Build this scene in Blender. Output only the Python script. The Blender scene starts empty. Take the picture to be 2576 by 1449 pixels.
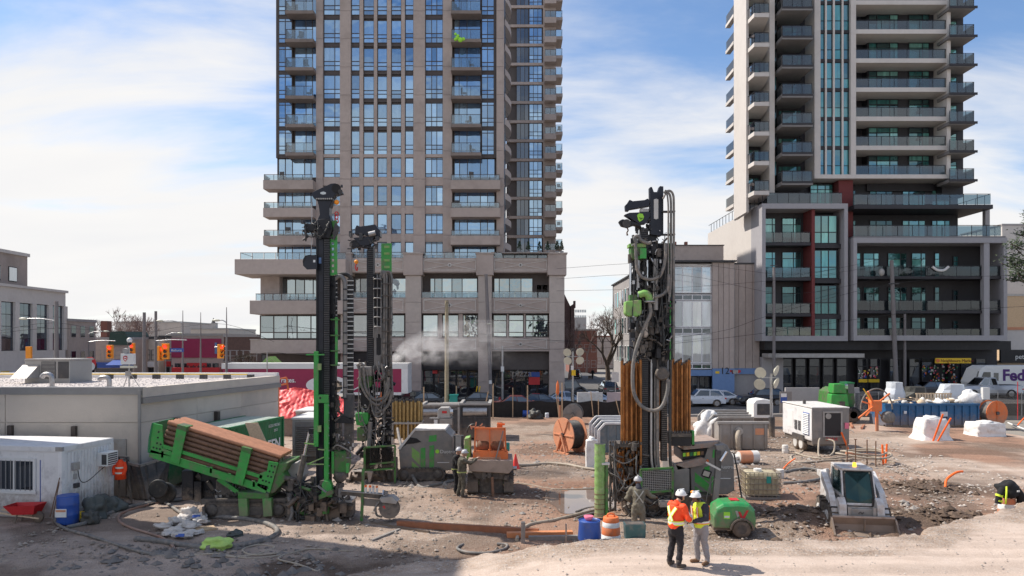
import bpy,math,random
import numpy as np
from mathutils import Vector,Matrix,noise
R=math.radians
rnd=random.Random(7)
sc=bpy.context.scene
COL=sc.collection
# -------- camera
cam_d=bpy.data.cameras.new('camera');cam=bpy.data.objects.new('camera',cam_d);COL.objects.link(cam)
cam.location=(0,0,6.2);cam.rotation_euler=(R(90),0,0)
cam_d.sensor_width=36;cam_d.lens=25.2;cam_d.shift_y=0.0537
cam_d.clip_start=.1;cam_d.clip_end=4000
sc.camera=cam
# -------- world
SUN_EL,SUN_AZ=50,21
W=bpy.data.worlds.new('World');sc.world=W;W.use_nodes=True
def world_nodes():
 nt=W.node_tree;N=nt.nodes;L=nt.links;N.clear()
 out=N.new('ShaderNodeOutputWorld');bg=N.new('ShaderNodeBackground');L.new(bg.outputs[0],out.inputs[0])
 bg.inputs[1].default_value=.086
 sky=N.new('ShaderNodeTexSky');sky.sky_type='NISHITA';sky.sun_disc=False
 sky.sun_elevation=R(SUN_EL);sky.sun_rotation=R(-90+SUN_AZ);sky.altitude=100
 sky.air_density=1.0;sky.dust_density=.1;sky.ozone_density=4.5
 tc=N.new('ShaderNodeTexCoord');sep=N.new('ShaderNodeSeparateXYZ');L.new(tc.outputs['Generated'],sep.inputs[0])
 def math_(op,a,b=None,clamp=False):
  n=N.new('ShaderNodeMath');n.operation=op;n.use_clamp=clamp
  for i,v in enumerate((a,b)):
   if v is None:continue
   if isinstance(v,(int,float)):n.inputs[i].default_value=v
   else:L.new(v,n.inputs[i])
  return n.outputs[0]
 z=math_('ADD',math_('MAXIMUM',sep.outputs[2],0.0),.22)
 u=math_('DIVIDE',sep.outputs[0],z);v=math_('DIVIDE',sep.outputs[1],z)
 cmb=N.new('ShaderNodeCombineXYZ');L.new(u,cmb.inputs[0]);L.new(v,cmb.inputs[1])
 mp=N.new('ShaderNodeMapping');mp.inputs['Rotation'].default_value=(0,0,R(-32));mp.inputs['Scale'].default_value=(.55,1.3,1)
 mp.inputs['Location'].default_value=(3.4,1.1,0)
 L.new(cmb.outputs[0],mp.inputs[0])
 n1=N.new('ShaderNodeTexNoise');n1.inputs['Scale'].default_value=1.9;n1.inputs['Detail'].default_value=9;n1.inputs['Roughness'].default_value=.56;n1.inputs['Distortion'].default_value=.35
 n2=N.new('ShaderNodeTexNoise');n2.inputs['Scale'].default_value=.42;n2.inputs['Detail'].default_value=3
 L.new(mp.outputs[0],n1.inputs['Vector']);L.new(mp.outputs[0],n2.inputs['Vector'])
 s=math_('ADD',math_('MULTIPLY',n1.outputs[0],.95),math_('MULTIPLY',n2.outputs[0],.55))
 low=math_('SUBTRACT',.28,math_('MULTIPLY',math_('MINIMUM',sep.outputs[2],.38),.72))
 s=math_('ADD',s,low)
 s=math_('ADD',s,math_('MULTIPLY',sep.outputs[0],-.14))
 mask=N.new('ShaderNodeMapRange');mask.interpolation_type='SMOOTHSTEP'
 mask.inputs['From Min'].default_value=.65;mask.inputs['From Max'].default_value=1.02
 L.new(s,mask.inputs['Value'])
 n3=N.new('ShaderNodeTexNoise');n3.inputs['Scale'].default_value=2.2;n3.inputs['Detail'].default_value=6;L.new(mp.outputs[0],n3.inputs['Vector'])
 cr=N.new('ShaderNodeMix');cr.data_type='RGBA';L.new(n3.outputs[0],cr.inputs['Factor'])
 cr.inputs['A'].default_value=(4.95,5.0,5.15,1);cr.inputs['B'].default_value=(6.0,5.85,5.65,1)
 mx=N.new('ShaderNodeMix');mx.data_type='RGBA'
 L.new(mask.outputs[0],mx.inputs['Factor']);L.new(sky.outputs[0],mx.inputs['A']);L.new(cr.outputs['Result'],mx.inputs['B'])
 L.new(mx.outputs['Result'],bg.inputs[0])
world_nodes()
# -------- sun, exposure
sun_d=bpy.data.lights.new('sun','SUN');sun=bpy.data.objects.new('sun',sun_d);COL.objects.link(sun)
sun_d.energy=2.9;sun_d.angle=R(.55);sun_d.color=(1,.93,.83)
sdir=Vector((-math.cos(R(SUN_EL))*math.cos(R(SUN_AZ)),math.cos(R(SUN_EL))*math.sin(R(SUN_AZ)),math.sin(R(SUN_EL))))
sun.rotation_euler=sdir.to_track_quat('Z','Y').to_euler();sun.location=sdir*200
vs=sc.view_settings
vs.view_transform='Standard';vs.look='None';vs.exposure=1.0;vs.gamma=1;vs.use_curve_mapping=False
sc.cycles.max_bounces=6;sc.cycles.diffuse_bounces=4;sc.cycles.glossy_bounces=3;sc.cycles.transparent_max_bounces=12
sc.cycles.volume_bounces=1
sc.cycles.use_denoising=True
# -------- picture coordinates -> places
def PX(x,Y):return(x-1288)/1803*Y
def PZ(y,Y):return 6.2-(y-863)/1803*Y
def GY(y,z=0):return(6.2-z)*1803/(y-863)
def PT(x,y,Y):return(PX(x,Y),Y,PZ(y,Y))
def GP(x,y,z=0):
 Y=GY(y,z);return(PX(x,Y),Y,z)
 # -------- materials
MATS={}
def M(name,col,rough=.7,metal=0,var=.12,scale=2.5,bump=0,bscale=60,dirt=None,dscale=1.3,dlo=.5,dhi=.68,spec=.5,coat=0,rvar=.06,emit=0):
 if name in MATS:return MATS[name]
 m=bpy.data.materials.new(name);MATS[name]=m;m.use_nodes=True
 nt=m.node_tree;N=nt.nodes;L=nt.links
 b=N['Principled BSDF']
 b.inputs['Roughness'].default_value=rough;b.inputs['Metallic'].default_value=metal
 b.inputs['Specular IOR Level'].default_value=spec;b.inputs['Coat Weight'].default_value=coat
 tc=N.new('ShaderNodeTexCoord');oi=N.new('ShaderNodeObjectInfo')
 add=N.new('ShaderNodeVectorMath');add.operation='ADD'
 mul=N.new('ShaderNodeMath');mul.operation='MULTIPLY';mul.inputs[1].default_value=57
 L.new(oi.outputs['Random'],mul.inputs[0]);L.new(tc.outputs['Object'],add.inputs[0]);L.new(mul.outputs[0],add.inputs[1])
 n=N.new('ShaderNodeTexNoise');n.inputs['Scale'].default_value=scale;n.inputs['Detail'].default_value=6;n.inputs['Roughness'].default_value=.6
 L.new(add.outputs[0],n.inputs['Vector'])
 mr=N.new('ShaderNodeMapRange');mr.inputs['From Min'].default_value=.25;mr.inputs['From Max'].default_value=.75
 mr.inputs['To Min'].default_value=1-var;mr.inputs['To Max'].default_value=1+var;L.new(n.outputs[0],mr.inputs['Value'])
 rv=N.new('ShaderNodeMapRange');rv.inputs['To Min'].default_value=1-rvar;rv.inputs['To Max'].default_value=1+rvar
 L.new(oi.outputs['Random'],rv.inputs['Value'])
 mm=N.new('ShaderNodeMath');mm.operation='MULTIPLY';L.new(mr.outputs[0],mm.inputs[0]);L.new(rv.outputs[0],mm.inputs[1])
 vm=N.new('ShaderNodeVectorMath');vm.operation='SCALE';vm.inputs[0].default_value=col[:3];L.new(mm.outputs[0],vm.inputs['Scale'])
 cur=vm.outputs[0]
 if dirt:
  n2=N.new('ShaderNodeTexNoise');n2.inputs['Scale'].default_value=dscale;n2.inputs['Detail'].default_value=8;n2.inputs['Roughness'].default_value=.65
  L.new(add.outputs[0],n2.inputs['Vector'])
  r2=N.new('ShaderNodeMapRange');r2.inputs['From Min'].default_value=dlo;r2.inputs['From Max'].default_value=dhi
  r2.inputs['To Max'].default_value=dirt[3]if len(dirt)>3 else .8;L.new(n2.outputs[0],r2.inputs['Value'])
  mx=N.new('ShaderNodeMix');mx.data_type='RGBA';L.new(r2.outputs[0],mx.inputs['Factor']);L.new(cur,mx.inputs['A'])
  mx.inputs['B'].default_value=(*dirt[:3],1);cur=mx.outputs['Result']
 if name in MUDDY:
  ge=N.new('ShaderNodeNewGeometry');sz=N.new('ShaderNodeSeparateXYZ');L.new(ge.outputs['Position'],sz.inputs[0])
  nm=N.new('ShaderNodeTexNoise');nm.inputs['Scale'].default_value=4.5;nm.inputs['Detail'].default_value=7;nm.inputs['Roughness'].default_value=.7;L.new(ge.outputs['Position'],nm.inputs['Vector'])
  mz=N.new('ShaderNodeMath');mz.operation='MULTIPLY_ADD';mz.inputs[1].default_value=-2.1;L.new(nm.outputs[0],mz.inputs[0]);L.new(sz.outputs[2],mz.inputs[2])
  mm2=N.new('ShaderNodeMapRange');mm2.inputs['From Min'].default_value=-.75;mm2.inputs['From Max'].default_value=.0;mm2.inputs['To Min'].default_value=.62;mm2.inputs['To Max'].default_value=0;L.new(mz.outputs[0],mm2.inputs['Value'])
  mq=N.new('ShaderNodeMix');mq.data_type='RGBA';L.new(mm2.outputs[0],mq.inputs['Factor']);L.new(cur,mq.inputs['A']);mq.inputs['B'].default_value=(.27,.205,.155,1);cur=mq.outputs['Result']
 L.new(cur,b.inputs['Base Color'])
 if bump:
  n3=N.new('ShaderNodeTexNoise');n3.inputs['Scale'].default_value=bscale;n3.inputs['Detail'].default_value=4;L.new(add.outputs[0],n3.inputs['Vector'])
  bp=N.new('ShaderNodeBump');bp.inputs['Strength'].default_value=bump;bp.inputs['Distance'].default_value=.02
  L.new(n3.outputs[0],bp.inputs['Height']);L.new(bp.outputs[0],b.inputs['Normal'])
 if emit:
  L.new(cur,b.inputs['Emission Color']);b.inputs['Emission Strength'].default_value=emit
 return m
MUDDY={'green','grey_paint','loader_white','green_gloss','black_rubber','tyre','white_paint','grey_light','dark_grey','orange','black_steel','trousers_dark','green_dark','coverall','bucket_steel','net_green','slurry_grey','blue_steel'}
def glass(name,cols,refl=.35,tint=(.8,.9,1),rough=.02,wave=.02,wscale=.5):
 """Window glass seen from outside: dark room, blind or curtain behind a reflecting pane; each pane its own tone."""
 if name in MATS:return MATS[name]
 m=bpy.data.materials.new(name);MATS[name]=m;m.use_nodes=True
 nt=m.node_tree;N=nt.nodes;L=nt.links;N.clear()
 out=N.new('ShaderNodeOutputMaterial');mix=N.new('ShaderNodeMixShader');L.new(mix.outputs[0],out.inputs[0])
 oi=N.new('ShaderNodeObjectInfo');cr=N.new('ShaderNodeValToRGB');cr.color_ramp.interpolation='CONSTANT'
 el=cr.color_ramp.elements
 while len(el)>1:el.remove(el[-1])
 for i,c in enumerate(cols):
  e=el[0]if i==0 else el.new(i/len(cols));e.position=i/len(cols);e.color=(*c,1)
 L.new(oi.outputs['Random'],cr.inputs[0])
 tc=N.new('ShaderNodeTexCoord');geo=N.new('ShaderNodeNewGeometry')
 n0=N.new('ShaderNodeTexNoise');n0.inputs['Scale'].default_value=.9;n0.inputs['Detail'].default_value=3
 mpn=N.new('ShaderNodeMapping');mpn.inputs['Scale'].default_value=(3,3,.35);L.new(geo.outputs['Position'],mpn.inputs[0]);L.new(mpn.outputs[0],n0.inputs['Vector'])
 mr=N.new('ShaderNodeMapRange');mr.inputs['From Min'].default_value=.3;mr.inputs['From Max'].default_value=.7;mr.inputs['To Min'].default_value=.55;mr.inputs['To Max'].default_value=1.4;L.new(n0.outputs[0],mr.inputs['Value'])
 vm=N.new('ShaderNodeVectorMath');vm.operation='SCALE';L.new(cr.outputs[0],vm.inputs[0]);L.new(mr.outputs[0],vm.inputs['Scale'])
 d=N.new('ShaderNodeBsdfDiffuse');L.new(vm.outputs[0],d.inputs[0])
 g=N.new('ShaderNodeBsdfGlossy');g.inputs['Roughness'].default_value=rough;g.inputs[0].default_value=(*tint,1)
 fr=N.new('ShaderNodeFresnel');fr.inputs[0].default_value=1.5
 ad=N.new('ShaderNodeMath');ad.operation='ADD';ad.use_clamp=True;ad.inputs[1].default_value=refl;L.new(fr.outputs[0],ad.inputs[0])
 rr=N.new('ShaderNodeMath');rr.operation='MULTIPLY';rr.inputs[1].default_value=7.31;L.new(oi.outputs['Random'],rr.inputs[0]);r2=N.new('ShaderNodeMath');r2.operation='FRACT';L.new(rr.outputs[0],r2.inputs[0])
 r3=N.new('ShaderNodeMapRange');r3.inputs['To Min'].default_value=refl*.65;r3.inputs['To Max'].default_value=refl*1.3;L.new(r2.outputs[0],r3.inputs['Value']);L.new(r3.outputs[0],ad.inputs[1])
 nn=N.new('ShaderNodeTexNoise');nn.inputs['Scale'].default_value=wscale;L.new(geo.outputs['Position'],nn.inputs['Vector'])
 bp=N.new('ShaderNodeBump');bp.inputs['Strength'].default_value=wave;bp.inputs['Distance'].default_value=.5;L.new(nn.outputs[0],bp.inputs['Height'])
 L.new(bp.outputs[0],g.inputs['Normal'])
 L.new(ad.outputs[0],mix.inputs[0]);L.new(d.outputs[0],mix.inputs[1]);L.new(g.outputs[0],mix.inputs[2])
 return m
def clearglass(name,tint=(.75,.85,.85),dens=.35,col=(.4,.5,.52),refl=.12):
 if name in MATS:return MATS[name]
 m=bpy.data.materials.new(name);MATS[name]=m;m.use_nodes=True
 nt=m.node_tree;N=nt.nodes;L=nt.links;N.clear()
 out=N.new('ShaderNodeOutputMaterial');m1=N.new('ShaderNodeMixShader');m2=N.new('ShaderNodeMixShader')
 t=N.new('ShaderNodeBsdfTransparent');t.inputs[0].default_value=(*tint,1)
 d=N.new('ShaderNodeBsdfDiffuse');d.inputs[0].default_value=(*col,1)
 g=N.new('ShaderNodeBsdfGlossy');g.inputs['Roughness'].default_value=.03
 oi=N.new('ShaderNodeObjectInfo');mr=N.new('ShaderNodeMapRange');mr.inputs['To Min'].default_value=dens*.7;mr.inputs['To Max'].default_value=dens*1.3
 L.new(oi.outputs['Random'],mr.inputs['Value'])
 L.new(mr.outputs[0],m1.inputs[0]);L.new(t.outputs[0],m1.inputs[1]);L.new(d.outputs[0],m1.inputs[2])
 fr=N.new('ShaderNodeFresnel');fr.inputs[0].default_value=1.45
 ad=N.new('ShaderNodeMath');ad.operation='ADD';ad.use_clamp=True;ad.inputs[1].default_value=refl;L.new(fr.outputs[0],ad.inputs[0])
 L.new(ad.outputs[0],m2.inputs[0]);L.new(m1.outputs[0],m2.inputs[1]);L.new(g.outputs[0],m2.inputs[2]);L.new(m2.outputs[0],out.inputs[0])
 return m
MUD=(.22,.17,.13)
def setup_mats():
 M('stone',(.43,.36,.325),.85,var=.08,bump=.15,bscale=25,dirt=(.29,.235,.205,.55),dscale=.35)
 M('stone_light',(.47,.41,.37),.85,var=.08,bump=.15,bscale=25,dirt=(.32,.28,.26,.5),dscale=.3)
 M('slab_brown',(.23,.19,.17),.85,var=.08,dirt=(.15,.125,.11,.6),dscale=.6)
 M('bronze',(.075,.06,.055),.45,.3,var=.1)
 M('core',(.10,.085,.08),.8)
 M('slab_grey',(.22,.21,.21),.8,var=.08)
 M('white_conc',(.60,.56,.53),.75,var=.05,dirt=(.5,.46,.43,.5),dscale=.3)
 M('grey_conc',(.36,.34,.34),.8,var=.07,dirt=(.28,.26,.26,.5),dscale=.4)
 M('soffit',(.40,.38,.37),.85,var=.05)
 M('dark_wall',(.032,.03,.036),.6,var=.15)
 M('dark_frame',(.02,.02,.025),.4,.3)
 M('red_brick',(.16,.035,.035),.8,var=.15,scale=6)
 M('brick',(.24,.10,.075),.85,var=.2,scale=5)
 M('beige_wall',(.56,.495,.43),.85,var=.05,scale=1.2,bump=.3,bscale=18,dirt=(.40,.365,.33,.6),dscale=.5)
 M('flashing',(.30,.29,.285),.5,.4,var=.08)
 M('white_paint',(.78,.77,.77),.5,var=.06,dirt=(.42,.41,.43,.7),dscale=2.2,dlo=.52,dhi=.75)
 M('white_clean',(.74,.74,.73),.45,var=.04)
 M('green',(.045,.33,.06),.45,var=.18,dirt=(.17,.16,.10,.75),dscale=3.4,dlo=.50,dhi=.68)
 M('green_muddy',(.045,.20,.035),.55,var=.2,dirt=(.13,.115,.08,.9),dscale=3.5,dlo=.42,dhi=.6)
 M('green_dark',(.015,.17,.06),.45,var=.1,dirt=(.05,.12,.06,.6),dscale=1.2)
 M('green_pale',(.20,.42,.10),.6,var=.2,dirt=(.30,.28,.17,.8),dscale=4,dlo=.45,dhi=.62)
 M('lime',(.35,.75,.06),.6,var=.1)
 M('black_steel',(.016,.016,.02),.45,.3,var=.3,dirt=(.08,.065,.055,.5),dscale=5,dlo=.58,dhi=.75)
 M('black_rubber',(.022,.022,.024),.75,var=.25,dirt=(.14,.115,.095,.7),dscale=5,dlo=.52,dhi=.72)
 M('navy_steel',(.02,.022,.032),.35,.4,var=.2)
 M('mud_steel',(.11,.095,.085),.7,.2,var=.35,scale=7,bump=.5,bscale=40,dirt=(.22,.18,.145,.9),dscale=4)
 M('steel',(.42,.42,.43),.38,.8,var=.12,dirt=(.25,.21,.18,.6),dscale=5)
 M('chrome',(.62,.63,.66),.18,.95,var=.05)
 M('grey_paint',(.21,.20,.195),.5,.1,var=.1,dirt=(.30,.26,.225,.75),dscale=2.5,dlo=.45,dhi=.75)
 M('grey_light',(.38,.365,.35),.55,.1,var=.1,dirt=(.3,.26,.22,.7),dscale=3)
 M('dark_grey',(.06,.06,.065),.55,.2,var=.2,dirt=(.15,.125,.11,.6),dscale=3)
 M('hose',(.15,.145,.14),.65,var=.3,scale=6,dirt=(.30,.25,.21,.8),dscale=5,dlo=.45,dhi=.65)
 M('hose_tan',(.40,.34,.27),.7,var=.2,dirt=(.22,.18,.14,.8),dscale=5)
 M('hose_black',(.03,.03,.03),.5,var=.3,dirt=(.12,.10,.085,.6),dscale=7)
 M('orange',(.72,.17,.045),.55,var=.12,dirt=(.45,.22,.12,.6),dscale=4)
 M('orange_faded',(.62,.27,.15),.6,var=.1,dirt=(.42,.24,.16,.7),dscale=4)
 M('orange_bright',(.95,.16,.02),.55,var=.06)
 M('pipe_orange',(.36,.15,.045),.38,.5,var=.45,scale=3,dirt=(.12,.05,.02,.8),dscale=5,dlo=.45,dhi=.7)
 M('rust',(.20,.115,.075),.7,.25,var=.25,scale=5,dirt=(.35,.18,.11,.6),dscale=7)
 M('rust_sunlit',(.46,.22,.13),.65,.3,var=.2,scale=5)
 M('blue_steel',(.02,.115,.27),.5,.1,var=.15,dirt=(.03,.06,.12,.7),dscale=2.5)
 M('blue_plastic',(.025,.085,.36),.4,var=.1,dirt=(.10,.12,.22,.5),dscale=4)
 M('blue_wall',(.16,.26,.47),.8,var=.08)
 M('teal',(.02,.30,.25),.5)
 M('wood',(.50,.36,.23),.75,var=.25,scale=9)
 M('wood_pale',(.60,.46,.32),.75,var=.18,scale=12)
 M('wood_grey',(.27,.245,.225),.85,var=.2,scale=9,bump=.3,bscale=30)
 M('wood_pole',(.33,.28,.19),.85,var=.2,scale=6)
 M('bag',(.62,.60,.575),.7,var=.1,dirt=(.42,.36,.31,.6),dscale=4,bump=.4,bscale=14)
 M('bag_white',(.74,.73,.72),.65,var=.08,bump=1,bscale=7,dirt=(.50,.44,.39,.7),dscale=3)
 M('wrap',(.62,.66,.72),.25,var=.08,bump=.6,bscale=14)
 M('red',(.55,.03,.035),.5,var=.1)
 M('maroon',(.30,.018,.075),.45,var=.08,dirt=(.22,.02,.06,.5),dscale=.6)
 M('tarp',(.78,.085,.085),.5,var=.15,scale=2,bump=1,bscale=4)
 M('pink',(.80,.18,.28),.5)
 M('yellow',(.80,.52,.02),.5,var=.05)
 M('asphalt',(.105,.10,.10),.9,var=.15,scale=.6,bump=.3,bscale=30,dirt=(.16,.15,.145,.6),dscale=.25)
 M('sidewalk',(.34,.31,.29),.9,var=.1,scale=.8)
 M('tyre',(.02,.02,.021),.85,var=.3,dirt=(.20,.165,.135,.7),dscale=6)
 M('rim',(.45,.45,.46),.35,.7)
 M('fabric_black',(.012,.012,.014),.9,var=.3)
 M('skin',(.42,.24,.17),.55,var=.08)
 M('skin_dark',(.16,.085,.06),.55,var=.08)
 M('bark',(.10,.075,.06),.9,var=.3,scale=8)
 M('bark_pale',(.23,.16,.14),.9,var=.3,scale=8)
 M('gravel_roof',(.50,.455,.435),.95,var=.25,scale=16,bump=.8,bscale=22)
 M('signal_orange',(.95,.32,.02),.5)
 M('hvac',(.33,.33,.325),.5,.3,var=.06)
 M('lamp_white',(.60,.585,.48),.4)
 glass('tower_glass',[(.03,.085,.20),(.018,.05,.14),(.045,.11,.24),(.08,.15,.26),(.03,.075,.19),(.17,.24,.32),(.02,.05,.15)],.48,(.55,.78,1.0),wave=.035)
 glass('teal_glass',[(.02,.13,.125),(.012,.045,.05),(.14,.40,.35),(.02,.03,.038),(.20,.44,.38),(.03,.13,.135)],.20,(.55,.92,.92),wave=.02)
 glass('teal_dark',[(.012,.035,.04),(.01,.02,.028),(.05,.17,.165),(.01,.015,.02),(.07,.20,.18)],.09,(.5,.8,.85),wave=.02)
 glass('slit_glass',[(.03,.16,.18),(.02,.06,.09),(.05,.24,.25),(.02,.09,.12)],.20,(.6,.92,.95),wave=.02)
 glass('podium_glass',[(.10,.13,.14),(.04,.05,.06),(.22,.24,.24),(.07,.09,.10),(.15,.18,.19),(.03,.04,.05)],.42,(.82,.93,.95),wave=.045,wscale=.9)
 glass('office_glass',[(.32,.34,.35),(.20,.23,.26),(.40,.38,.35),(.12,.14,.16),(.35,.37,.40)],.28,(.9,.95,1))
 glass('shop_glass',[(.03,.03,.035),(.05,.05,.05),(.02,.02,.025)],.08)
 glass('car_glass',[(.015,.018,.02)],.12,(.8,.9,1))
 clearglass('balcony_glass',(.74,.86,.92),.12,(.24,.36,.44),.10)
 clearglass('balcony_grey',(.58,.68,.70),.26,(.085,.095,.11),.06)
 clearglass('balcony_dark',(.50,.58,.60),.32,(.035,.042,.05),.03)
setup_mats()
# -------- mesh builder
AW={}
MESH={}
def mat(m):return MATS[m]if isinstance(m,str)else m
class MB:
 def __init__(s):s.v=[];s.f=[];s.sm=[]
 def add(s,vs,fs,smooth=False):
  k=len(s.v);s.v.extend([tuple(p)for p in vs]);s.f.extend([tuple(i+k for i in f)for f in fs]);s.sm.extend([smooth]*len(fs));return s
 def bx(s,x0,x1,y0,y1,z0,z1):
  return s.add([(x0,y0,z0),(x1,y0,z0),(x1,y1,z0),(x0,y1,z0),(x0,y0,z1),(x1,y0,z1),(x1,y1,z1),(x0,y1,z1)],[(0,3,2,1),(4,5,6,7),(0,1,5,4),(1,2,6,5),(2,3,7,6),(3,0,4,7)])
 def box(s,c,d,rx=0,ry=0,rz=0):
  m=Matrix.Translation(c)@Matrix.Rotation(rz,4,'Z')@Matrix.Rotation(ry,4,'Y')@Matrix.Rotation(rx,4,'X')
  h=[x/2 for x in d]
  P=[m@Vector((a*h[0],b*h[1],e*h[2]))for e in(-1,1)for a,b in((-1,-1),(1,-1),(1,1),(-1,1))]
  return s.add(P,[(0,3,2,1),(4,5,6,7),(0,1,5,4),(1,2,6,5),(2,3,7,6),(3,0,4,7)])
 def frame_of(s,p0,p1):
  a=Vector(p0);b=Vector(p1);d=(b-a).normalized()
  up=Vector((0,0,1))if abs(d.z)<.95 else Vector((0,1,0))
  u=d.cross(up).normalized();return a,b,u,u.cross(d)
 def bar(s,p0,p1,w,h=None):
  h=h or w;a,b,u,v=s.frame_of(p0,p1)
  P=[q+u*(i*w/2)+v*(j*h/2)for q in(a,b)for i,j in((-1,-1),(1,-1),(1,1),(-1,1))]
  return s.add(P,[(0,3,2,1),(4,5,6,7),(0,1,5,4),(1,2,6,5),(2,3,7,6),(3,0,4,7)])
 def cyl(s,p0,p1,r,r2=None,n=12,cap=True):
  r2=r if r2 is None else r2;a,b,u,v=s.frame_of(p0,p1)
  P=[q+(u*math.cos(2*math.pi*i/n)+v*math.sin(2*math.pi*i/n))*rr for q,rr in((a,r),(b,r2))for i in range(n)]
  s.add(P,[(i,(i+1)%n,n+(i+1)%n,n+i)for i in range(n)],True)
  if cap:s.add(P,[tuple(range(n))[::-1],tuple(range(n,2*n))])
  return s
 def tube(s,pts,r,n=6,smooth=4,cap=True):
  pts=[Vector(p)for p in pts]
  if smooth and len(pts)>2:
   q=[pts[0]]+pts+[pts[-1]];o=[]
   for i in range(1,len(q)-2):
    a,b,c,d=q[i-1:i+3]
    for k in range(smooth):
     t=k/smooth
     o.append(.5*((2*b)+(c-a)*t+(2*a-5*b+4*c-d)*t*t+(3*b-a-3*c+d)*t**3))
   o.append(pts[-1]);pts=o
  rings=[];up=None
  for i,p in enumerate(pts):
   d=(pts[min(i+1,len(pts)-1)]-pts[max(i-1,0)])
   d=d.normalized()if d.length>1e-9 else Vector((0,0,1))
   if up is None:up=d.cross(Vector((.3,.9,.2))).normalized()
   up=(up-d*up.dot(d));up=up.normalized()if up.length>1e-6 else d.orthogonal().normalized()
   w=d.cross(up);rr=r[min(i,len(r)-1)]if isinstance(r,(list,tuple))else r
   rings.append([p+(up*math.cos(2*math.pi*k/n)+w*math.sin(2*math.pi*k/n))*rr for k in range(n)])
  P=[p for g in rings for p in g];F=[]
  for i in range(len(rings)-1):
   for k in range(n):
    F.append((i*n+k,i*n+(k+1)%n,(i+1)*n+(k+1)%n,(i+1)*n+k))
  s.add(P,F,True)
  if cap:s.add(P,[tuple(range(n))[::-1],tuple(range(len(P)-n,len(P)))])
  return s
 def lathe(s,prof,c=(0,0,0),n=20,axis='z',smooth=True):
  P=[]
  for r,h in prof:
   for i in range(n):
    a=2*math.pi*i/n;x,y=r*math.cos(a),r*math.sin(a)
    P.append({'z':(c[0]+x,c[1]+y,c[2]+h),'x':(c[0]+h,c[1]+x,c[2]+y),'y':(c[0]+x,c[1]+h,c[2]+y)}[axis])
  F=[(j*n+i,j*n+(i+1)%n,(j+1)*n+(i+1)%n,(j+1)*n+i)for j in range(len(prof)-1)for i in range(n)]
  s.add(P,F,smooth)
  caps=[]
  if prof[0][0]>1e-4:caps.append(tuple(range(n))[::-1])
  if prof[-1][0]>1e-4:caps.append(tuple(range(len(P)-n,len(P))))
  if caps:s.add(P,caps)
  return s
 def prism(s,poly,a0,a1,axis='y'):
  n=len(poly);P=[]
  for a in(a0,a1):
   for p,q in poly:P.append({'x':(a,p,q),'y':(p,a,q),'z':(p,q,a)}[axis])
  return s.add(P,[tuple(range(n)),tuple(range(n,2*n))[::-1]]+[(i,n+i,n+(i+1)%n,(i+1)%n)for i in range(n)])
 def ell(s,c,r,n=14,m=8,jit=0,seed=0):
  P=[];q=random.Random(seed)
  for j in range(m+1):
   t=math.pi*j/m
   for i in range(n):
    a=2*math.pi*i/n;k=1+(noise.noise(Vector((math.sin(t)*math.cos(a)*1.7+seed,math.sin(t)*math.sin(a)*1.7,math.cos(t)*1.7)))*jit if jit else 0)
    P.append((c[0]+r[0]*k*math.sin(t)*math.cos(a),c[1]+r[1]*k*math.sin(t)*math.sin(a),c[2]+r[2]*k*math.cos(t)))
  return s.add(P,[(j*n+i,(j+1)*n+i,(j+1)*n+(i+1)%n,j*n+(i+1)%n)for j in range(m)for i in range(n)],True)
 def pb(s,x0,x1,y0,y1,Y,d):return s.bx(PX(x0,Y),PX(x1,Y),Y,Y+d,PZ(y1,Y),PZ(y0,Y))
 def pp(s,pts,Y,d):return s.prism([(PX(x,Y),PZ(y,Y))for x,y in pts],Y,Y+d,'y')
 def pt(s,pts,Y,r,n=6,smooth=4):return s.tube([PT(p[0],p[1],Y+(p[2]if len(p)>2 else 0))for p in pts],r,n,smooth)
 def mesh(s,name):
  me=bpy.data.meshes.new(name);me.from_pydata(s.v,[],s.f);me.update()
  if any(s.sm):me.polygons.foreach_set('use_smooth',s.sm)
  return me
 def build(s,name,m,parent=None,loc=(0,0,0),bevel=0,kind=None,label=None):
  me=s.mesh(name);me.materials.append(mat(m));return link(name,me,parent,loc,bevel,kind,label)
def fixn(me):
 import bmesh
 b=bmesh.new();b.from_mesh(me);bmesh.ops.recalc_face_normals(b,faces=b.faces);b.to_mesh(me);b.free()
def link(name,me,parent=None,loc=(0,0,0),bevel=0,kind=None,label=None,rot=None):
 o=bpy.data.objects.new(name,me);COL.objects.link(o);o.location=loc
 if rot:o.rotation_euler=rot
 AW[o]=Matrix.Translation(loc)@(o.rotation_euler.to_matrix().to_4x4()if rot else Matrix())
 if parent is not None:
  o.parent=parent;o.matrix_parent_inverse=AW[parent].inverted()
 if bevel:
  b=o.modifiers.new('bevel','BEVEL');b.width=bevel;b.segments=2;b.limit_method='ANGLE';b.angle_limit=R(40)
 if kind:o['kind']=kind
 if label:o['label']=label
 return o
def tag(o,label,cat,group=None):
 o['label']=label;o['category']=cat
 if group:o['group']=group
 return o
def thing(name,label,cat,loc=(0,0,0),group=None):
 o=bpy.data.objects.new(name,None);COL.objects.link(o);o.location=loc;o.empty_display_size=.3
 AW[o]=Matrix.Translation(loc);return tag(o,label,cat,group)
def place(o,loc,rz=0,sc_=None):
 o.location=loc;o.rotation_euler=(0,0,rz)
 if sc_:o.scale=(sc_,)*3
 return o
KIDS={}
def kids(o):return[c for c in COL.objects if c.parent==o]
def copy_tree(o,parent=None):
 c=o.copy();COL.objects.link(c)
 if parent is not None:c.parent=parent;c.matrix_parent_inverse=o.matrix_parent_inverse.copy()
 AW[c]=AW.get(o,Matrix())
 for ch in o.children:copy_tree(ch,c)
 return c
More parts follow.
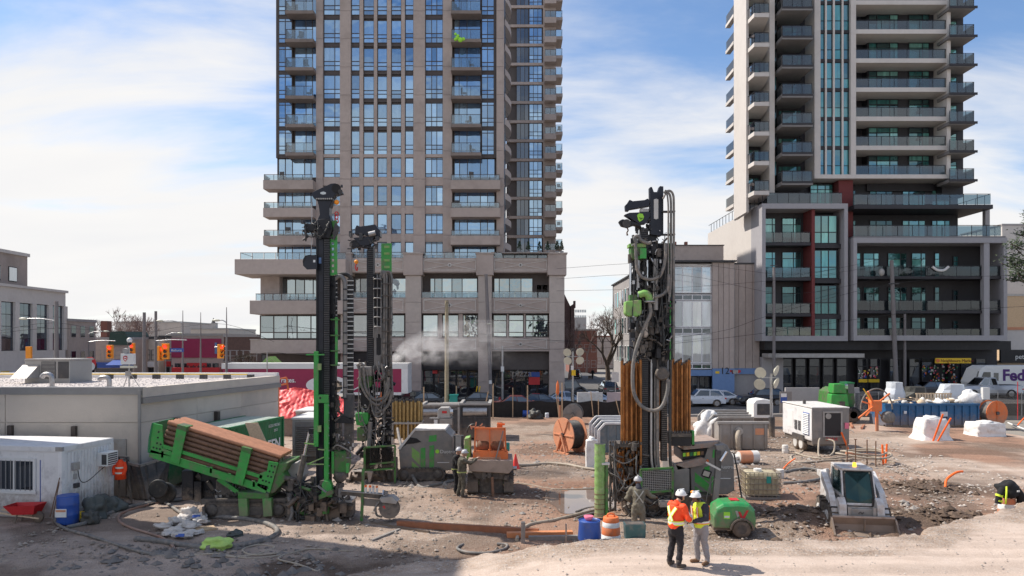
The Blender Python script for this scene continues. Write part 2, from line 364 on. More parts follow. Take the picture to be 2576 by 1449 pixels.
def structure(name,mb_or_me,m,loc=(0,0,0)):
 me=mb_or_me.mesh(name)if isinstance(mb_or_me,MB)else mb_or_me
 me.materials.append(mat(m));return link(name,me,None,loc,kind='structure')
def text(name,s,size,loc,m,parent,rz=0,rx=R(90),ext=.01,align='LEFT',bold=0,sx=1):
 cu=bpy.data.curves.new(name,'FONT');cu.body=s;cu.size=size;cu.extrude=ext;cu.align_x=align;cu.offset=bold;cu.resolution_u=3
 tmp=bpy.data.objects.new(name+'_curve',cu);me=bpy.data.meshes.new_from_object(tmp);bpy.data.objects.remove(tmp)
 me.materials.clear();me.materials.append(mat(m));o=link(name,me,parent,loc,rot=(rx,0,rz));o.scale=(sx,1,1);return o
def cached(key,fn):
 if key not in MESH:MESH[key]=fn()
 return MESH[key]
def window(parent,x0,x1,z0,z1,Y,cols=(1,),rows=(1,),fm='bronze',gm='tower_glass',ft=.06,dep=.1,name='window',skip=()):
 """A window part: one frame mesh with a pane sub-part in every opening; cols and rows are relative sizes (rows from below)."""
 w=round(x1-x0,3);h=round(z1-z0,3);cs=sum(cols);rs=sum(rows)
 xs=[0];zs=[0]
 for c in cols:xs.append(xs[-1]+w*c/cs)
 for r in rows:zs.append(zs[-1]+h*r/rs)
 fm_=mat(fm)
 def mk():
  b=MB();
  for i,x in enumerate(xs):
   a=min(max(x-ft/2,0),w-ft);b.bx(a,a+ft,0,dep,0,h)
  for z in zs:
   a=min(max(z-ft/2,0),h-ft)
   for i in range(len(cols)):b.bx(min(max(xs[i]-ft/2,0),w-ft)+ft,min(max(xs[i+1]-ft/2,0),w-ft),.004,dep-.004,a,a+ft)
  me=b.mesh(name);me.materials.append(fm_);return me
 f=link(name,cached(('win',w,h,tuple(cols),tuple(rows),fm_.name,ft),mk),parent,(x0,Y,z0))
 for i in range(len(cols)):
  for j in range(len(rows)):
   if(i,j)in skip:continue
   pw=round(xs[i+1]-xs[i],3);ph=round(zs[j+1]-zs[j],3);g=mat(gm)
   def mkp():
    me=MB().bx(0,pw,0,.02,0,ph).mesh('pane');me.materials.append(g);return me
   link('pane',cached(('pane',pw,ph,g.name),mkp),f,(x0+xs[i],Y+dep*.5,z0+zs[j]))
 return f
BALC=[]
def balcony(parent,x0,x1,y0,y1,z,slab=.25,rail=1.05,sm='stone',gm='balcony_glass',rm='bronze',n=3,sides='l',name='balcony',proud=.0,kerb=0):
 """A balcony: slab, glass panels along the front (and the open sides), rail on posts. y0 front, y1 wall."""
 b=MB().bx(x0,x1,y0,y1,z-slab,z)
 s=b.build(name,sm,parent);BALC.append((x0,x1,y0,z))
 zt=z+rail;r=MB();ins=.06
 X0,X1,Y0=x0+ins,x1-ins,y0+ins
 r.bx(X0,X1,Y0,Y0+.05,zt-.05,zt)
 for i in range(n+1):
  x=X0+(X1-X0-.04)*i/n;r.bx(x,x+.04,Y0+.005,Y0+.045,z,zt-.05)
 for i in range(n):
  a=X0+(X1-X0-.04)*i/n+.05;w=round((X1-X0-.04)/n-.06,3);hh=round(rail-.13,3)
  g=mat(gm)
  def mkp():
   me=MB().bx(0,w,0,.015,0,hh).mesh('glass_panel');me.materials.append(g);return me
  link('glass_panel',cached(('bp',w,hh,g.name),mkp),s,(a,Y0+.02,z+.04))
 for side in sides:
  xx=X0 if side=='l' else X1-.05
  r.bx(xx+.003,xx+.047,Y0+.05,y1,zt-.045,zt-.005)
  MB().bx(xx+.015,xx+.03,Y0+.08,y1-.02,z+.04,zt-.08).build('glass_panel',gm,s)
 r.build('railing',rm,s)
 return s
glass('office_dark',[(.03,.035,.05),(.02,.02,.03),(.05,.06,.08),(.04,.05,.07)],.12)
M('green_roof',(.035,.07,.055),.7,var=.2)
M('red_dark',(.14,.085,.075),.85,var=.2,scale=4)
M('concrete_pole',(.22,.20,.20),.9,var=.1)
M('red_lens',(.9,.03,.02),.4,emit=1.2);M('dark_lens',(.03,.03,.025),.3)
M('car_black',(.015,.015,.018),.25,.2,var=.05,coat=.6);M('car_navy',(.02,.028,.05),.25,.3,var=.05,coat=.6);M('car_silverblue',(.36,.44,.56),.3,.5,var=.05,coat=.5)
M('car_white',(.66,.68,.72),.3,var=.03,coat=.5);M('car_silver',(.42,.44,.48),.3,.5,var=.04,coat=.5);M('car_grey',(.12,.12,.13),.3,.4,coat=.5);M('car_charcoal',(.05,.05,.06),.3,.4,coat=.5);M('car_red',(.12,.02,.02),.35,coat=.4)
M('fedex_purple',(.075,.015,.16),.5)
M('black_fabric',(.018,.017,.017),.85,var=.3,scale=3)
clearglass('fence_mesh',(.9,.9,.9),.22,(.03,.03,.035),.0)
M('pine_needles',(.045,.07,.03),.8,var=.5,scale=1.4)
M('tarp_dark',(.075,.085,.08),.6,var=.3,bump=.6,bscale=9);M('bag_dark',(.05,.05,.045),.6,var=.3,bump=.6,bscale=9)
M('hivis_orange',(.95,.075,.012),.7,var=.1,bump=.3,bscale=8);M('hivis_silver',(.75,.77,.68),.35,var=.05);M('hivis_yellow',(.72,.90,.06),.7,var=.1,bump=.3,bscale=8)
M('container_roof',(.50,.56,.50),.6,var=.12,dirt=(.30,.38,.32,.6),dscale=2)
M('brass',(.42,.29,.12),.4,.55,var=.3,scale=4,dirt=(.25,.2,.13,.6),dscale=5)
M('slurry_grey',(.30,.28,.265),.85,var=.15,scale=1.5,dirt=(.20,.185,.175,.8),dscale=.9);M('blue_grey',(.13,.17,.20),.6,var=.15,dirt=(.30,.27,.24,.6),dscale=2)
M('tank_cream',(.50,.44,.30),.5,var=.12,dirt=(.26,.20,.12,.8),dscale=2.2,dlo=.48,dhi=.66);M('cage_steel',(.40,.35,.28),.5,.6,var=.2)
M('green_gloss',(.03,.30,.085),.3,var=.08,coat=.3,dirt=(.17,.20,.11,.75),dscale=4,dlo=.5,dhi=.68)
M('loader_white',(.64,.63,.63),.4,var=.05,coat=.2,dirt=(.40,.32,.26,.75),dscale=3.2,dlo=.46,dhi=.66);M('bucket_steel',(.30,.235,.195),.6,.35,var=.2,dirt=(.42,.33,.27,.7),dscale=3)
M('beacon_amber',(.95,.42,.03),.3,emit=1.6)
glass('cab_glass',[(.012,.045,.045),(.012,.045,.045)],.0,(.8,.95,.95))
M('teal_steel',(.05,.13,.14),.4,.3,var=.2,dirt=(.22,.2,.18,.6),dscale=4)
M('rust_orange',(.36,.14,.07),.65,.2,var=.2,dirt=(.22,.12,.08,.7),dscale=3);M('orange_beam',(.62,.24,.10),.6,var=.15,dirt=(.42,.20,.12,.6),dscale=3)
M('orange_hose',(.30,.20,.16),.65,var=.3,dirt=(.45,.16,.06,.8),dscale=.8)
M('sack',(.56,.52,.485),.75,var=.12,bump=.5,bscale=14,dirt=(.34,.29,.26,.7),dscale=4)
M('lime_bag',(.42,.62,.16),.6,var=.25,bump=.8,bscale=12)
M('cone_red',(.85,.06,.05),.5)
clearglass('guard_net',(.9,.9,.9),.55,(.03,.03,.03),0)
M('dusty_top',(.30,.235,.20),.8,var=.25,scale=4,dirt=(.45,.2,.12,.5),dscale=7)
M('net_green',(.25,.42,.13),.7,var=.3,scale=6,dirt=(.40,.44,.26,.7),dscale=5)
M('tray_tan',(.38,.30,.25),.7,.1,var=.15,dirt=(.25,.2,.17,.7),dscale=3)
M('hivis_lime_band',(.70,.85,.10),.6)
M('cloth_orange',(.85,.36,.06),.8);M('fabric_navy',(.035,.035,.05),.9,var=.2);M('trousers_dark',(.022,.02,.024),.9,var=.3);M('trousers_grey',(.30,.28,.29),.9,var=.15);M('boots_dark',(.09,.07,.06),.8,var=.3);M('boots_brown',(.20,.11,.06),.8,var=.2)
M('coverall',(.155,.14,.105),.9,var=.2,dirt=(.24,.2,.16,.7),dscale=4,bump=.3,bscale=10);M('band_grey',(.42,.41,.36),.5)
M('helmet_grey',(.45,.45,.47),.4,dirt=(.2,.2,.2,.6));M('camo',(.085,.078,.06),.9,var=.6,scale=9,dirt=(.16,.14,.11,.7),dscale=7)
M('band_lime',(.32,.36,.12),.6)
# ======== ground
EDGE=[(-30,17.2),(-5,17.4),(-4.2,19.2),(-3.2,20.0),(-1,20.2),(1.0,20.3),(4.2,20.35),(5.5,20.2),(8.9,20.1),(11.1,20.7),(13.4,22.0),(15.6,23.6),(18,25.2),(26,28),(60,34)]
EX=np.array([e[0]for e in EDGE],float);EY=np.array([e[1]for e in EDGE],float)
def sst(a,b,x):
 t=np.clip((x-a)/(b-a),0,1);return t*t*(3-2*t)
_rs=np.random.RandomState(3);_T=_rs.rand(256,256)
def vnoise(x,y):
 xi=np.floor(x).astype(int);yi=np.floor(y).astype(int);fx=x-xi;fy=y-yi
 fx=fx*fx*(3-2*fx);fy=fy*fy*(3-2*fy);g=lambda a,b:_T[a%256,b%256]
 return(g(xi,yi)*(1-fx)+g(xi+1,yi)*fx)*(1-fy)+(g(xi,yi+1)*(1-fx)+g(xi+1,yi+1)*fx)*fy
def fbm(x,y,f,o=4):
 r=0;a=.5
 for i in range(o):r=r+a*vnoise(x*f+17*i,y*f+31*i);f*=2.03;a*=.5
 return r-.47
PUD=(2.7,28.8,1.5,2.9)
PILES=[(9.9,24.4,1.9,1.5,.62),(14.8,24.9,1.9,1.3,.42),(12.0,22.2,.8,.5,.25),(17.5,30.5,2.6,1.2,.25),(-9.0,20.9,1.8,.8,.14),(7.2,30.5,2.2,1.1,.16),(12.6,28.6,2.4,1.5,.2)]
def base_z(X,Y):
 X=np.asarray(X,float);Y=np.asarray(Y,float)
 w=fbm(X,Y,.45,3)*.9+fbm(X+9,Y,1.7,3)*.75
 ye=np.interp(X,EX,EY)+w
 h=.22+.63*sst(-3,2.5,X)
 p=sst(0,.65,ye-Y)*sst(-5.6,-4.3,X+w*.6)
 z=h*p
 for cx,cy,a,b,hh in PILES:
  d=((X-cx)/a)**2+((Y-cy)/b)**2;z=z+hh*np.exp(-d*1.4)*(1-p)
 d=((X-PUD[0])/PUD[2])**2+((Y-PUD[1])/PUD[3])**2
 z=z-.16*np.exp(-d*1.2)
 return z,p
def gz(x,y):
 z,p=base_z(x,y);return float(z)
def build_ground():
 xs=np.arange(-27,34.01,.105);ys=np.concatenate([np.arange(11,15,.2),np.arange(15,22,.07),np.arange(22,34,.12),np.arange(34,60.4,.3)])
 X,Y=np.meshgrid(xs,ys);z,p=base_z(X,Y)
 rough=(1-p)+1.6*p*(1-p)
 soil=np.zeros_like(X)
 for cx,cy,a,b,hh in PILES[:4]:soil+=np.exp(-(((X-cx)/a)**2+((Y-cy)/b)**2)*1.1)
 soil=np.clip(soil,0,1)*(1-p)
 ruts=np.sin((X*.25+Y)*5+fbm(X,Y,.4)*6)*.014*sst(.5,.56,.5+fbm(X+40,Y,.12))*(1-p)
 far=sst(30,50,Y)
 n=fbm(X,Y,.8,3)*.13+fbm(X+5,Y+3,3.1,3)*.07+(np.abs(fbm(X,Y,6.5,2))*.05)
 n=n*rough*(1-.5*far)+soil*(fbm(X,Y,3.3,3)*.30)+ruts
 d=((X-PUD[0])/PUD[2])**2+((Y-PUD[1])/PUD[3])**2
 n=n*(1-.8*np.exp(-d));z=z+n
 tr=np.zeros_like(X)
 for c0,sl,wd in((18.7,-.05,.16),(17.4,-.05,.16),(16.6,.03,.2),(15.2,.02,.2),(18.0,.08,.14)):
  e=np.exp(-((Y-c0-sl*X-.5*fbm(X,Y*0,.16,2))/wd)**2);tr+=e*(-.035+.011*np.sin(X*19+Y*9)*sst(.42,.55,.5+fbm(X+c0,Y,.5,2)))
 z=z+p*(tr+fbm(X,Y,.9,3)*.05+fbm(X,Y,4.2,2)*.012)
 ny,nx=X.shape
 V=np.stack([X,Y,z],-1).reshape(-1,3)
 i=np.arange(ny-1)[:,None]*nx+np.arange(nx-1)[None];Fq=np.stack([i,i+1,i+nx+1,i+nx],-1).reshape(-1,4)
 me=bpy.data.meshes.new('ground');me.vertices.add(len(V));me.vertices.foreach_set('co',V.ravel())
 me.loops.add(Fq.size);me.loops.foreach_set('vertex_index',Fq.ravel());me.polygons.add(len(Fq))
 me.polygons.foreach_set('loop_start',np.arange(len(Fq))*4);me.polygons.foreach_set('use_smooth',np.ones(len(Fq),bool));me.update(calc_edges=True)
 pe=base_z(X,Y+1.6)[1];blend=np.clip(.25+.75*pe+1.6*(fbm(X,Y,1.1,4))*(1-pe),0,1)
 pale=np.clip(p*blend+.8*sst(15,24,X-.25*(Y-30))*sst(29,33,Y)*sst(.40,.62,.5+fbm(X,Y,.35,3)),0,1)
 red=sst(.42,.62,.5+fbm(X+70,Y,.17,4))*(1-p)*sst(-6,2,X)
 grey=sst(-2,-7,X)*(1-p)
 soil2=np.clip(soil+.85*sst(.50,.62,.5+fbm(X+20,Y+9,.42,5))*(1-p)*.7,0,1)
 stain=np.exp(-(((X+5.5)/2.2)**2+((Y-19.6)/1.0)**2))*(1-p)
 soil2=np.clip(soil2+stain*.9*sst(.42,.6,.5+fbm(X,Y,.9,3)),0,1)
 wet=np.exp(-d*.9)
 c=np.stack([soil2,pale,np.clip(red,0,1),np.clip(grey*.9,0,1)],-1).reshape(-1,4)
 a=me.color_attributes.new('zone','FLOAT_COLOR','POINT');a.data.foreach_set('color',c.astype(np.float32).ravel())
 a=me.attributes.new('wet','FLOAT','POINT');a.data.foreach_set('value',wet.astype(np.float32).ravel())
 return me
def ground_mat():
 m=bpy.data.materials.new('site_ground');MATS['site_ground']=m;m.use_nodes=True;nt=m.node_tree;N=nt.nodes;L=nt.links;b=N['Principled BSDF']
 geo=N.new('ShaderNodeNewGeometry')
 at=N.new('ShaderNodeAttribute');at.attribute_name='zone';sp=N.new('ShaderNodeSeparateColor');L.new(at.outputs['Color'],sp.inputs[0])
 def ns(sc_,det=8,ro=.65,vec=None,dist=0):
  n=N.new('ShaderNodeTexNoise');n.inputs['Scale'].default_value=sc_;n.inputs['Detail'].default_value=det;n.inputs['Roughness'].default_value=ro;n.inputs['Distortion'].default_value=dist
  L.new(vec or geo.outputs['Position'],n.inputs['Vector']);return n.outputs[0]
 def ramp(x,stops):
  r=N.new('ShaderNodeValToRGB');e=r.color_ramp.elements
  for i,(p_,c)in enumerate(stops):
   q=e[i]if i<2 else e.new(p_);q.position=p_;q.color=(*c,1)
  L.new(x,r.inputs[0]);return r.outputs[0]
 def mix(f,a,b_,mode='MIX'):
  n=N.new('ShaderNodeMix');n.data_type='RGBA';n.blend_type=mode
  for k,v in(('Factor',f),('A',a),('B',b_)):
   if isinstance(v,(int,float)):n.inputs[k].default_value=v
   elif isinstance(v,tuple):n.inputs[k].default_value=(*v,1)
   else:L.new(v,n.inputs[k])
  return n.outputs['Result']
 n1=ns(1.1,9,.7);n2=ns(9,6,.7);n3=ns(34,4,.7)
 vor=N.new('ShaderNodeTexVoronoi');vor.inputs['Scale'].default_value=17;L.new(geo.outputs['Position'],vor.inputs['Vector'])
 sepv=N.new('ShaderNodeSeparateColor');L.new(vor.outputs['Color'],sepv.inputs[0])
 base=ramp(n1,[(.25,(.21,.145,.105)),(.45,(.31,.22,.162)),(.6,(.385,.285,.215)),(.78,(.29,.205,.155))])
 stones=ramp(sepv.outputs[0],[(.0,(.16,.13,.11)),(.4,(.31,.26,.22)),(.75,(.42,.37,.325)),(1,(.54,.49,.45))])
 gm=ramp(n2,[(.44,(0,0,0)),(.62,(1,1,1))])
 gsep=N.new('ShaderNodeSeparateColor');L.new(gm,gsep.inputs[0])
 base=mix(gsep.outputs[0],base,stones)
 redc=ramp(n2,[(.3,(.25,.135,.088)),(.7,(.41,.255,.18))]);base=mix(sp.outputs[2],base,redc)
 grey_lift=ramp(n1,[(.3,(.30,.235,.195)),(.55,(.41,.322,.268)),(.75,(.49,.395,.335))]);base=mix(at.outputs['Alpha'],base,grey_lift)  # dusty left ground, its colour lifted and warmed to brighten the shade there
 soilc=ramp(n2,[(.3,(.075,.048,.033)),(.7,(.165,.112,.08))]);base=mix(sp.outputs[0],base,soilc)
 crust=ramp(n1,[(.28,(.46,.36,.295)),(.5,(.54,.435,.365)),(.7,(.58,.48,.41))])
 crust=mix(.28,crust,ramp(n2,[(.3,(.40,.30,.24)),(.7,(.60,.50,.43))]));base=mix(sp.outputs[1],base,crust)
 mpw=N.new('ShaderNodeMapping');mpw.inputs['Scale'].default_value=(.12,1.4,1);mpw.inputs['Rotation'].default_value=(0,0,R(-8));L.new(geo.outputs['Position'],mpw.inputs[0])
 tr=ramp(ns(1.3,5,.6,mpw.outputs[0]),[(.40,(.86,.85,.84)),(.62,(1.05,1.05,1.05))]);base=mix(1,base,tr,'MULTIPLY')
 base=mix(1,base,ramp(n3,[(.25,(.72,.71,.70)),(.75,(1.2,1.2,1.2))]),'MULTIPLY')
 wt=N.new('ShaderNodeAttribute');wt.attribute_name='wet'
 base=mix(wt.outputs['Fac'],base,mix(1,base,(.55,.5,.46),'MULTIPLY'))
 L.new(base,b.inputs['Base Color']);b.inputs['Roughness'].default_value=.92
 h=N.new('ShaderNodeMath');h.operation='ADD';L.new(vor.outputs['Distance'],h.inputs[0]);L.new(n2,h.inputs[1])
 bp=N.new('ShaderNodeBump');bp.inputs['Distance'].default_value=.05;st=N.new('ShaderNodeMapRange');st.inputs['To Min'].default_value=.6;st.inputs['To Max'].default_value=.14;L.new(sp.outputs[1],st.inputs['Value']);L.new(st.outputs[0],bp.inputs['Strength']);L.new(h.outputs[0],bp.inputs['Height']);L.new(bp.outputs[0],b.inputs['Normal'])
 return m
ground_mat()
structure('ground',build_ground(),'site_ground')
M('far_ground',(.22,.20,.175),.95,var=.2,scale=.2)
structure('terrain',MB().bx(-1500,1500,-300,2500,-1.0,-.22),'far_ground')
M('puddle_water',(.17,.115,.085),.03,var=.1,spec=.9)
def puddle():
 P=[(PUD[0],PUD[1],0)];n=48
 for i in range(n):
  a=2*math.pi*i/n;k=1+.5*noise.noise(Vector((math.cos(a)*1.6,math.sin(a)*1.6,4)))
  P.append((PUD[0]+math.cos(a)*PUD[2]*k*.98,PUD[1]+math.sin(a)*PUD[3]*k*.98,0))
 b=MB().add(P,[(0,i+1,(i+1)%n+1)for i in range(n)]);structure('puddle',b,'puddle_water',(0,0,-.055))
puddle()
def scatter(name,n,xr,yr,rr,m,keep=None,seed=1,sink=.3):
 q=np.random.RandomState(seed);X=q.uniform(*xr,n*3);Y=q.uniform(*yr,n*3)
 k=np.ones(len(X),bool)if keep is None else keep(X,Y,q);X=X[k][:n];Y=Y[k][:n];n=len(X)
 z,p=base_z(X,Y);r=rr[0]+(rr[1]-rr[0])*q.rand(n)**3
 o=np.array([(1,0,0),(.3,.95,0),(-.8,.6,0),(-.8,-.6,0),(.3,-.95,0),(.1,.1,.75),(0,0,-.6)])
 F=[(i,(i+1)%5,5)for i in range(5)]+[((i+1)%5,i,6)for i in range(5)]
 a=q.rand(n)*6.28;ca,sa=np.cos(a),np.sin(a)
 jit=1+.5*(q.rand(n,7,3)-.5)
 P=o[None]*jit;P=P*r[:,None,None];P[:,:,0]*=(1+.7*q.rand(n))[:,None]
 x=P[:,:,0]*ca[:,None]-P[:,:,1]*sa[:,None];y=P[:,:,0]*sa[:,None]+P[:,:,1]*ca[:,None]
 V=np.stack([x+X[:,None],y+Y[:,None],P[:,:,2]+(z+r*sink)[:,None]],-1).reshape(-1,3)
 FF=(np.arange(n)[:,None,None]*7+np.array(F)[None]).reshape(-1,3)
 me=bpy.data.meshes.new(name);me.from_pydata(V.tolist(),[],FF.tolist());me.update();me.materials.append(mat(m))
 o=link(name,me,kind='stuff');return o
M('gravel_stone',(.30,.25,.21),.9,var=.55,scale=.9)
M('gravel_pale',(.42,.37,.33),.9,var=.45,scale=1.1)
M('soil_clod',(.13,.09,.065),.95,var=.5,scale=1.5)
tag(scatter('gravel',14000,(-16,20),(19.5,44),(.012,.075),'gravel_stone',lambda X,Y,q:(base_z(X,Y)[1]<.3)&(np.abs(X)<Y*.75)&(vnoise(X*.7,Y*.7)>.33),5),'grey brown gravel strewn over the work yard','gravel')
tag(scatter('gravel',2600,(5,24),(23,52),(.015,.09),'gravel_pale',lambda X,Y,q:(base_z(X,Y)[1]<.3)&(np.abs(X)<Y*.75)&(vnoise(X*.5+3,Y*.5)>.45),6),'pale broken stones on the bare ground east of the loader','gravel')
def clodkeep(X,Y,q):
 s=sum(np.exp(-(((X-c[0])/c[2])**2+((Y-c[1])/c[3])**2)*1.0)for c in PILES[:4]);return(q.rand(len(X))<s*.8)&(base_z(X,Y)[1]<.3)
tag(scatter('soil_clods',1700,(6.5,19),(21.5,33),(.03,.15),'soil_clod',clodkeep,8),'dark crumbly earth clods heaped along the track edge','soil')
tag(scatter('gravel',1500,(-14,17),(15,24),(.006,.03),'gravel_pale',lambda X,Y,q:base_z(X,Y)[1]>.9,9),'small pebbles lying on the dusty track','gravel')
tag(scatter('crumbs',1500,(-4,20),(18.5,27),(.015,.085),'gravel_stone',lambda X,Y,q:(base_z(X,Y)[1]>.05)&(base_z(X,Y)[1]<.97),12),'broken crust crumbs along the ragged edge of the dusty track','rubble')
tag(scatter('debris',330,(-8,20),(24,46),(.04,.17),'wood_grey',lambda X,Y,q:(base_z(X,Y)[1]<.05)&(np.abs(X)<Y*.7)&(vnoise(X*.8+9,Y*.8)>.55),14,.1),'dull brown scraps and offcuts trodden into the yard','debris')
def rubble_keep(X,Y,q):return(np.exp(-(((X+9)/2.6)**2+((Y-20.6)/1.0)**2))>q.rand(len(X)))|(np.exp(-(((X+6.2)/1.6)**2+((Y-19)/.5)**2))>q.rand(len(X)))
M('rubble_grey',(.17,.155,.145),.9,var=.4,scale=2)
tag(scatter('rubble',420,(-13,-4.3),(18.6,23),(.03,.17),'rubble_grey',rubble_keep,10,.1),'broken grey rubble and crust pieces by the hoses','rubble')
# ======== streets
def rise(x):return float(.95*sst(20,42,np.float64(x)))
def strip(y0,y1,zo,xs=None):
 xs=xs or[-160,-60,20]+list(range(22,44,2))+[160];b=MB();P=[]
 for x in xs:z=zo+rise(x);P+=[(x,y0,z),(x,y1,z),(x,y1,-.3),(x,y0,-.3)]
 b.add(P,[(4*i+k,4*i+(k+1)%4,4*i+4+(k+1)%4,4*i+4+k)for i in range(len(xs)-1)for k in range(4)]);return b
structure('road',strip(60.9,73.0,.03),'asphalt')
structure('cross_street',MB().bx(6.0,15.6,76.4,330,-.2,.034),'asphalt')
structure('side_street',MB().bx(-54.5,-40,76.4,330,-.2,.034),'asphalt')
structure('pavement',MB().bx(-40,6.0,73.0,78.5,-.2,.15).bx(6.0,15.6,73.0,76.4,-.2,.032).bx(-54.5,-40,73,76.4,-.2,.032).bx(-160,-54.5,73,140,-.2,.15),'sidewalk')
structure('pavement',strip(73.0,78.5,.15,[15.6,20]+list(range(22,44,2))+[160]),'sidewalk')
structure('kerb',strip(60.5,60.9,.16),'sidewalk')
M('road_paint',(.72,.72,.70),.8,var=.1)
ml=MB()
for i in range(-14,5):ml.bx(i*4.5,i*4.5+2.2,66.8,66.95,.03,.036)
for i in range(7):ml.bx(6.3+i*1.3,6.9+i*1.3,77.2,79.4,.034,.04)
ml.bx(6.4,10.6,80.4,80.9,.034,.04)
structure('lane_markings',ml,'road_paint')
# ======== brown stone apartment tower (left)
def left_tower():
 Yf,Yw=77.0,77.42
 t=thing('apartment_tower','tall brown stone apartment tower with blue glazing over a stepped stone base','tower',(-13,77,0))
 X=lambda x:PX(x,Yf);Z=lambda y:PZ(y,Yf)
 TOP=-107;pit=70.5
 c=MB();c.bx(X(692),X(1249),Yw+.3,99,15.6,Z(TOP));c.build('wall','core',t)
 MB().bx(X(690),X(1262),77.3,99.5,Z(TOP),Z(TOP)+1.2).build('roof','stone',t)
 short=[(466,517),(537,588),(608,658),(395,445)]
 tall=[]
 b=387.5
 while b>TOP:tall.append((b-63,b));b-=pit
 bands=[]
 piers=[(795,812,0),(855,882,0),(1040,1069,0),(1114,1137,0),(1249,1267,-.1)]
 ys=[662-i*pit for i in range(12)]
 for x0,x1,dy in piers:
  w=X(x1)-X(x0)
  for i in range(len(ys)-1):
   y0,y1=ys[i],ys[i+1]
   h=round(PZ(y1,Yf)-PZ(y0,Yf)-.03,3)
   def mk():
    me=MB().bx(0,w,0,.9,0,h).mesh('stone_panel');me.materials.append(mat('stone'));return me
   link('stone_panel',cached(('lpier',round(w,3),h),mk),t,(X(x0),Yf+dy,Z(y0)+.015))
 thin=[(904,913),(940,948),(973,983),(1009,1018)]
 for x0,x1 in thin:
  w=X(x1)-X(x0)
  for i in range(len(ys)-1):
   h=round(Z(ys[i+1])-Z(ys[i])-.02,3)
   def mk():
    me=MB().bx(0,w,0,.7,0,h).mesh('stone_panel');me.materials.append(mat('stone'));return me
   link('stone_panel',cached(('lthin',round(w,3),h),mk),t,(X(x0),Yf+.12,Z(ys[i])+.01))
 cols=[(812,855,(27,14)),(882,904,(1,)),(913,940,(1,)),(948,973,(1,)),(983,1009,(1,)),(1018,1040,(1,)),(1069,1114,(16,13,16))]
 sp=MB()
 for k,(x0,x1,cs)in enumerate(cols):
  for y0,y1 in tall:
   yy=y0+(5 if k in(2,3,4)else 0)
   window(t,X(x0),X(x1),Z(y1),Z(yy),Yw-.1,cs,(13,10,33,3)if k not in(2,3,4)else(12,9,36),ft=.07,gm='tower_glass')
   sp.bx(X(x0),X(x1),Yw-.05,Yw+.3,Z(y1+8),Z(y1))
   if yy!=y0:sp.bx(X(x0),X(x1),Yw+.1,Yw+.3,Z(yy),Z(y0))
  for y0,y1 in short:
   window(t,X(x0),X(x1),Z(y1),Z(y0),Yw-.1,cs,(10,36,4)if k==0 or k==6 else(11,40),ft=.07,gm='tower_glass')
  for ya,yb in((445,466),(517,537),(588,608),(387,395)):
   MB().bx(X(x0)+.01,X(x1)-.01,Yf+.16,Yw+.3,Z(yb),Z(ya)).build('stone_band','stone',t)
 sp.build('spandrel','bronze',t,kind='stuff')
 gl=MB()
 for y0,y1 in tall:
  window(t,X(698),X(733),Z(y1),Z(y0),Yw-.1,(17,18),(12,10,33,8),ft=.07)
  window(t,X(737),X(793),Z(y1),Z(y0),Yw+.14,(30,17,11),(1,),ft=.07)
  window(t,X(1141),X(1209),Z(y1),Z(y0),Yw+.14,(13,20,35),(1,),ft=.07)
  window(t,X(1211),X(1243),Z(y1),Z(y0),Yw-.1,(15,17),(12,10,33,8),ft=.07)
  gl.bx(X(692),X(736),Yw-.05,Yw+.3,Z(y1+8),Z(y1)).bx(X(1209),X(1249),Yw-.05,Yw+.3,Z(y1+8),Z(y1))
  gl.bx(X(736)+.01,X(795),Yw+.1,Yw+.29,Z(y1+8),Z(y1)).bx(X(1137),X(1209)-.01,Yw+.1,Yw+.29,Z(y1+8),Z(y1))
  zb=Z(y1+2)
  balcony(t,X(725),X(795),76.0,Yw+.1,zb,.34,1.05,'slab_brown',n=3,sides='l')
  balcony(t,X(1136),X(1211),76.0,Yw+.1,zb,.34,1.05,'slab_brown',n=3,sides='r')
 gl.bx(X(692),X(698),Yw-.1,Yw+.3,Z(395),Z(TOP)).bx(X(1243),X(1249),Yw-.1,Yw+.3,Z(395),Z(TOP))
 gl.build('spandrel','bronze',t,kind='stuff')
 for(ys_,yr,yw0)in((453,440,395),(523,510,466),(593,582,537)):
  z=PZ(ys_,75.8);sl=.95
  balcony(t,PX(662,75.8),X(795),75.8,Yw+.3,z,sl,.62,'stone',n=5,sides='l')
  balcony(t,X(1136),PX(1258,75.8),75.8,Yw+.3,z,sl,.62,'stone',n=5,sides='r')
 for y0,y1 in short:
  window(t,X(695),X(795),Z(y1),Z(y0),Yw+.2,(18,18,31,16,17),(1,),ft=.08)
  window(t,X(1141),X(1245),Z(y1),Z(y0),Yw+.2,(14,20,33,18,19),(1,),ft=.08)
  # ---- east side: narrow windows, bowed balconies, and the rear wing
 xe=X(1267)+.05
 e=MB();e.bx(xe-1.2,xe-.02,Yf+.8,99,15.6,Z(TOP));e.build('side_wall','stone',t)
 for i in range(11):
  z0=18.5+i*2.98
  for yy in(79.5,82.0):
   f=MB().bx(xe-.03,xe+.03,yy,yy+1.1,z0,z0+2.1).build('window','bronze',t)
   MB().bx(xe+.031,xe+.045,yy+.08,yy+1.02,z0+.08,z0+2.02).build('pane','tower_glass',f)
  P=[(xe,86.0)]+[(xe+.75*math.sin(math.pi*k/8),86.0+7.5*k/8)for k in range(1,8)]+[(xe,93.5)]
  s=MB().prism(P,z0-.95,z0-.2,'z').build('balcony','stone',t)
  P2=[(xe+.6*math.sin(math.pi*k/8),86.1+7.3*k/8)for k in range(0,9)]
  MB().tube([(a,b_,z0+.7)for a,b_ in P2],.03,5,0).build('railing','bronze',s)
  f=MB().bx(xe-.03,xe+.03,86.5,93,z0,z0+2.1).build('window','tower_glass',t)
 w=MB();Yr=113.0;XR=lambda x:PX(x,Yr)
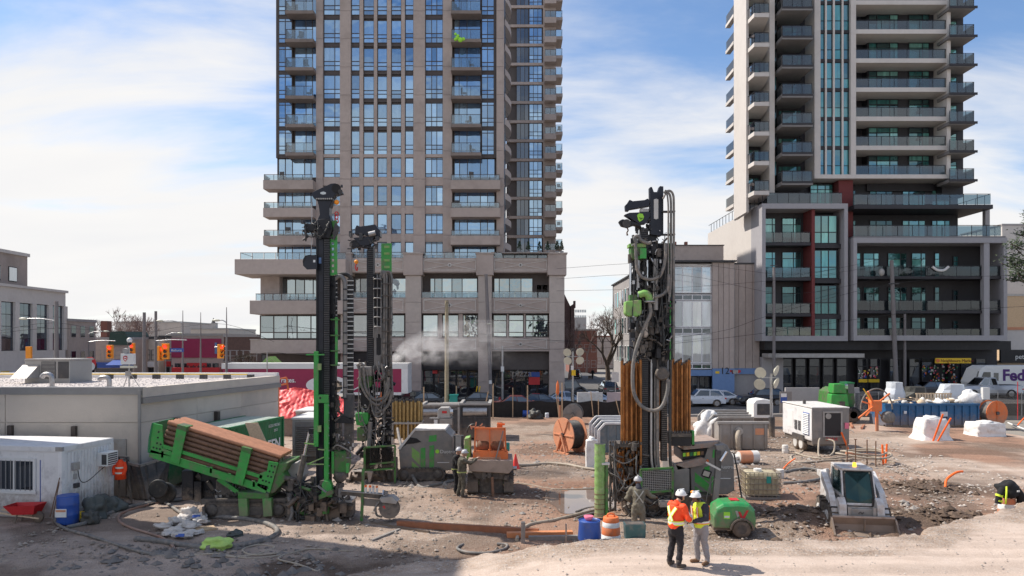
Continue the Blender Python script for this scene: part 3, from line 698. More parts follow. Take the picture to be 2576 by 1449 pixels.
 w.bx(XR(1274),XR(1370),Yr+.4,128,3,PZ(TOP,Yr));w.build('rear_wing_wall','core',t)
 MB().bx(XR(1366),XR(1398),Yr,128,3,PZ(TOP,Yr)+.5).build('rear_wing_pier','stone',t)
 for i in range(20):
  yb=640-i*48.2
  if yb<TOP:break
  zb=PZ(yb,Yr);zt=PZ(yb-42,Yr)
  window(t,XR(1299),XR(1330),zb,zt,Yr+.2,(1,1,1),(1,),'bronze','office_dark',.08)
  window(t,XR(1331),XR(1364),zb,zt,Yr+.2,(1,1,1),(10,10,22),'bronze','tower_glass',.08)
  MB().bx(XR(1276),XR(1366),Yr,Yr+.4,zb-.42,zb).build('spandrel','stone',t)
  if i%1==0:
   balcony(t,XR(1369),XR(1398),Yr-1.5,Yr,PZ(yb-8,Yr),.9,1.05,'stone',n=2,sides='r')
   balcony(t,XR(1398),XR(1416),Yr+.5,Yr+4,PZ(yb-22,Yr),.5,1.1,'stone',n=1,sides='r')
   # ---- base
 Yb=75.5;X=lambda x:PX(x,Yb);Z=lambda y:PZ(y,Yb)
 core=MB();core.bx(X(655),X(1400),Yb+1.6,98,0,Z(655));core.bx(X(640),X(880),Yb+2.2,98,0,Z(890));core.build('base_wall','core',t)
 for x0,y0,y1,d in((590,652,690,73.6),(628,756,790,74.2)):
  MB().bx(PX(x0,d),X(880),d,Yb+3,PZ(y1,d),PZ(y0,d)).build('terrace_slab','stone',t,bevel=.03)
 MB().bx(PX(630,74.4),X(880),74.4,Yb+3,PZ(889,74.4),PZ(855,74.4)).build('stone_band','stone',t)
 MB().bx(PX(628,74.3),X(660),74.3,Yb+3,PZ(855,74.4)-.02,PZ(853,74.4)).build('coping','stone_light',t)
 for x0,y,n,d,x1 in((604,652,9,73.8,1420),(643,756,7,74.4,800)):
  x1v=PX(870,d)if x1==1420 else X(x1)
  z=PZ(y,d);r=MB();h=.68 if y==652 else .72
  g=MB();xs0=PX(x0,d)
  r.bx(xs0,x1v,d,d+.05,z+h-.05,z+h).bx(xs0,xs0+.05,d+.05,Yb+2,z+h-.05,z+h-.003)
  o=r.build('railing','bronze',t)
  for i in range(n):
   a=xs0+(x1v-xs0)*i/n;b_=xs0+(x1v-xs0)*(i+1)/n
   MB().bx(a+.08,b_-.03,d+.015,d+.03,z+.03,z+h-.06).build('glass_panel','balcony_glass',o)
   MB().bx(a+.02,a+.06,d+.003,d+.047,z,z+h-.05).build('post','bronze',o)
 MB().bx(X(652),X(700),Yb+.4,Yb+3,Z(756),Z(690)).build('corner_pier','stone',t)
 window(t,X(699),X(800),Z(752),Z(697),Yb+1.5,(11,22,23,22,22),(1,),gm='podium_glass',ft=.09)
 window(t,X(651),X(800),Z(853),Z(793),Yb+.3,(35,35,24,35,20),(16,42),gm='podium_glass',ft=.1)
 for i in range(8):window(t,X(640+i*28),X(640+i*28+26),Z(945),Z(892),Yb+2.1,(1,),(1,),'dark_frame','shop_glass')
 for x0,x1 in((857,880),(1020,1059),(1203,1237),(1382,1420)):
  w=X(x1)-X(x0)
  zz=[0,2.1,4.2,6.3,8.4,10.5,PZ(693,Yb)]
  for i in range(6):
   MB().bx(X(x0),X(x1),Yb,Yb+1.5,zz[i]+.012,zz[i+1]-.012).build('stone_panel','stone' if i<3 else 'stone_light',t)
  MB().bx(X(x0)-.2,X(x1)+.2,Yb-.2,Yb+1.6,Z(693)+.01,Z(639)).build('pier_cap','stone',t,bevel=.04)
  MB().bx(X(x0)-.3,X(x1)+.3,Yb-.3,Yb+1.6,Z(639),Z(636)).build('coping','stone_light',t)
 bays=[(880,1020),(1059,1203),(1237,1382)]
 for bi,(x0,x1)in enumerate(bays):
  for(ya,yb,dd)in((649,685,.15),(749,788,.2),(849,884,.2)):
   b=MB().bx(X(x0)+.02,X(x1)-.02,Yb+dd,Yb+1.9,Z(yb),Z(ya)).build('stone_band','stone',t)
   o=MB();a,c_=X(x0+6),X(x1-6);zt,zb=Z(ya+4),Z(yb-5);yy=Yb+dd
   for q in((a,c_,zt-.06,zt),(a,c_,zb,zb+.06)):o.bx(q[0],q[1],yy-.05,yy-.002,q[2],q[3])
   o.bx(a,a+.06,yy-.05,yy-.002,zb+.06,zt-.06).bx(c_-.06,c_,yy-.05,yy-.002,zb+.06,zt-.06)
   o.bar((a+.1,yy-.02,zb+.1),(c_-.1,yy-.02,zt-.1),.09,.04).bar((a+.1,yy-.025,zt-.1),(c_-.1,yy-.025,zb+.1),.09,.04)
   m_=((a+c_)/2,yy-.03,(zt+zb)/2);o.lathe([(.20,-.05),(.20,.02),(.1,.02),(.1,-.05)],m_,14,'y')
   o.build('ornament','bag',b)
  cs=[(10,20,30,30),(12,18,24,25,38),(12,22,25,26)][bi]
  a=x0+(18 if bi==1 else 4);bb=x1-(3 if bi<2 else 40)
  window(t,X(a),X(bb),Z(748),Z(696),Yb+1.5,cs,(1,),gm='podium_glass',ft=.09)
  if bi==2:window(t,X(bb+8),X(x1-2),Z(735),Z(712),Yb+1.55,(1,1),(1,2),gm='podium_glass',ft=.07)
  r=MB();z=Z(749);r.bx(X(x0)+.03,X(x1)-.03,Yb+.4,Yb+.45,z+.62,z+.67)
  o=r.build('railing','bronze',t);n=5
  for i in range(n):
   p=X(x0)+(X(x1)-X(x0))*i/n
   MB().bx(p+.08,p+(X(x1)-X(x0))/n-.04,Yb+.415,Yb+.43,z+.03,z+.6).build('glass_panel','balcony_glass',o)
  o=MB().bx(X(x0)-.1,X(x1)+.1,Yb+.5,Yb+.55,Z(634),Z(632.5)).build('railing','bronze',t)
  for i in range(5):
   p=X(x0)+(X(x1)-X(x0))*i/5
   MB().bx(p+.05,p+(X(x1)-X(x0))/5-.05,Yb+.515,Yb+.53,Z(649),Z(634.5)).build('glass_panel','balcony_glass',o)
  ww=[(884,922),(928,966),(975,1016)]if bi==0 else([(1061,1101),(1111,1153),(1163,1202)]if bi==1 else[(1240,1275),(1279,1318),(1322,1380)])
  for a,bb in ww:
   window(t,X(a),X(bb),Z(848),Z(791),Yb+.7,(1,)if bb-a<50 else(1,2),(13,44)if bi<2 else(12,30,15),gm='podium_glass',ft=.09)
  e=MB()
  for i in range(len(ww)-1):e.bx(X(ww[i][1]),X(ww[i+1][0]),Yb+.5,Yb+1.6,Z(849),Z(789))
  e.build('stone_mullion','stone',t)
  MB().bx(X(x0),X(x1),Yb+.9,Yb+1.7,Z(931),Z(886)).build('shop_fascia','dark_frame' if bi!=2 else 'core',t)
  n=5
  for i in range(n):
   p0=X(x0)+(X(x1)-X(x0))*i/n;p1=X(x0)+(X(x1)-X(x0))*(i+1)/n
   window(t,p0+.05,p1-.05,.2,Z(933),Yb+1.4,(1,),(3,1),'dark_frame','shop_glass')
 text('sign_lettering','pizza',1.1,(X(1287),Yb+.84,Z(948)),'grey_paint',t,ext=.03)
 text('sign_lettering','pizza',.5,(X(1290),Yb+.84,Z(955)),'core',t,ext=.03)
 for x0,x1,y0,y1,m_ in((1330,1358,936,948,'blue_plastic'),(1330,1358,949,968,'red'),(1366,1380,942,965,'core'),(1088,1100,932,940,'red'),(1118,1128,930,958,'grey_light'),(1262,1268,930,938,'teal')):
  MB().pb(x0,x1,y0,y1,Yb+1.3,.05).build('shop_poster',m_,t)
 MB().bx(X(1262),X(1380),75,98,15.62,15.7).build('terrace_floor','sidewalk',t)
 return t
left_tower()
def cypress(x,y,z,h):
 b=MB();q=random.Random(int(x*100))
 for i in range(150):
  f=q.random();a=q.random()*6.28;r=.28*(1-f)*(.5+.5*q.random())+.03
  c=Vector((x+r*math.cos(a),y+r*math.sin(a),z+.25+f*(h-.25)));s=.10
  d1=Vector((q.uniform(-1,1),q.uniform(-1,1),q.uniform(-.2,1)))*s;d2=Vector((q.uniform(-1,1),q.uniform(-1,1),q.uniform(0,1.4)))*s
  b.add([c-d1,c+d1,c+d2],[(0,1,2)])
 return b
M('conifer',(.03,.055,.025),.8,var=.4)
for i,x in enumerate((1307,1329,1357,1378,1401,1413)):
 Y=76.6;z=15.72
 t=thing('potted_conifer',['small dark conifer by the railing above the west end of the pizza bay','slim conifer second from the west on the terrace above the pizza shop','conifer in the middle of the terrace row above the pizza shop','slim conifer above the pizza medallion on the terrace','small conifer beside the end pier cap of the stone base','bushy conifer at the east corner of the terrace'][i],'shrub',(PX(x,Y),Y,z),'small conifers along the terrace railing')
 MB().lathe([(.16,0),(.22,.3)],(PX(x,Y),Y,z),10).build('pot','grey_conc',t)
 cypress(PX(x,Y),Y,z+.2,1.1).build('foliage','conifer',t)
g=MB();Y=75.95
for c,r in(((1150,95),.22),((1146,86),.15),((1158,100),.26),((1166,98),.18),((1146,99),.18),((1152,90),.15)):
 p=PT(*c,Y);g.ell(p,(r,r*.8,r),8,6,.3,c[0])
tag(g.build('inflatable_toy','lime'),'bright green inflatable toy draped over a glass balcony rail','toy')
# ======== white framed apartment tower (right)
def right_tower():
 Yf=76.0;X=lambda x,Y=Yf:PX(x,Y);Z=lambda y,Y=Yf:PZ(y,Y)
 t=thing('balcony_tower','white framed apartment tower with dark recessed balconies and teal windows','tower',(38,76,0))
 TOP=-112;zt=Z(TOP)
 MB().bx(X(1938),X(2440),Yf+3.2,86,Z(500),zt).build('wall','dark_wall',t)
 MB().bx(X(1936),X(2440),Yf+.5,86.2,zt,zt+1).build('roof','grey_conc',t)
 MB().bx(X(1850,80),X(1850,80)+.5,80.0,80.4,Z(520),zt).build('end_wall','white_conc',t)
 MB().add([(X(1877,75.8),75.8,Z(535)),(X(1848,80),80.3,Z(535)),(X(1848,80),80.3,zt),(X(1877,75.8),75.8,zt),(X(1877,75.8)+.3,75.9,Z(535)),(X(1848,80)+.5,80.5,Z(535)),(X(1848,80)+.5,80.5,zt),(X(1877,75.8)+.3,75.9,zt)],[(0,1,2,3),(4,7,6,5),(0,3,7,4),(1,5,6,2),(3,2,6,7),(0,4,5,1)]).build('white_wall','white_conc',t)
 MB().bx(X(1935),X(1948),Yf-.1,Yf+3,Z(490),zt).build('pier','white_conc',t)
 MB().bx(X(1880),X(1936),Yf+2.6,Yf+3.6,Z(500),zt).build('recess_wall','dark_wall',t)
 slabsA=[455+25-i*74.5 for i in range(8)]
 for y in slabsA:
  z=Z(y,74.2)
  s=MB().prism([(X(1897,74.2),74.2),(X(1935,74.2),74.2),(X(1937),Yf+2.6),(X(1878),Yf+2.2),(X(1878),Yf+.6)],z-.42,z,'z').build('balcony','white_conc',t)
  r=MB();a=(X(1898,74.3),74.3);b=(X(1934,74.3),74.3);c=(X(1879),Yf+.5)
  for p,q in((a,b),(a,c)):
   r.bar((*p,z+1.08),(*q,z+1.08),.05)
   for k in range(4):f=k/3;w=(p[0]+(q[0]-p[0])*f,p[1]+(q[1]-p[1])*f);r.bar((*w,z),(*w,z+1.06),.035)
   g=MB();g.bar((*p,z+.55),(*q,z+.55),.015,.9);g.build('glass_panel','balcony_grey',s)
  r.build('railing','dark_frame',s)
  window(t,X(1886),X(1930),z+.05,z+2.35,Yf+2.5,(2,1),(1,),'dark_frame','teal_glass',.07)
  s2=MB().bx(X(1838,82),X(1850,82),81,84,z-.7+.35,z-.35+.35).build('balcony','white_conc',t)
  MB().bx(X(1839.5,82),X(1840,82),81.1,84,z+.05,z+1.05).build('glass_panel','balcony_grey',s2)
  MB().bx(X(1839,82),X(1851,82),81.03,81.08,z+1.05,z+1.1).build('railing','dark_frame',s2)
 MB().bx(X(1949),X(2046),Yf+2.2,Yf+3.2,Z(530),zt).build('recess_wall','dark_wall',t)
 slabsB=[60,134,207,280,357,430];slabsB=[s+23-12 for s in slabsB]+[-2,-76]
 for i in range(9):
  z=Z(466-i*73.2)
  window(t,X(1949),X(1963),z+.3,z+2.9,Yf+1.0,(1,1),(1,2),'dark_frame','teal_dark',.07)
  MB().bx(X(1949),X(1967),Yf+.9,Yf+2.2,z-.0,z+.28).build('spandrel','dark_wall',t)
  zz=Z(456-i*73.2,74.6)
  s=balcony(t,X(1967,74.6),X(2045,74.6),74.6,Yf+2.2,zz,.38,1.12,'slab_grey','balcony_grey','dark_frame',3,'l')
  MB().bx(X(1967,74.6)+.003,X(2045,74.6)-.003,74.57,74.599,zz-.2,zz+.004).build('edge_trim','dark_wall',s)
  window(t,X(1976),X(2036),zz+.02,zz+2.45,Yf+2.1,(1,4,1),(4.4,1.3),'dark_frame','teal_glass' if i%3 else 'teal_dark',.07)
 pw=MB()
 MB().bx(X(2046),X(2061),Yf-.3,Yf+3,Z(450),zt).build('pier','white_conc',t)
 MB().bx(X(2137),X(2150),Yf-.3,Yf+3,Z(450),zt).build('pier','white_conc',t)
 MB().bx(X(2378),X(2387),Yf-.3,Yf+3,Z(450),zt).build('pier','white_conc',t)
 for x in(2077,2097,2119):MB().bx(X(x-2),X(x+2),Yf-.1,Yf+.5,Z(441),zt).build('fin','white_conc',t)
 sl=[(2061,2075),(2079,2095),(2099,2117),(2121,2137)]
 for i in range(8):
  yb=441-i*73.0
  for a,b in sl:
   window(t,X(a),X(b),Z(yb),Z(yb-66),Yf+.1,(1,),(3,5),'dark_frame','slit_glass',.06)
  MB().bx(X(2061),X(2137),Yf+.05,Yf+.6,Z(yb-66),Z(yb-73)).build('spandrel','dark_wall',t)
 MB().bx(X(2046)-.02,X(2387)+.02,Yf-.35,Yf+3,Z(451),Z(441)).build('band','white_conc',t)
 ysl=[441-i*72.9 for i in range(8)]
 for i,y in enumerate(ysl):
  z=Z(y)
  if i:
   s=MB().bx(X(2150),X(2378),Yf-.25,Yf+2.6,Z(y+11),z).build('balcony','white_conc',t)
  else:s=MB().bx(X(2151),X(2377),Yf-.2,Yf+2.6,z-.1,z+.01).build('balcony','grey_conc',t)
  r=MB().bx(X(2151),X(2377),Yf-.1,Yf-.04,z+1.0,z+1.06)
  for k in range(8):
   xx=2151+k*32.2;r.bx(X(xx),X(xx)+.05,Yf-.095,Yf-.045,z,z+1.0)
  for k in range(7):
   a=X(2151+k*32.2)+.06
   MB().bx(a,a+1.29,Yf-.08,Yf-.06,z+.06,z+.96).build('glass_panel','balcony_grey',s)
  r.build('railing','dark_frame',s)
  g1='teal_glass' if i!=2 else 'teal_dark'
  window(t,X(2152),X(2184),z+.02,z+2.35,Yf+3.1,(1,1),(4,1),'dark_frame','teal_dark',.07)
  window(t,X(2208),X(2286),z+.02,z+2.6,Yf+2.0,(2,3,2),(4.2,1.2),'dark_frame',g1,.08)
  window(t,X(2312),X(2366),z+.02,z+2.6,Yf+2.0,(4,2),(4.2,1.2),'dark_frame','teal_glass',.08)
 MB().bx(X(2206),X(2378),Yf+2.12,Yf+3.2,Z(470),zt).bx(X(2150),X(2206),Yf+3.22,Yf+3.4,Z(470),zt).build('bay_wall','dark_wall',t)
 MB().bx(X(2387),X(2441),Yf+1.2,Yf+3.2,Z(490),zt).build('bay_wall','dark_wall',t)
 for i in range(9):
  z=Z(451-i*72.6,75)
  s=balcony(t,X(2388,75),X(2453,75),75.0,Yf+1.2,z,.32,1.15,'slab_grey','balcony_grey','dark_frame',3,'r')
  MB().bx(X(2388,75),X(2458,75),74.9,74.998,z-.25,z).build('edge_trim','dark_wall',s)
  window(t,X(2388),X(2424),z+.02,z+2.4,Yf+1.1,(1,1),(4,1),'dark_frame','teal_glass',.07)
  # ---- brick strip, lower storeys
 MB().bx(X(2113),X(2149),Yf+.3,Yf+3,Z(870),Z(452)).build('brick_panel','red_brick',t)
 MB().bx(X(1930),X(2112),Yf+2,Yf+3,Z(520),Z(452)).build('recess_wall','dark_wall',t)
 window(t,X(2052),X(2110),Z(512),Z(456),Yf+1.4,(1,1,1),(3,1),'dark_frame','teal_glass',.07)
 MB().bx(X(2149),X(2445),Yf+2.4,Yf+3.4,Z(600),Z(452)).build('recess_wall','dark_wall',t)
 for(ys,x0,x1,xr,d)in((515,2149,2494,2498,74.6),(594,2147,2520,2530,74.4)):
  z=PZ(ys,d)
  s=MB().bx(PX(x0,d),PX(xr,d),d,Yf+6,z-.42,z).build('balcony','dark_wall' if ys<550 else 'slab_grey',t)
  r=MB().bx(PX(x0,d),PX(x1,d),d+.1,d+.15,z+1.1,z+1.16).bx(PX(x1,d)-.06,PX(x1,d)-.01,d+.15,Yf+6,z+1.1,z+1.157)
  n=10
  for k in range(n):
   a=PX(x0+(x1-x0)*k/n,d);b=PX(x0+(x1-x0)*(k+1)/n,d)
   r.bx(a,a+.05,d+.105,d+.145,z,z+1.1)
   MB().bx(a+.06,b-.01,d+.115,d+.135,z+.05,z+1.06).build('glass_panel','balcony_grey',s)
  for k in range(5):r.bx(PX(x1,d)-.058,PX(x1,d)-.012,d+1+k*1.5,d+1.05+k*1.5,z,z+1.1)
  r.build('railing','dark_frame',s)
  for a,b in((2152,2180),(2215,2275),(2300,2360),(2376,2424)):
   window(t,X(a),X(b),z+.02,z+2.3,Yf+2.3,(2,3,2),(4,1.2),'dark_frame','teal_glass' if a>2290 else 'teal_dark',.07)
 MB().bx(PX(2479,76),PX(2490,76),76,76.5,PZ(597,76),PZ(522,76)).build('column','grey_conc',t)
 def box_frame(x0,x1,y0,y1,d,tl,tb,name='box_frame'):
  b=MB();x=lambda v:PX(v,d);zz=lambda v:PZ(v,d)
  b.bx(x(x0),x(x1),d,d+3.4,zz(y0+tb),zz(y0)).bx(x(x0),x(x1),d,d+3.4,zz(y1),zz(y1-tb))
  b.bx(x(x0),x(x0+tl),d+.002,d+3.4,zz(y1-tb),zz(y0+tb)).bx(x(x1-tl),x(x1),d+.002,d+3.4,zz(y1-tb),zz(y0+tb))
  return b.build(name,'grey_frame',t)
 M('grey_frame',(.34,.33,.35),.7,var=.06,rvar=.02)
 d=74.4;x=lambda v:PX(v,d);z_=lambda v:PZ(v,d)
 box_frame(1917,2133,512,858,d,9,13)
 MB().bx(x(1926),x(2124),d+2.6,d+3.3,z_(845),z_(525)).build('recess_wall','dark_wall',t)
 MB().bx(x(2046),x(2054),d+.4,d+2.6,z_(845),z_(525)).build('brick_panel','red_brick',t)
 for i,(ya,yb)in enumerate(((538,608),(626,697),(716,788),(800,845))):
  zs=z_(yb)
  if i<3:
   s=balcony(t,x(1926),x(2045),d+.5,d+2.6,zs,.32,1.1,'dark_wall','balcony_grey','dark_frame',5,'')
  else:
   s=MB().bx(x(1926),x(2045),d+.5,d+.54,zs+.9,zs+.95).build('railing','dark_frame',t)
   for k in range(4):MB().bx(x(1926+k*30)+.04,x(1955+k*30),d+.51,d+.53,zs+.03,zs+.9).build('glass_panel','balcony_grey',s)
  gm=('teal_glass','teal_glass','teal_dark','teal_dark')[i]
  window(t,x(1938),x(1974),zs+.02,z_(ya),d+2.5,(3,1),(3,1),'dark_frame',gm,.07)
  window(t,x(1990),x(2040),zs+.02,z_(ya),d+2.5,(3,2),(3,1),'dark_frame',gm,.07)
  window(t,x(2056),x(2115),zs-.1,z_(ya),d+.8,(5,5,6),(4,6),'dark_frame',gm,.09)
  MB().bx(x(2054),x(2124),d+.75,d+2.6,z_(yb+14),zs-.12).build('spandrel','dark_wall',t)
 d=74.0;x=lambda v:PX(v,d);z_=lambda v:PZ(v,d)
 box_frame(2147,2534,598,857,d,9,13)
 MB().bx(x(2156),x(2525),d+2.8,d+3.35,z_(845),z_(611)).build('recess_wall','dark_wall',t)
 for i,(ya,yb)in enumerate(((628,694),(717,781),(796,845))):
  zs=z_(yb)
  s=balcony(t,x(2156),x(2525),d+.4,d+2.8,zs,.28 if i<2 else .02,1.1 if i<2 else .8,'dark_wall','balcony_dark','dark_frame',10,'')
  for a,b in((2160,2198),(2204,2246),(2268,2318),(2330,2368),(2390,2404),(2438,2452)):
   window(t,x(a),x(b),zs+.02,z_(ya+(8 if a==2438 else 0)),d+2.7,(2,1)if b-a>20 else(1,),(3,1),'dark_frame','teal_dark' if i else 'teal_glass',.07)
 MB().bx(x(2477),x(2491),d+.1,d+.7,z_(845),z_(611)).build('column','grey_frame',t)
 b=MB();p=[PT(v,675,d+.35)for v in(2344,2358,2372,2385)]
 b.tube([PT(2345,671,d+.35),PT(2358,680,d+.3),PT(2374,680,d+.3),PT(2386,671,d+.35)],.14,6).build('hammock','bag_white',t)
 xa,xb=PX(1917,74.4),PX(1917,74.4)
 MB().bx(xa,xa+.5,77.8,95,0,Z(512,74.4)).build('flank_wall','white_conc',t)
 zt2=Z(512,74.4)
 r=MB().bx(xa+.1,xa+.15,74.6,95,zt2+1.05,zt2+1.1);
 for k in range(16):r.bx(xa+.1,xa+.15,74.6+k*1.28,74.65+k*1.28,zt2,zt2+1.05)
 r.build('railing','dark_frame',t)
 MB().bx(xa+.5,PX(2110,76),77.8,79.2,zt2-.3,zt2).build('terrace_floor','grey_conc',t)
 o=MB().bx(PX(1930,74.8),PX(2118,74.8),74.8,74.85,zt2+1.15,zt2+1.2).build('railing','dark_frame',t)
 for k in range(7):
  a=PX(1930+k*27,74.8);b_=PX(1956+k*27,74.8);MB().bx(a,b_,74.81,74.83,zt2+.02,zt2+1.14).build('glass_panel','balcony_grey',o)
  # ---- shops
 MB().bx(X(1919),X(2540),Yf+2.0,90,0,Z(602)).build('base_wall','dark_wall',t)
 MB().bx(X(1917),X(2530),75.2,Yf+2,Z(880),Z(858)).build('shop_fascia','black_steel',t)
 MB().bx(X(1920),X(2156),74.4,76.4,Z(899),Z(889)).build('canopy','grey_light',t)
 MB().bx(X(1918),X(1972),76.2,78,0,Z(899)).build('stone_pier','grey_conc',t)
 for x0 in(1975,2010,2045,2080,2115,2168,2200,2250,2300,2332,2364,2400,2432,2470):
  window(t,X(x0),X(x0+28),.15,Z(902),Yf+1.0,(1,),(4,1),'dark_frame','shop_glass',.09)
 q=random.Random(5);pal=['red','yellow','white_clean','green_dark','pink','blue_plastic','grey_light','orange','wood_pale']
 for(xa_,xb_,ya,yb,n)in((2158,2211,922,950,46),(2318,2366,918,962,46),(2368,2412,912,962,46),(2434,2452,932,960,14)):
  for k in range(n):
   a=q.uniform(xa_,xb_-4);y=q.uniform(ya,yb);s=q.uniform(1.6,4.6)
   MB().pb(a,a+s,y,y+s*q.uniform(.7,1.6),Yf+.93-k*.001,.0008+.02).build('window_poster',q.choice(pal),t)
 for(xa_,xb_,ya,yb)in((2160,2182,954,962),(2185,2212,954,962),(2418,2438,950,968)):
  MB().pb(xa_,xb_,ya,yb,Yf+.9,.03).build('yellow_panel','yellow',t)
 s=MB().pb(2353,2443,901,914,75.1,.12).build('shop_sign','yellow',t)
 text('sign_lettering','Neighbours Market',.44,(X(2366,75.1),75.08,Z(911,75.1)),'red_brick',s,ext=.01)
 MB().lathe([(.2,0),(.2,.03)],(X(2359,75.1),75.06,Z(907.5,75.1)),12,'y').build('sign_emblem','orange',s)
 return t
right_tower()
# ======== grey three-storey building between the towers
def grey_building():
 Yf=76.0;X=lambda x:PX(x,Yf);Z=lambda y:PZ(y,Yf)
 t=thing('office_building','grey three storey block with a tall curtain wall and painted blue ground floor','building',(22,76,0))
 x0=X(1648)
 MB().bx(x0,X(1696),Yf,108,0,Z(659)).bx(X(1793),X(1850),Yf+.3,108,Z(930),Z(659)).bx(X(1696),X(1793),Yf+1,108,0,Z(659)).build('wall','grey_conc',t)
 MB().bx(X(1850),X(1918),Yf+.9,100,0,Z(662)).build('side_wing','grey_conc',t)
 MB().bx(x0-.2,X(1852),Yf-.25,108.2,Z(659),Z(655)).bx(X(1852),X(1917),Yf+.7,100,Z(662),Z(659)).build('parapet','dark_grey',t)
 MB().bx(X(1710),X(1848),Yf+4,90,Z(658),PZ(618,Yf+4)).build('penthouse','stone',t)
 MB().bx(X(1709),X(1850),Yf+3.9,90.1,PZ(618,Yf+4),PZ(616,Yf+4)).build('coping','dark_grey',t)
 for a in(1722,1752):MB().bx(X(a),X(a+7),Yf+5,Yf+5.5,PZ(616,Yf+4),PZ(605,Yf+4)).build('chimney','brick',t)
 xs=[1793,1808,1821,1835,1848]
 for a,b in zip(xs[:-1],xs[1:]):MB().bx(X(a)+.02,X(b)-.02,Yf+.12,Yf+.3,Z(927),Z(661)).build('cladding_panel','stone',t)
 xs=[1852,1864,1881,1899,1917]
 for a,b in zip(xs[:-1],xs[1:]):MB().bx(X(a)+.02,X(b)-.02,Yf+.75,Yf+.9,Z(927),Z(664)).build('cladding_panel','stone',t)
 rows=[(663,735),(740,750),(755,826),(828,836),(839,925)]
 for a,b in((663,668),(669,737)):window(t,X(1696),X(1793),Z(b),Z(a),Yf+.5,(1,1,1,1),(1,),'white_paint','office_glass' if b>700 else 'shop_glass',.1)
 window(t,X(1696),X(1793),Z(755),Z(740),Yf+.5,(1,1,1,1),(1,),'white_paint','shop_glass',.1)
 window(t,X(1696),X(1793),Z(823),Z(756),Yf+.5,(1,1,1,1),(1,),'white_paint','office_glass',.1)
 window(t,X(1696),X(1793),Z(840),Z(824),Yf+.5,(1,1,1,1),(1,),'white_paint','shop_glass',.1)
 window(t,X(1696),X(1793),Z(914),Z(841),Yf+.5,(1,1,1,1),(1,),'white_paint','office_glass',.1)
 window(t,X(1696),X(1793),Z(929),Z(915),Yf+.5,(1,1,1,1),(1,),'white_paint','shop_glass',.1)
 MB().bx(X(1696),X(1793),Yf+.2,Yf+.95,Z(946),Z(931)).build('shop_fascia','blue_wall',t)
 for a in(1700,1732,1764):window(t,X(a),X(a+28),.1,Z(947),Yf+.8,(1,1),(1,),'dark_frame','shop_glass',.08)
 b=MB().bx(X(1793),X(1848),Yf+.05,Yf+.32,0,Z(927)-.01).bx(X(1852),X(1917),Yf+.7,Yf+.92,Z(942),Z(927)-.01).build('painted_wall','blue_wall',t)
 text('mural_lettering','12',1.0,(X(1812),Yf+.03,Z(941)),'navy_steel',b)
 MB().bx(X(1800),X(1810),Yf+.03,Yf+.048,Z(940),Z(934)).build('mural_patch','yellow',b)
 q=random.Random(4)
 for k in range(10):MB().pb(1836+k*2.6,1840+k*2.6,930+q.uniform(0,3),939+q.uniform(-3,2),Yf+.03-k*.0008,.016).build('mural_patch',q.choice(['red_brick','navy_steel','grey_light','red']),b)
 for i,zz in enumerate((3.6,7.4,11.2)):
  for k in range(12):
   y=79+k*2.3
   f=MB().bx(x0-.05,x0-.005,y,y+1.2,zz,zz+2.3).build('window','white_paint',t)
   MB().bx(x0-.06,x0-.051,y+.1,y+1.1,zz+.1,zz+2.2).build('pane',['teal_glass','shop_glass','office_glass'][(i+k)%3],f)
 return t
grey_building()
# ======== other buildings, far and near
def facade(name,label,loc,w,d,h,m,storeys,nwin,win='shop_glass',trim='grey_conc',shop=None,face='y',cat='building',ww=1.1,wh=1.6,group=None):
 """A plain street building: walls, parapet, windows with frame and pane; face 'y' looks to -Y, 'x' to +X (loc is the near left base corner)."""
 x,y,z=loc;t=thing(name,label,cat,loc,group)
 MB().bx(x,x+w,y,y+d,0,h).build('wall',m,t)
 MB().bx(x-.1,x+w+.1,y-.1,y+d+.1,h,h+.35).build('parapet',trim,t)
 L_=w if face=='y' else d
 for s in range(storeys):
  z0=(3.6 if shop else 1.0)+s*3.3
  for k in range(nwin):
   c=(k+.5)/nwin*L_-ww/2
   if face=='y':window(t,x+c,x+c+ww,z0,z0+wh,y-.04,(1,),(1,1),trim,win,.08)
   else:
    f=MB().bx(x+w-.01,x+w+.05,y+c,y+c+ww,z0,z0+wh).build('window',trim,t)
    MB().bx(x+w+.051,x+w+.06,y+c+.08,y+c+ww-.08,z0+.08,z0+wh-.08).build('pane',win,f)
 if shop:
  if face=='y':
   MB().bx(x+.1,x+w-.1,y-.25,y-.002,2.6,3.4).build('shop_sign',shop,t)
   MB().bx(x+.3,x+w-.3,y-.03,y-.004,.3,2.5).build('shop_window','shop_glass',t)
  else:
   MB().bx(x+w+.002,x+w+.25,y+.1,y+d-.1,2.6,3.4).build('shop_sign',shop,t)
   MB().bx(x+w+.004,x+w+.03,y+.3,y+d-.3,.3,2.5).build('shop_window','shop_glass',t)
 return t
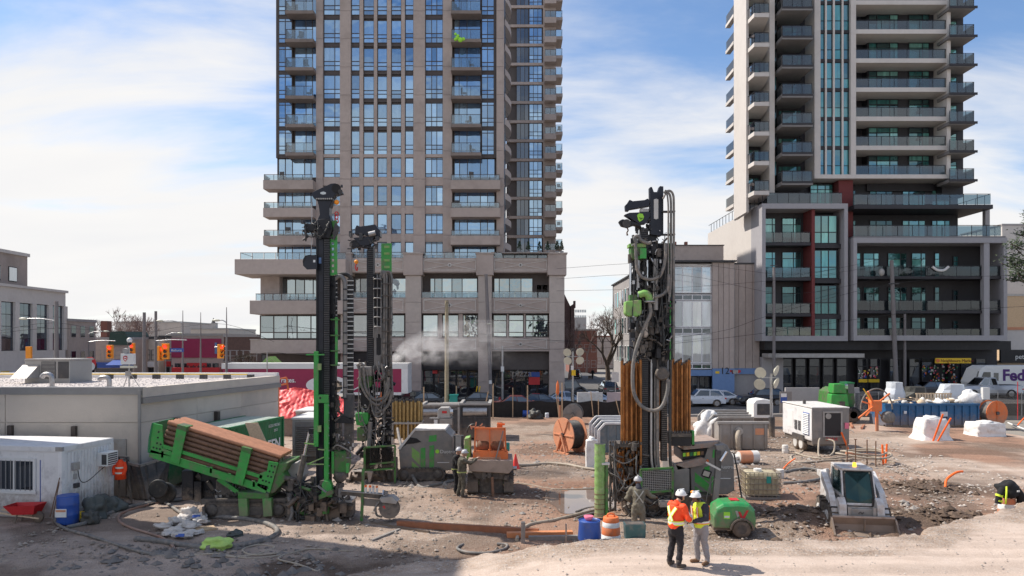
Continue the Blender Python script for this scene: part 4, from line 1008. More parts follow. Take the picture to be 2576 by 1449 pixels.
def corner_bank():
 t=thing('corner_building','pale stone corner building with tall dark windows and a brown set-back top storey','building',(-66,78,0))
 x=-57.3
 y0,y1=74.0,92.0
 zt=PZ(855*.8587,92.0)
 zc=12.9
 M('bank_stone',(.64,.60,.57),.8,var=.06,dirt=(.50,.46,.44,.5),dscale=.3)
 MB().bx(-80,x-.4,y0,y1,0,zc).build('wall','core',t)
 b=MB().bx(x-.4,x,y0,y1,10.9,zc-.3).bx(x-.4,x,y0,y1,3.1,5.3);b.bx(x-.5,x+.25,y0,y1+.2,zc-.3,zc)
 b.build('stone_front','bank_stone',t)
 n=6;st=(y1-y0)/n
 for i in range(n+1):MB().bx(x-.4,x+.05,y0+i*st-.36,y0+i*st+.36,5.3,10.9).build('stone_pier','bank_stone',t)
 for i in range(n):
  a=y0+i*st+.36
  f=MB().bx(x-.35,x-.25,a,a+st-.72,5.3,10.9).build('window','dark_frame',t)
  for k in range(4):
   for j in range(2):MB().bx(x-.249,x-.235,a+.05+j*(st-.8)/2,a+(j+1)*(st-.8)/2,5.4+k*1.37,6.7+k*1.37).build('pane','office_dark',f)
 MB().bx(-78,x-3.0,y0,89.2,zc,16.9).build('upper_storey','stone',t)
 MB().bx(-78.2,x-2.8,y0,89.4,16.9,17.3).build('coping','bank_stone',t)
 for yy in(79.5,83.0,85.8):
  f=MB().bx(x-3.01,x-2.95,yy,yy+1.5,13.6,15.4).build('window','dark_frame',t);MB().bx(x-2.949,x-2.93,yy+.1,yy+1.4,13.7,15.3).build('pane','office_glass',f)
 MB().bx(x-.2,x+.1,y0,y1,2.2,3.1).build('shop_sign','bank_stone',t)
 for yy,m_ in((80.2,'yellow'),(82.0,'white_clean'),(85,'red'),(88,'green_dark')):MB().bx(x+.1,x+.14,yy,yy+1.3,2.0,3.0).build('shop_poster',m_,t)
 for k in range(7):MB().bx(x-.3,x-.22,y0+k*2.5+.2,y0+k*2.5+2.2,.2,2.1).build('shop_window','shop_glass',t)
corner_bank()
facade('shop_building','grey stucco two storey shop beside the pale corner building',(-72,92.3,0),14.9,6,9.0,'stone',2,3,'shop_glass','grey_conc','dark_grey','x')
def green_roof_shop():
 Y=104;t=facade('shop_house','dark brick shop with a green mansard roof and blue shop sign',(PX(231,Y),Y,0),PX(338,Y)-PX(231,Y),9,PZ(858,Y)+.2,'stone',1,4,'teal_dark','grey_conc','blue_plastic')
 b=MB();x0,x1=PX(276,Y),PX(336,Y);z0,z1=PZ(868,Y),PZ(834,Y)
 b.prism([(x0,z0),(x1-.2,z0),(x1-1.1,z1),(x0+.3,z1)],Y-.4,Y+6,'y');b.build('mansard_roof','green_roof',t)
 MB().bx(PX(243,Y),PX(260,Y),Y+1,Y+2.2,PZ(850,Y),PZ(807,Y)).build('chimney','brick',t)
green_roof_shop()
facade('shop_house','cream two storey shop with arched upper windows behind the traffic lights',(PX(338,108),108,0),PX(400,108)-PX(338,108),9,PZ(853,108),'beige_wall',1,3,'shop_glass','dark_grey','white_paint')
facade('shop_house','narrow grey stucco shop between the cream shop and the red hoarding',(PX(401,110),110,0),PX(432,110)-PX(401,110),9,PZ(850,110),'grey_conc',1,2,'shop_glass','dark_grey','red')
def red_hall():
 Y=106;t=facade('low_hall','low beige hall with a large dark red painted wall',(PX(432,Y),Y,0),PX(563,Y)-PX(432,Y),14,PZ(845,Y),'stone',0,0,trim='grey_light')
 MB().pb(431,556,852,900,Y-.15,.148).build('painted_panel','maroon',t)
 MB().pb(432,552,925,937,Y-1.2,1.19).build('awning','red',t)
 MB().pb(540,546,862,890,Y-.5,.1).build('banner','blue_wall',t)
 MB().pb(470,520,913,922,Y-.12,.1).build('shop_sign','red',t)
 for k in range(6):window(t,PX(440+k*19,Y),PX(455+k*19,Y),.3,3.2,Y-.06,(1,),(1,),'dark_grey','shop_glass',.1)
 for k in range(9):MB().pb(432+k*13.3,434+k*13.3,918,925,Y-.9,.1).build('awning_strut','dark_grey',t)
red_hall()
facade('brick_block','dark brown brick block beside the stone tower base',(PX(563,100),100,0),PX(645,100)-PX(563,100),9,PZ(848,100),'red_dark',1,5,'shop_glass','grey_conc','dark_grey')
facade('far_building','long pinkish low apartment block behind the bare trees',(PX(292,190),190,0),PX(455,190)-PX(292,190),20,PZ(812,190),'stone_light',3,16,'office_glass','grey_light',ww=1.6)
facade('far_building','cream flat roofed building with a small rooftop lantern',(PX(480,170),170,0),PX(575,170)-PX(480,170),18,PZ(829,170),'beige_wall',2,8,'shop_glass','grey_light')
def lantern():
 Y=172;t=thing('roof_lantern','small roof lantern with a spike on the cream flat roofed building','lantern',(PX(537,Y),Y,PZ(829,Y)))
 MB().bx(PX(531,Y),PX(543,Y),Y,Y+1.2,PZ(829,Y)+.3,PZ(812,Y)).build('body','grey_light',t);MB().cyl(PT(537,812,Y+.6),PT(537,800,Y+.6),.5,.05,8).build('spike','dark_grey',t)
lantern()
facade('brick_house','red brick house behind the bare street trees',(PX(1432,150),150,0),PX(1502,150)-PX(1432,150),10,PZ(832,150),'brick',2,4,'shop_glass','grey_light')
def steeple():
 Y=125;t=thing('church_gable','dark brick church gable peeping out beside the stone tower','church',(PX(1425,Y),Y,0))
 MB().pp([(1405,900),(1405,700),(1420,740),(1434,769),(1436,900)],Y,12).build('gable_wall','red_dark',t)
 MB().pp([(1436,900),(1436,769),(1445,763),(1446,900)],Y-.4,2).build('buttress','red_dark',t)
 MB().pb(1443,1448,757,775,Y-.6,1).build('pinnacle','red_dark',t)
steeple()
facade('brick_house','pale house with a brown roof at the end of the cross street',(PX(1500,175),175,0),PX(1560,175)-PX(1500,175),10,PZ(848,175),'stone',1,4,'shop_glass','brick')
facade('far_building','grey far tower block faint beyond the church gable',(PX(1440,420),420,0),PX(1475,420)-PX(1440,420),20,PZ(800,420),'grey_conc',8,6,'office_glass','grey_light')
def pet_shop():
 Y=78.1;t=thing('shop_building','low pale shop with a black sign reading pet market at the east edge','shop',(PX(2536,Y),Y,0))
 X=lambda v:PX(v,Y)
 MB().bx(X(2515),X(2760),Y,90,PZ(880,Y),PZ(830,Y)).build('wall','white_conc',t)
 MB().bx(X(2515),X(2760),Y-.1,90,PZ(830,Y),PZ(823,Y)).build('coping','orange_faded',t)
 s=MB().bx(X(2515),X(2760),Y-.15,Y+.1,PZ(913,Y),PZ(880,Y)).build('shop_sign','black_steel',t)
 text('sign_lettering','pet market',.75,(X(2551),Y-.17,PZ(903,Y)),'white_clean',s)
 MB().bx(X(2515),X(2760),Y+.4,90,0,PZ(913,Y)).build('shop_wall','wood_pale',t)
 for k in range(7):window(t,X(2540+k*30),X(2566+k*30),.2,PZ(920,Y),Y+.3,(1,),(1,),'dark_frame','shop_glass')
pet_shop()
facade('white_block','plain white block rising behind the pine tree',(PX(2521,130),130,0),30,12,PZ(568,130),'white_conc',0,0,trim='grey_conc')
facade('row_house','tan brick row house beyond the low pale shop',(PX(2533,112),112,0),26,10,PZ(745,112),'wood',2,6,'shop_glass','grey_light')
facade('shade_block','unseen tall pale block added to shade the left foreground',(-32,20,0),9.8,8.6,26.5,'bank_stone',8,3,'office_glass','grey_conc',face='x')  # out of view, added only to throw shade over the left foreground
# ======== low beige building on the left
def low_building():
 t=thing('low_building','low beige rendered building with a gravel roof and metal flashing','building',(-20,29,0))
 A=(-14.95,28.9);B=(-12.9,39.6);h=4.4
 dx,dy=B[0]-A[0],B[1]-A[1];ln=math.hypot(dx,dy);ux,uy=dx/ln,dy/ln;nx,ny=uy,-ux
 body=[(-21.9,A[1]),A,B,(-34,B[1]),(-34,A[1])]
 MB().prism([(-34,A[1]+.05),(A[0]-.05,A[1]+.05),(B[0]-.05,B[1]),(-34,B[1])],0,h-.35,'z').build('wall','beige_wall',t)
 for x0,x1 in((-34,-20.45),(-20.42,A[0])):
  MB().bx(x0,x1,A[1],A[1]+.05,0,2.98).build('wall_panel','beige_wall',t);MB().bx(x0,x1,A[1],A[1]+.05,3.0,4.12).build('wall_panel','beige_wall',t)
 for k in range(3):
  s0,s1=k*ln/3+.01,(k+1)*ln/3-.01
  for z0,z1 in((0,2.98),(3.0,3.75)):
   p=[(A[0]+ux*s+nx*o,A[1]+uy*s+ny*o)for s,o in((s0,0),(s1,0),(s1,-.05),(s0,-.05))]
   MB().prism(p,z0,z1,'z').build('wall_panel','beige_wall',t)
 MB().bx(-34,A[0]+.06,A[1]-.06,A[1]+.3,4.12,4.42).build('flashing','flashing',t)
 def strip(o0,o1,z0,z1,name,m):
  p=[(A[0]+ux*s+nx*o,A[1]+uy*s+ny*o)for s,o in((.0,o1),(ln,o1),(ln,o0),(.0,o0))]
  MB().prism(p,z0,z1,'z').build(name,m,t)
 strip(-.3,.08,4.0,4.40,'flashing','beige_wall');strip(-.02,.16,3.76,3.99,'gutter','flashing')
 MB().bx(-34,B[0],B[1]-.25,B[1]+.1,h-.3,h+.16).build('rear_parapet','white_paint',t)
 MB().prism([(-34,A[1]+.3),(A[0]-.2,A[1]+.3),(B[0]-.2,B[1]-.25),(-34,B[1]-.25)],h-.34,h-.1,'z').build('roof','gravel_roof',t)
 q=np.random.RandomState(2);n=2600;Y=29.3+(q.rand(n)**.8)*10;X=-30+q.rand(n)*(A[0]-.4+(Y-A[1])*dx/dy+30);b=MB()
 for x,y in zip(X,Y):
  r=q.uniform(.02,.05);z=h-.1;b.add([(x-r,y,z),(x+r*.3,y-r,z),(x+r,y+r*.4,z),(x,y+r,z),(x,y,z+r*.8)],[(0,1,4),(1,2,4),(2,3,4),(3,0,4)])
 b.build('roof_gravel','gravel_roof',t,kind='stuff')
 MB().cyl((-14.97,28.8,.1),(-14.97,28.8,4.3),.06).build('downpipe','flashing',t)
 for x,y in((28,1083),(188,1085)):
  p=PT(x,y,28.85);MB().bx(p[0]-.09,p[0]+.09,28.72,28.9,p[2]-.21,p[2]+.21).build('wall_lamp','bronze',t,bevel=.02)
 for f in(.19,.46):
  s=ln*f;p=(A[0]+ux*s+nx*.1,A[1]+uy*s+ny*.1);MB().box((p[0],p[1],2.75),(.2,.2,.45),rz=-.2).build('wall_lamp','bronze',t)
 d=MB().bx(PX(258,28.9),PX(319,28.9),28.82,28.897,.05,PZ(1105,28.9)).build('door','grey_light',t)
 MB().bx(PX(312,28.8),PX(314,28.8),28.76,28.82,1.0,1.2).build('handle','dark_grey',d)
 p=MB();p.tube([(-34,B[1]-1.6,h+.15),(-20,B[1]-1.6,h+.15),(B[0]-1.2,B[1]-1.4,h+.12)],.03,6,0);p.build('gas_pipe','yellow',t)
 for k in range(9):MB().bx(-24+k*1.25,-23.7+k*1.25,B[1]-1.75,B[1]-1.45,h-.1,h+.13).build('pipe_block','dark_grey',t)
 r=MB().cyl((-30,37.9,h+.42),(B[0]-.55,37.9,h+.42),.05,n=8)
 for k in range(8):r.cyl((-28+k*2,37.9,h-.1),(-28+k*2,37.9,h+.42),.03,n=6)
 return t
low_building()
def vent(px,py,h0,label):
 Y=30.6;x=PX(px,Y);t=thing('roof_vent',label,'vent',(x,Y,4.3),'gooseneck vents on the gravel roof')
 z=4.3;MB().tube([(x+.22,Y,z),(x+.22,Y,z+h0*.7),(x+.12,Y,z+h0),(x-.1,Y,z+h0),(x-.22,Y,z+h0*.78)],.1,10,5).build('duct','steel',t)
 MB().cyl((x+.22,Y,z),(x+.22,Y,z+.05),.18).build('flange','flashing',t)
vent(118,955,.55,'bigger gooseneck vent in front of the grey roof unit');vent(262,955,.42,'smaller gooseneck vent standing east of the grey roof unit')
def hvac():
 Y=34.0;t=thing('roof_unit','grey rooftop air handling unit with slanted intake hood','air conditioner',(PX(118,Y),Y,4.3))
 MB().pb(62,176,907,965,Y,1.8).build('casing','hvac',t,bevel=.02)
 MB().pb(61,177,903,907,Y-.03,1.9).build('lid','grey_light',t)
 MB().pb(104,139,910,952,Y-.03,.028).build('coil_grille','dark_grey',t);MB().pb(146,172,910,952,Y-.03,.028).build('coil_grille','dark_grey',t)
 q=MB().prism([(Y-.9,PZ(950,Y)),(Y-.02,PZ(950,Y)),(Y-.02,PZ(918,Y))],PX(58,Y),PX(99,Y),'x');q.build('intake_hood','grey_light',t)
 MB().pb(58,176,966,976,Y+.05,1.7).build('curb','flashing',t)
 for i in range(12):MB().pb(105,138,911+i*3.4,912.2+i*3.4,Y-.045,.014).build('louver','hvac',t)
hvac()
def camera_mast():
 Y=30.4;t=thing('security_mast','white security camera mast with red shield sign on the gravel roof','security camera',(PX(325,Y),Y,4.3))
 MB().cyl((PX(325,Y),Y,4.3),PT(325,862,Y),.03).build('pole','steel',t)
 b=MB().pb(303,336,890,917,Y-.1,.2).build('control_box','white_clean',t,bevel=.02)
 s=[(310,897),(315,895),(320,897),(320,904),(315,910),(310,904)]
 MB().pp(s,Y-.115,.014).build('shield_sign','red',b);MB().pp([(312,899),(315,897.5),(318,899),(318,903.5),(315,907.5),(312,903.5)],Y-.13,.014).build('shield_field','white_clean',b)
 MB().pp([(312.6,900.5),(317.4,900.5),(316.5,903.5),(313.5,903.5)],Y-.145,.013).build('shield_mark','red',b)
 MB().ell(PT(326,856,Y),(.11,.11,.11),12,8).build('dome_camera','white_clean',t);MB().ell(PT(326,865,Y),(.09,.09,.08),12,8).build('lens','black_steel',t)
 MB().lathe([(.12,0),(.14,.06),(.1,.1)],PT(315,884,Y-.05),14,'y').build('siren','grey_light',t)
 MB().pb(302,336,921,926,Y-.1,.3).build('flood_lamp','lamp_white',t);MB().pb(315,328,934,946,Y-.05,.08).build('junction_box','grey_light',t)
 for s in(-1,1):MB().bar((PX(325,Y),Y,5.0),(PX(325,Y)+s*.35,Y+.2,4.3),.03).build('leg','steel',t)
camera_mast()
# ======== street poles, signals, wires
def lamp_pole(px,base_y,top,Y,r=.13,label='',arm=None,kind='steel',cat='lamp post',name='street_lamp',rt=None):
 x=PX(px,Y);t=thing(name,label,cat,(x,Y,0))
 MB().cyl((x,Y,0),(x,Y,PZ(top,Y)),r,rt or r*.7,10).build('pole',kind,t)
 if arm:
  ax,ay=arm
  MB().tube([(x,Y,PZ(ay+6,Y)),((x*.5+PX(ax,Y)*.5),Y,PZ(ay,Y)),(PX(ax,Y),Y,PZ(ay,Y))],.05,6,3).build('arm','steel',t)
  s=1 if ax>px else-1
  MB().ell((PX(ax,Y)+s*.25,Y,PZ(ay,Y)),(.42,.16,.11),10,6).build('lamp_head','lamp_white',t)
 return t
lamp_pole(142,0,758,62.5,.22,'thick concrete street pole with lamp arm in front of the pale corner building',(66,802),'concrete_pole')
lamp_pole(363,0,786,75,.22,'plain thick concrete pole beside the camera mast, nearest the cream shop',None,'concrete_pole','utility pole','utility_pole')
lamp_pole(392,0,783,78,.2,'thick concrete pole with a lamp arm reaching west over the signals',(398,807),'concrete_pole')
lamp_pole(460,0,781,76,.16,'tapered street pole carrying a lamp arm above the blue street name sign',(408,807),'concrete_pole',rt=.03)
lamp_pole(505,0,786,80,.16,'slim tapered street pole in front of the red painted wall',None,'concrete_pole','utility pole','utility_pole',.03)
lamp_pole(570,0,773,66,.17,'tall tapered pole with curved lamp arm at the east end of the red painted wall',(551,806),'concrete_pole',rt=.03)
lamp_pole(223,0,860,88,.09,'thin grey pole before the dark shop with a lamp arm pointing east',(262,834),'concrete_pole')
lamp_pole(417,0,848,90,.08,'thin pole with a lamp arm beside the orange signals',(448,838),'concrete_pole')
def signal(px,py,Y,label,turned=0,h=34):
 x,z=PX(px,Y),PZ(py,Y);s=h/1803*Y
 t=thing('traffic_signal',label,'traffic light',(x,Y,z),'orange traffic signals at the west crossing')
 w=s*.46
 b=MB().box((x,Y,z),(w,.25,s),rz=turned).build('housing','signal_orange',t,bevel=.03)
 d=Vector((math.sin(turned),-math.cos(turned),0))
 for i,m_ in enumerate(('red_lens','dark_lens','dark_lens')):
  c=Vector((x,Y,z+s*(.30-.3*i)))+d*.13
  if abs(turned)<2:
   MB().cyl(c,c+d*.03,s*.115,n=12).build('lens',m_,b)
   v=MB();
   for k in range(7):
    a=math.pi*k/6;u=Vector((d.y,-d.x,0))*math.cos(a)*s*.13+Vector((0,0,1))*math.sin(a)*s*.13
    if k:v.add([p0,p0+d*.22,c+u+d*.22,c+u],[(0,1,2,3),(3,2,1,0)])
    p0=c+u
   v.build('visor','signal_orange',b)
 return t
signal(277,885,72,'orange traffic signal with red lit, hung left of the security shield sign')
signal(332,880,76,'orange traffic signal with red lit, partly behind the white camera dome')
signal(417,884,70,'orange traffic signal with red lit, next to the blue street name sign',h=40)
signal(404,889,70.5,'orange signal turned sideways, half behind the one by the blue sign',R(75),37)
signal(555,884,68,'orange signal facing east on the tall tapered pole',R(70),36)
signal(73,887,68,'orange traffic signal seen from behind above the roof unit',R(180),30)
def signal_arm(x0,x1,y,Y,name_,lab):
 t=MB().tube([PT(x0,y+2,Y),PT((x0+x1)/2,y-1,Y),PT(x1,y,Y)],.05,6,3).build(name_,'steel');tag(t,lab,'signal arm')
signal_arm(223,290,858,72.3,'signal_arm','steel arm holding the westmost lit signal');signal_arm(392,470,856,70.6,'signal_arm','steel arm above the signals by the blue street sign');signal_arm(540,570,872,68.3,'signal_arm','short steel arm on the tall tapered pole')
s=thing('street_sign','blue street name sign reading Bathurst hung beside the signal','street sign',PT(443,881,70))
b=MB().pb(427,462,876,886,70,.05).build('plate','blue_plastic',s);text('sign_lettering','Bathurst',.3,(PX(431,70),69.98,PZ(884,70)),'white_clean',b)
def pole(px,top,Y,r,m_,label,lean=0,extra=None):
 x=PX(px,Y);t=thing('utility_pole',label,'utility pole',(x,Y,0))
 MB().cyl((x,Y,0),(x+lean,Y,PZ(top,Y)),r,r*.8,10).build('pole',m_,t);return t
t=pole(1124,756,61.7,.19,'wood_pole','bare timber utility pole rising behind the steel tanks')
MB().tube([PT(1119,786,61.5),PT(1122,762,61.4),PT(1130,765,61.4),PT(1131,790,61.5)],.02,5,4).build('cable_loop','hose_black',t)
MB().tube([PT(1118,850,61.5),PT(1108,838,61.4),PT(1104,852,61.5)],.015,5,4).build('cable_loop','hose_black',t)
t=pole(1236,690,73.6,.2,'concrete_pole','leaning concrete pole beside the shop pier, white plate on it',-.55);MB().pb(1230,1237,957,966,73.3,.03).build('sign_plate','white_clean',t)
MB().ell(PT(1231,815,73.4),(.22,.15,.1),8,6).build('lamp_head','lamp_white',t)
t=pole(1264,870,73.4,.12,'steel','slim grey pole with a white parking sign in front of the pizza shop');MB().pb(1260,1268,922,935,73.2,.03).build('sign_plate','white_clean',t)
t=pole(1947,672,73.8,.17,'concrete_pole','slim concrete pole in front of the westerly white box frame');MB().pb(1938,1956,667,669,73.6,.1).build('crossarm','dark_grey',t)
t=pole(2256,655,73.8,.24,'concrete_pole','tall leaning concrete pole before the large dark loggias',-.55)
MB().pb(2236,2262,712,715,73.6,.1).build('crossarm','dark_grey',t);MB().ell(PT(2218,685,73.6),(.3,.2,.4),8,6).build('transformer','grey_light',t)
pole(2276,790,74.4,.16,'concrete_pole','shorter concrete pole just east of the tall leaning pole')
def wire(pts,r,label):
 b=MB();b.tube([PT(*p)for p in pts],r,4,4);tag(b.build('overhead_wire','black_rubber'),label,'wire','overhead wires along the street')
wire([(1240,845,73),(1500,860,72),(1790,838,72),(1947,790,72),(2256,712,72),(2600,690,72)],.018,'lowest overhead wire crossing in front of the grey block')
wire([(1237,880,73),(1600,872,72.5),(1947,835,72.5),(2256,790,72.5),(2600,770,72)],.018,'sagging overhead wire passing just above the shop canopy')
wire([(1400,676,74),(1700,660,74),(1990,690,74),(2250,645,74)],.014,'thin upper wire ending on the tall leaning pole')
wire([(1400,702,74),(1700,690,74),(1990,740,74),(2250,690,74)],.014,'thin wire second from the top between the towers')
wire([(1400,732,74),(1700,724,74),(2000,700,73),(2240,665,73)],.014,'thin wire third from the top between the towers')
wire([(720,820,74),(900,838,74),(1124,838,61.6),(1236,842,73)],.016,'dark wire running along the stone base to the timber pole')
wire([(0,838,60),(142,826,62.5),(363,835,75),(460,822,76),(570,816,66),(690,860,66)],.016,'overhead wire slung between the western street poles')
wire([(0,832,60),(142,812,62.5),(300,840,70),(460,850,76)],.016,'overhead wire rising to the concrete pole over the roof')
wire([(560,908,66),(600,902,66),(672,887,66),(740,891,66),(800,893,66)],.02,'pale cable strung on a thin post above the maroon trailer')
t=MB().cyl((PX(672,66),66,0),PT(672,884,66),.05).build('post','grey_light');tag(t,'thin grey post rising behind the maroon trailer','post')
def lamp_cluster(px,Y,y0,lamps,arm_y,label,sign=True):
 x=PX(px,Y);t=thing('flood_standard',label,'flood light',(x,Y,0))
 MB().cyl((x,Y,0),(x,Y,PZ(y0,Y)),.09).build('pole','steel',t)
 for ay,a,b in arm_y:MB().bar(PT(a,ay,Y-.1),PT(b,ay,Y-.1),.05).build('arm','steel',t)
 for lx,ly,tx in lamps:
  c=Vector(PT(lx,ly,Y-.15));r=.36*Y/62 if Y>55 else .38
  d=Vector((tx,-.75,-.25-abs(tx)*.1)).normalized()
  b=MB();b.cyl(c-d*.14,c,r*.35,r,14).cyl(c,c+d*.02,r,r,14);b.build('lamp_head','lamp_white',t)
 if sign:MB().pb(px-4,px+4,876,884,Y-.1,.25).build('control_box','dark_grey',t)
 return t
t=lamp_cluster(1441,62.4,880,[(1427,887,-.2),(1459,886,.25),(1428,908,-.2),(1459,907,.2)],[(897,1425,1460)],'temporary flood light standard with four round lamps beside the cross street')
MB().pb(1438,1448,931,945,62.2,.03).build('warning_plate','yellow',t);MB().pb(1436,1443,920,931,62.2,.03).build('sign_plate','white_clean',t)
t=lamp_cluster(1940,47.5,940,[(1913,938,-.55),(1953,933,.9),(1911,967,-.55),(1953,964,.9)],[(950,1911,1956)],'temporary flood light standard with round lamps beside the white compressor',False)
MB().cyl((PX(1940,47.5),47.4,0),(PX(1940,47.5),47.4,1.3),.2).build('base','dark_grey',t)
# ======== cars
def car(label,paint,kind='sedan',group='cars along the street behind the fence'):
 L_,Wd,H={'sedan':(4.8,1.84,1.45),'suv':(4.5,1.86,1.68),'van':(5.0,2.0,2.0),'pickup':(5.9,2.02,1.92)}[kind]
 t=thing({'pickup':'pickup_truck'}.get(kind,'parked_car'),label,{'pickup':'pickup truck'}.get(kind,'car'),(0,0,0),group)
 h=L_/2;w=Wd/2;wx=(h*.62,-h*.60);rw=.34 if kind!='pickup' else .40;bl={'sedan':.92,'suv':1.04,'van':1.1,'pickup':1.18}[kind]
 def arch(cx,r):
  return[(cx+r*math.cos(a),.30+max(0,r*math.sin(a)))for a in[math.pi*k/8 for k in range(9)]]
 lo=[(-h,.38),(-h+.04,.30)]+arch(wx[1],rw+.07)[::-1]+arch(wx[0],rw+.07)[::-1]+[(h-.06,.28),(h,.45),(h-.02,.66),(h-.35,bl-.12 if kind!='pickup' else bl-.06),(h*.42,bl),(-h+.35,bl+.03),(-h+.02,bl-.08)]
 b=MB();n=len(lo);inset=.05
 prof=[(w-.09,0),(w,1),(w,1)]
 P=[(x,-w+(.10 if z>bl-.15 else .0),z)for x,z in lo]+[(x,w-(.10 if z>bl-.15 else .0),z)for x,z in lo]
 b.add(P,[tuple(range(n)),tuple(range(n,2*n))[::-1]]+[(i,n+i,n+(i+1)%n,(i+1)%n)for i in range(n)])
 o=b.build('body',paint,t,bevel=.05)
 if kind=='sedan':g=[(h*.36,bl-.02),(h*.02,H),(-h*.42,H-.02),(-h*.82,bl+.01)]
 elif kind=='suv':g=[(h*.40,bl-.02),(h*.10,H),(-h*.74,H-.04),(-h*.97,bl)]
 elif kind=='van':g=[(h*.66,bl-.05),(h*.40,H),(-h*.9,H),(-h*.98,bl)]
 else:g=[(h*.45,bl-.02),(h*.20,H),(-h*.16,H),(-h*.22,bl)]
 wi=[w-.10,w-.28,w-.28,w-.10]
 P=[(x,-q,z)for(x,z),q in zip(g,wi)]+[(x,q,z)for(x,z),q in zip(g,wi)]
 MB().add(P,[(0,1,2,3),(7,6,5,4),(0,4,5,1),(1,5,6,2),(2,6,7,3)]).build('roof',paint,t,bevel=.04)
 def lerp(a,b_,f):return tuple(a[i]+(b_[i]-a[i])*f for i in range(3))
 for s in(-1,1):
  c=[Vector((x,s*(q+.012),z))for(x,z),q in zip(g,wi)]
  spl=[(.06,.50),(.54,.94)]if kind!='pickup' else[(.08,.48),(.55,.94)]
  for f0,f1 in spl:
   lo_a,lo_b=c[0].lerp(c[3],f0),c[0].lerp(c[3],f1);hi_a,hi_b=c[1].lerp(c[2],f0),c[1].lerp(c[2],f1)
   q=[lo_a.lerp(hi_a,.08),lo_b.lerp(hi_b,.08),lo_b.lerp(hi_b,.88),lo_a.lerp(hi_a,.88)]
   MB().add(q,[(0,1,2,3),(3,2,1,0)]).build('side_window','car_glass',t)
  MB().box((h*.36,s*(w+.06),bl+.06),(.12,.18,.12)).build('mirror',paint,t,bevel=.03)
  MB().box((h*.0,s*(w+.005),bl-.2),(.16,.03,.03)).build('handle','dark_grey',t)
  MB().ell((h-.16,s*(w-.27),.66),(.16,.2,.1),8,6).build('headlight','lamp_white',t)
  MB().box((-h+.04,s*(w-.2),.82),(.14,.32,.14)).build('taillight','red',t,bevel=.02)
 for(i,j),nm in(((0,1),'windscreen'),((3,2),'rear_window')):
  a,b_=Vector((g[i][0],0,g[i][1])),Vector((g[j][0],0,g[j][1]));e=Vector((1 if i==0 else-1,0,.6))*.013
  q=[a.lerp(b_,.08)+Vector((0,-wi[i]+.10,0))+e,a.lerp(b_,.08)+Vector((0,wi[i]-.10,0))+e,a.lerp(b_,.9)+Vector((0,wi[j]-.06,0))+e,a.lerp(b_,.9)+Vector((0,-wi[j]+.06,0))+e]
  MB().add(q,[(0,1,2,3),(3,2,1,0)]).build(nm,'car_glass',t)
 if kind=='pickup':
  MB().bx(-h+.1,-h*.24,-w+.14,w-.14,bl+.028,bl+.04).build('bed_cover','dark_grey',t)
 for x in wx:
  for s in(-1,1):
   wh=MB().lathe([(.16,-.1),(rw-.03,-.11),(rw,-.06),(rw,.06),(rw-.03,.11),(.16,.1)],(x,s*(w-.12),rw),18,'y').build('wheel','tyre',t)
   r=MB();yy=s*(w-.005);r.lathe([(rw*.66,-.02),(rw*.66,.015)],(x,yy-s*.0,rw),14,'y')
   for k in range(5):
    a=k*1.2566;r.box((x+math.cos(a)*rw*.34,yy+s*.012,rw+math.sin(a)*rw*.34),(rw*.62,.03,.06),ry=-a)
   r.build('rim','rim',wh)
 MB().box((h-.01,0,.42),(.06,1.2,.16)).build('grille','black_steel',t);MB().box((-h+.0,0,.62),(.03,.5,.11)).build('number_plate','white_clean',t)
 return t
def at_px(px,Y):return PX(px,Y)
place(car('black sedan parked behind the row of gold tubes, nose to the maroon trailer','car_black'),(at_px(1062,68.5),68.5,.03),R(180))
place(car('black sedan between the timber pole and the brake-lit gap in traffic','car_black'),(at_px(1195,69.0),69.0,.03),R(180))
place(car('dark blue grey sedan in front of the pizza shop with pale headlights','car_navy'),(at_px(1340,67.0),67.0,.03),R(180))
place(car('light silver blue sedan half hidden behind the dark blue grey one','car_silverblue'),(at_px(1405,70.3),70.3,.03),R(180))
place(car('light silver blue sedan at the stop behind the white barrier panels','car_silverblue'),(at_px(1480,69.6),69.6,.03),R(180))
place(car('dark grey sedan tail peeping out beside the maroon trailer end','car_charcoal'),(at_px(1032,71.2),71.2,.03),R(180))
place(car('small dark red car low behind the black silt fence','car_red'),(at_px(1285,64.6),64.6,.03),R(180))
place(car('white suv waiting in front of the blue painted wall','car_white','suv'),(at_px(1762,70.0),70.0,.03),R(180))
place(car('white sedan beyond the suv, only its red tail light showing','car_white'),(at_px(1800,71.8),71.8,.03),R(180))
place(car('black car with bright front wheel passing the grey block','car_black','suv'),(at_px(1912,70.0),70.0,.13),R(180))
place(car('dark grey van at the mouth of the cross street beside the stone pier','car_charcoal','van'),(at_px(1424,80.5),80.5,.03),R(20))
place(car('silver grey suv driving away up the cross street','car_grey','suv'),(at_px(1530,86),86,.03),R(92))
place(car('small white car parked far up the cross street','car_white','suv','cars up the cross street'),(at_px(1470,165),165,.03),R(20))
place(car('dark parked car in shade at the far kerb of the cross street','car_black','suv','cars up the cross street'),(at_px(1448,125),125,.03),R(80))
place(car('silver grey crew cab pickup with black bed rail by the delivery truck','car_silver','pickup'),(at_px(2480,69.0),69.0,.98),R(180))
place(car('dark car behind the wrapped pallets near the market sign','car_charcoal'),(at_px(2330,71),71,.96),R(180))
place(car('white suv nosing out between the awning and the camera mast','car_white','suv','cars on the west side street'),(at_px(585,82),82,.03),R(170))
place(car('white van-like car beside the red awning','car_white','van','cars on the west side street'),(at_px(510,84),84,.03),R(170))
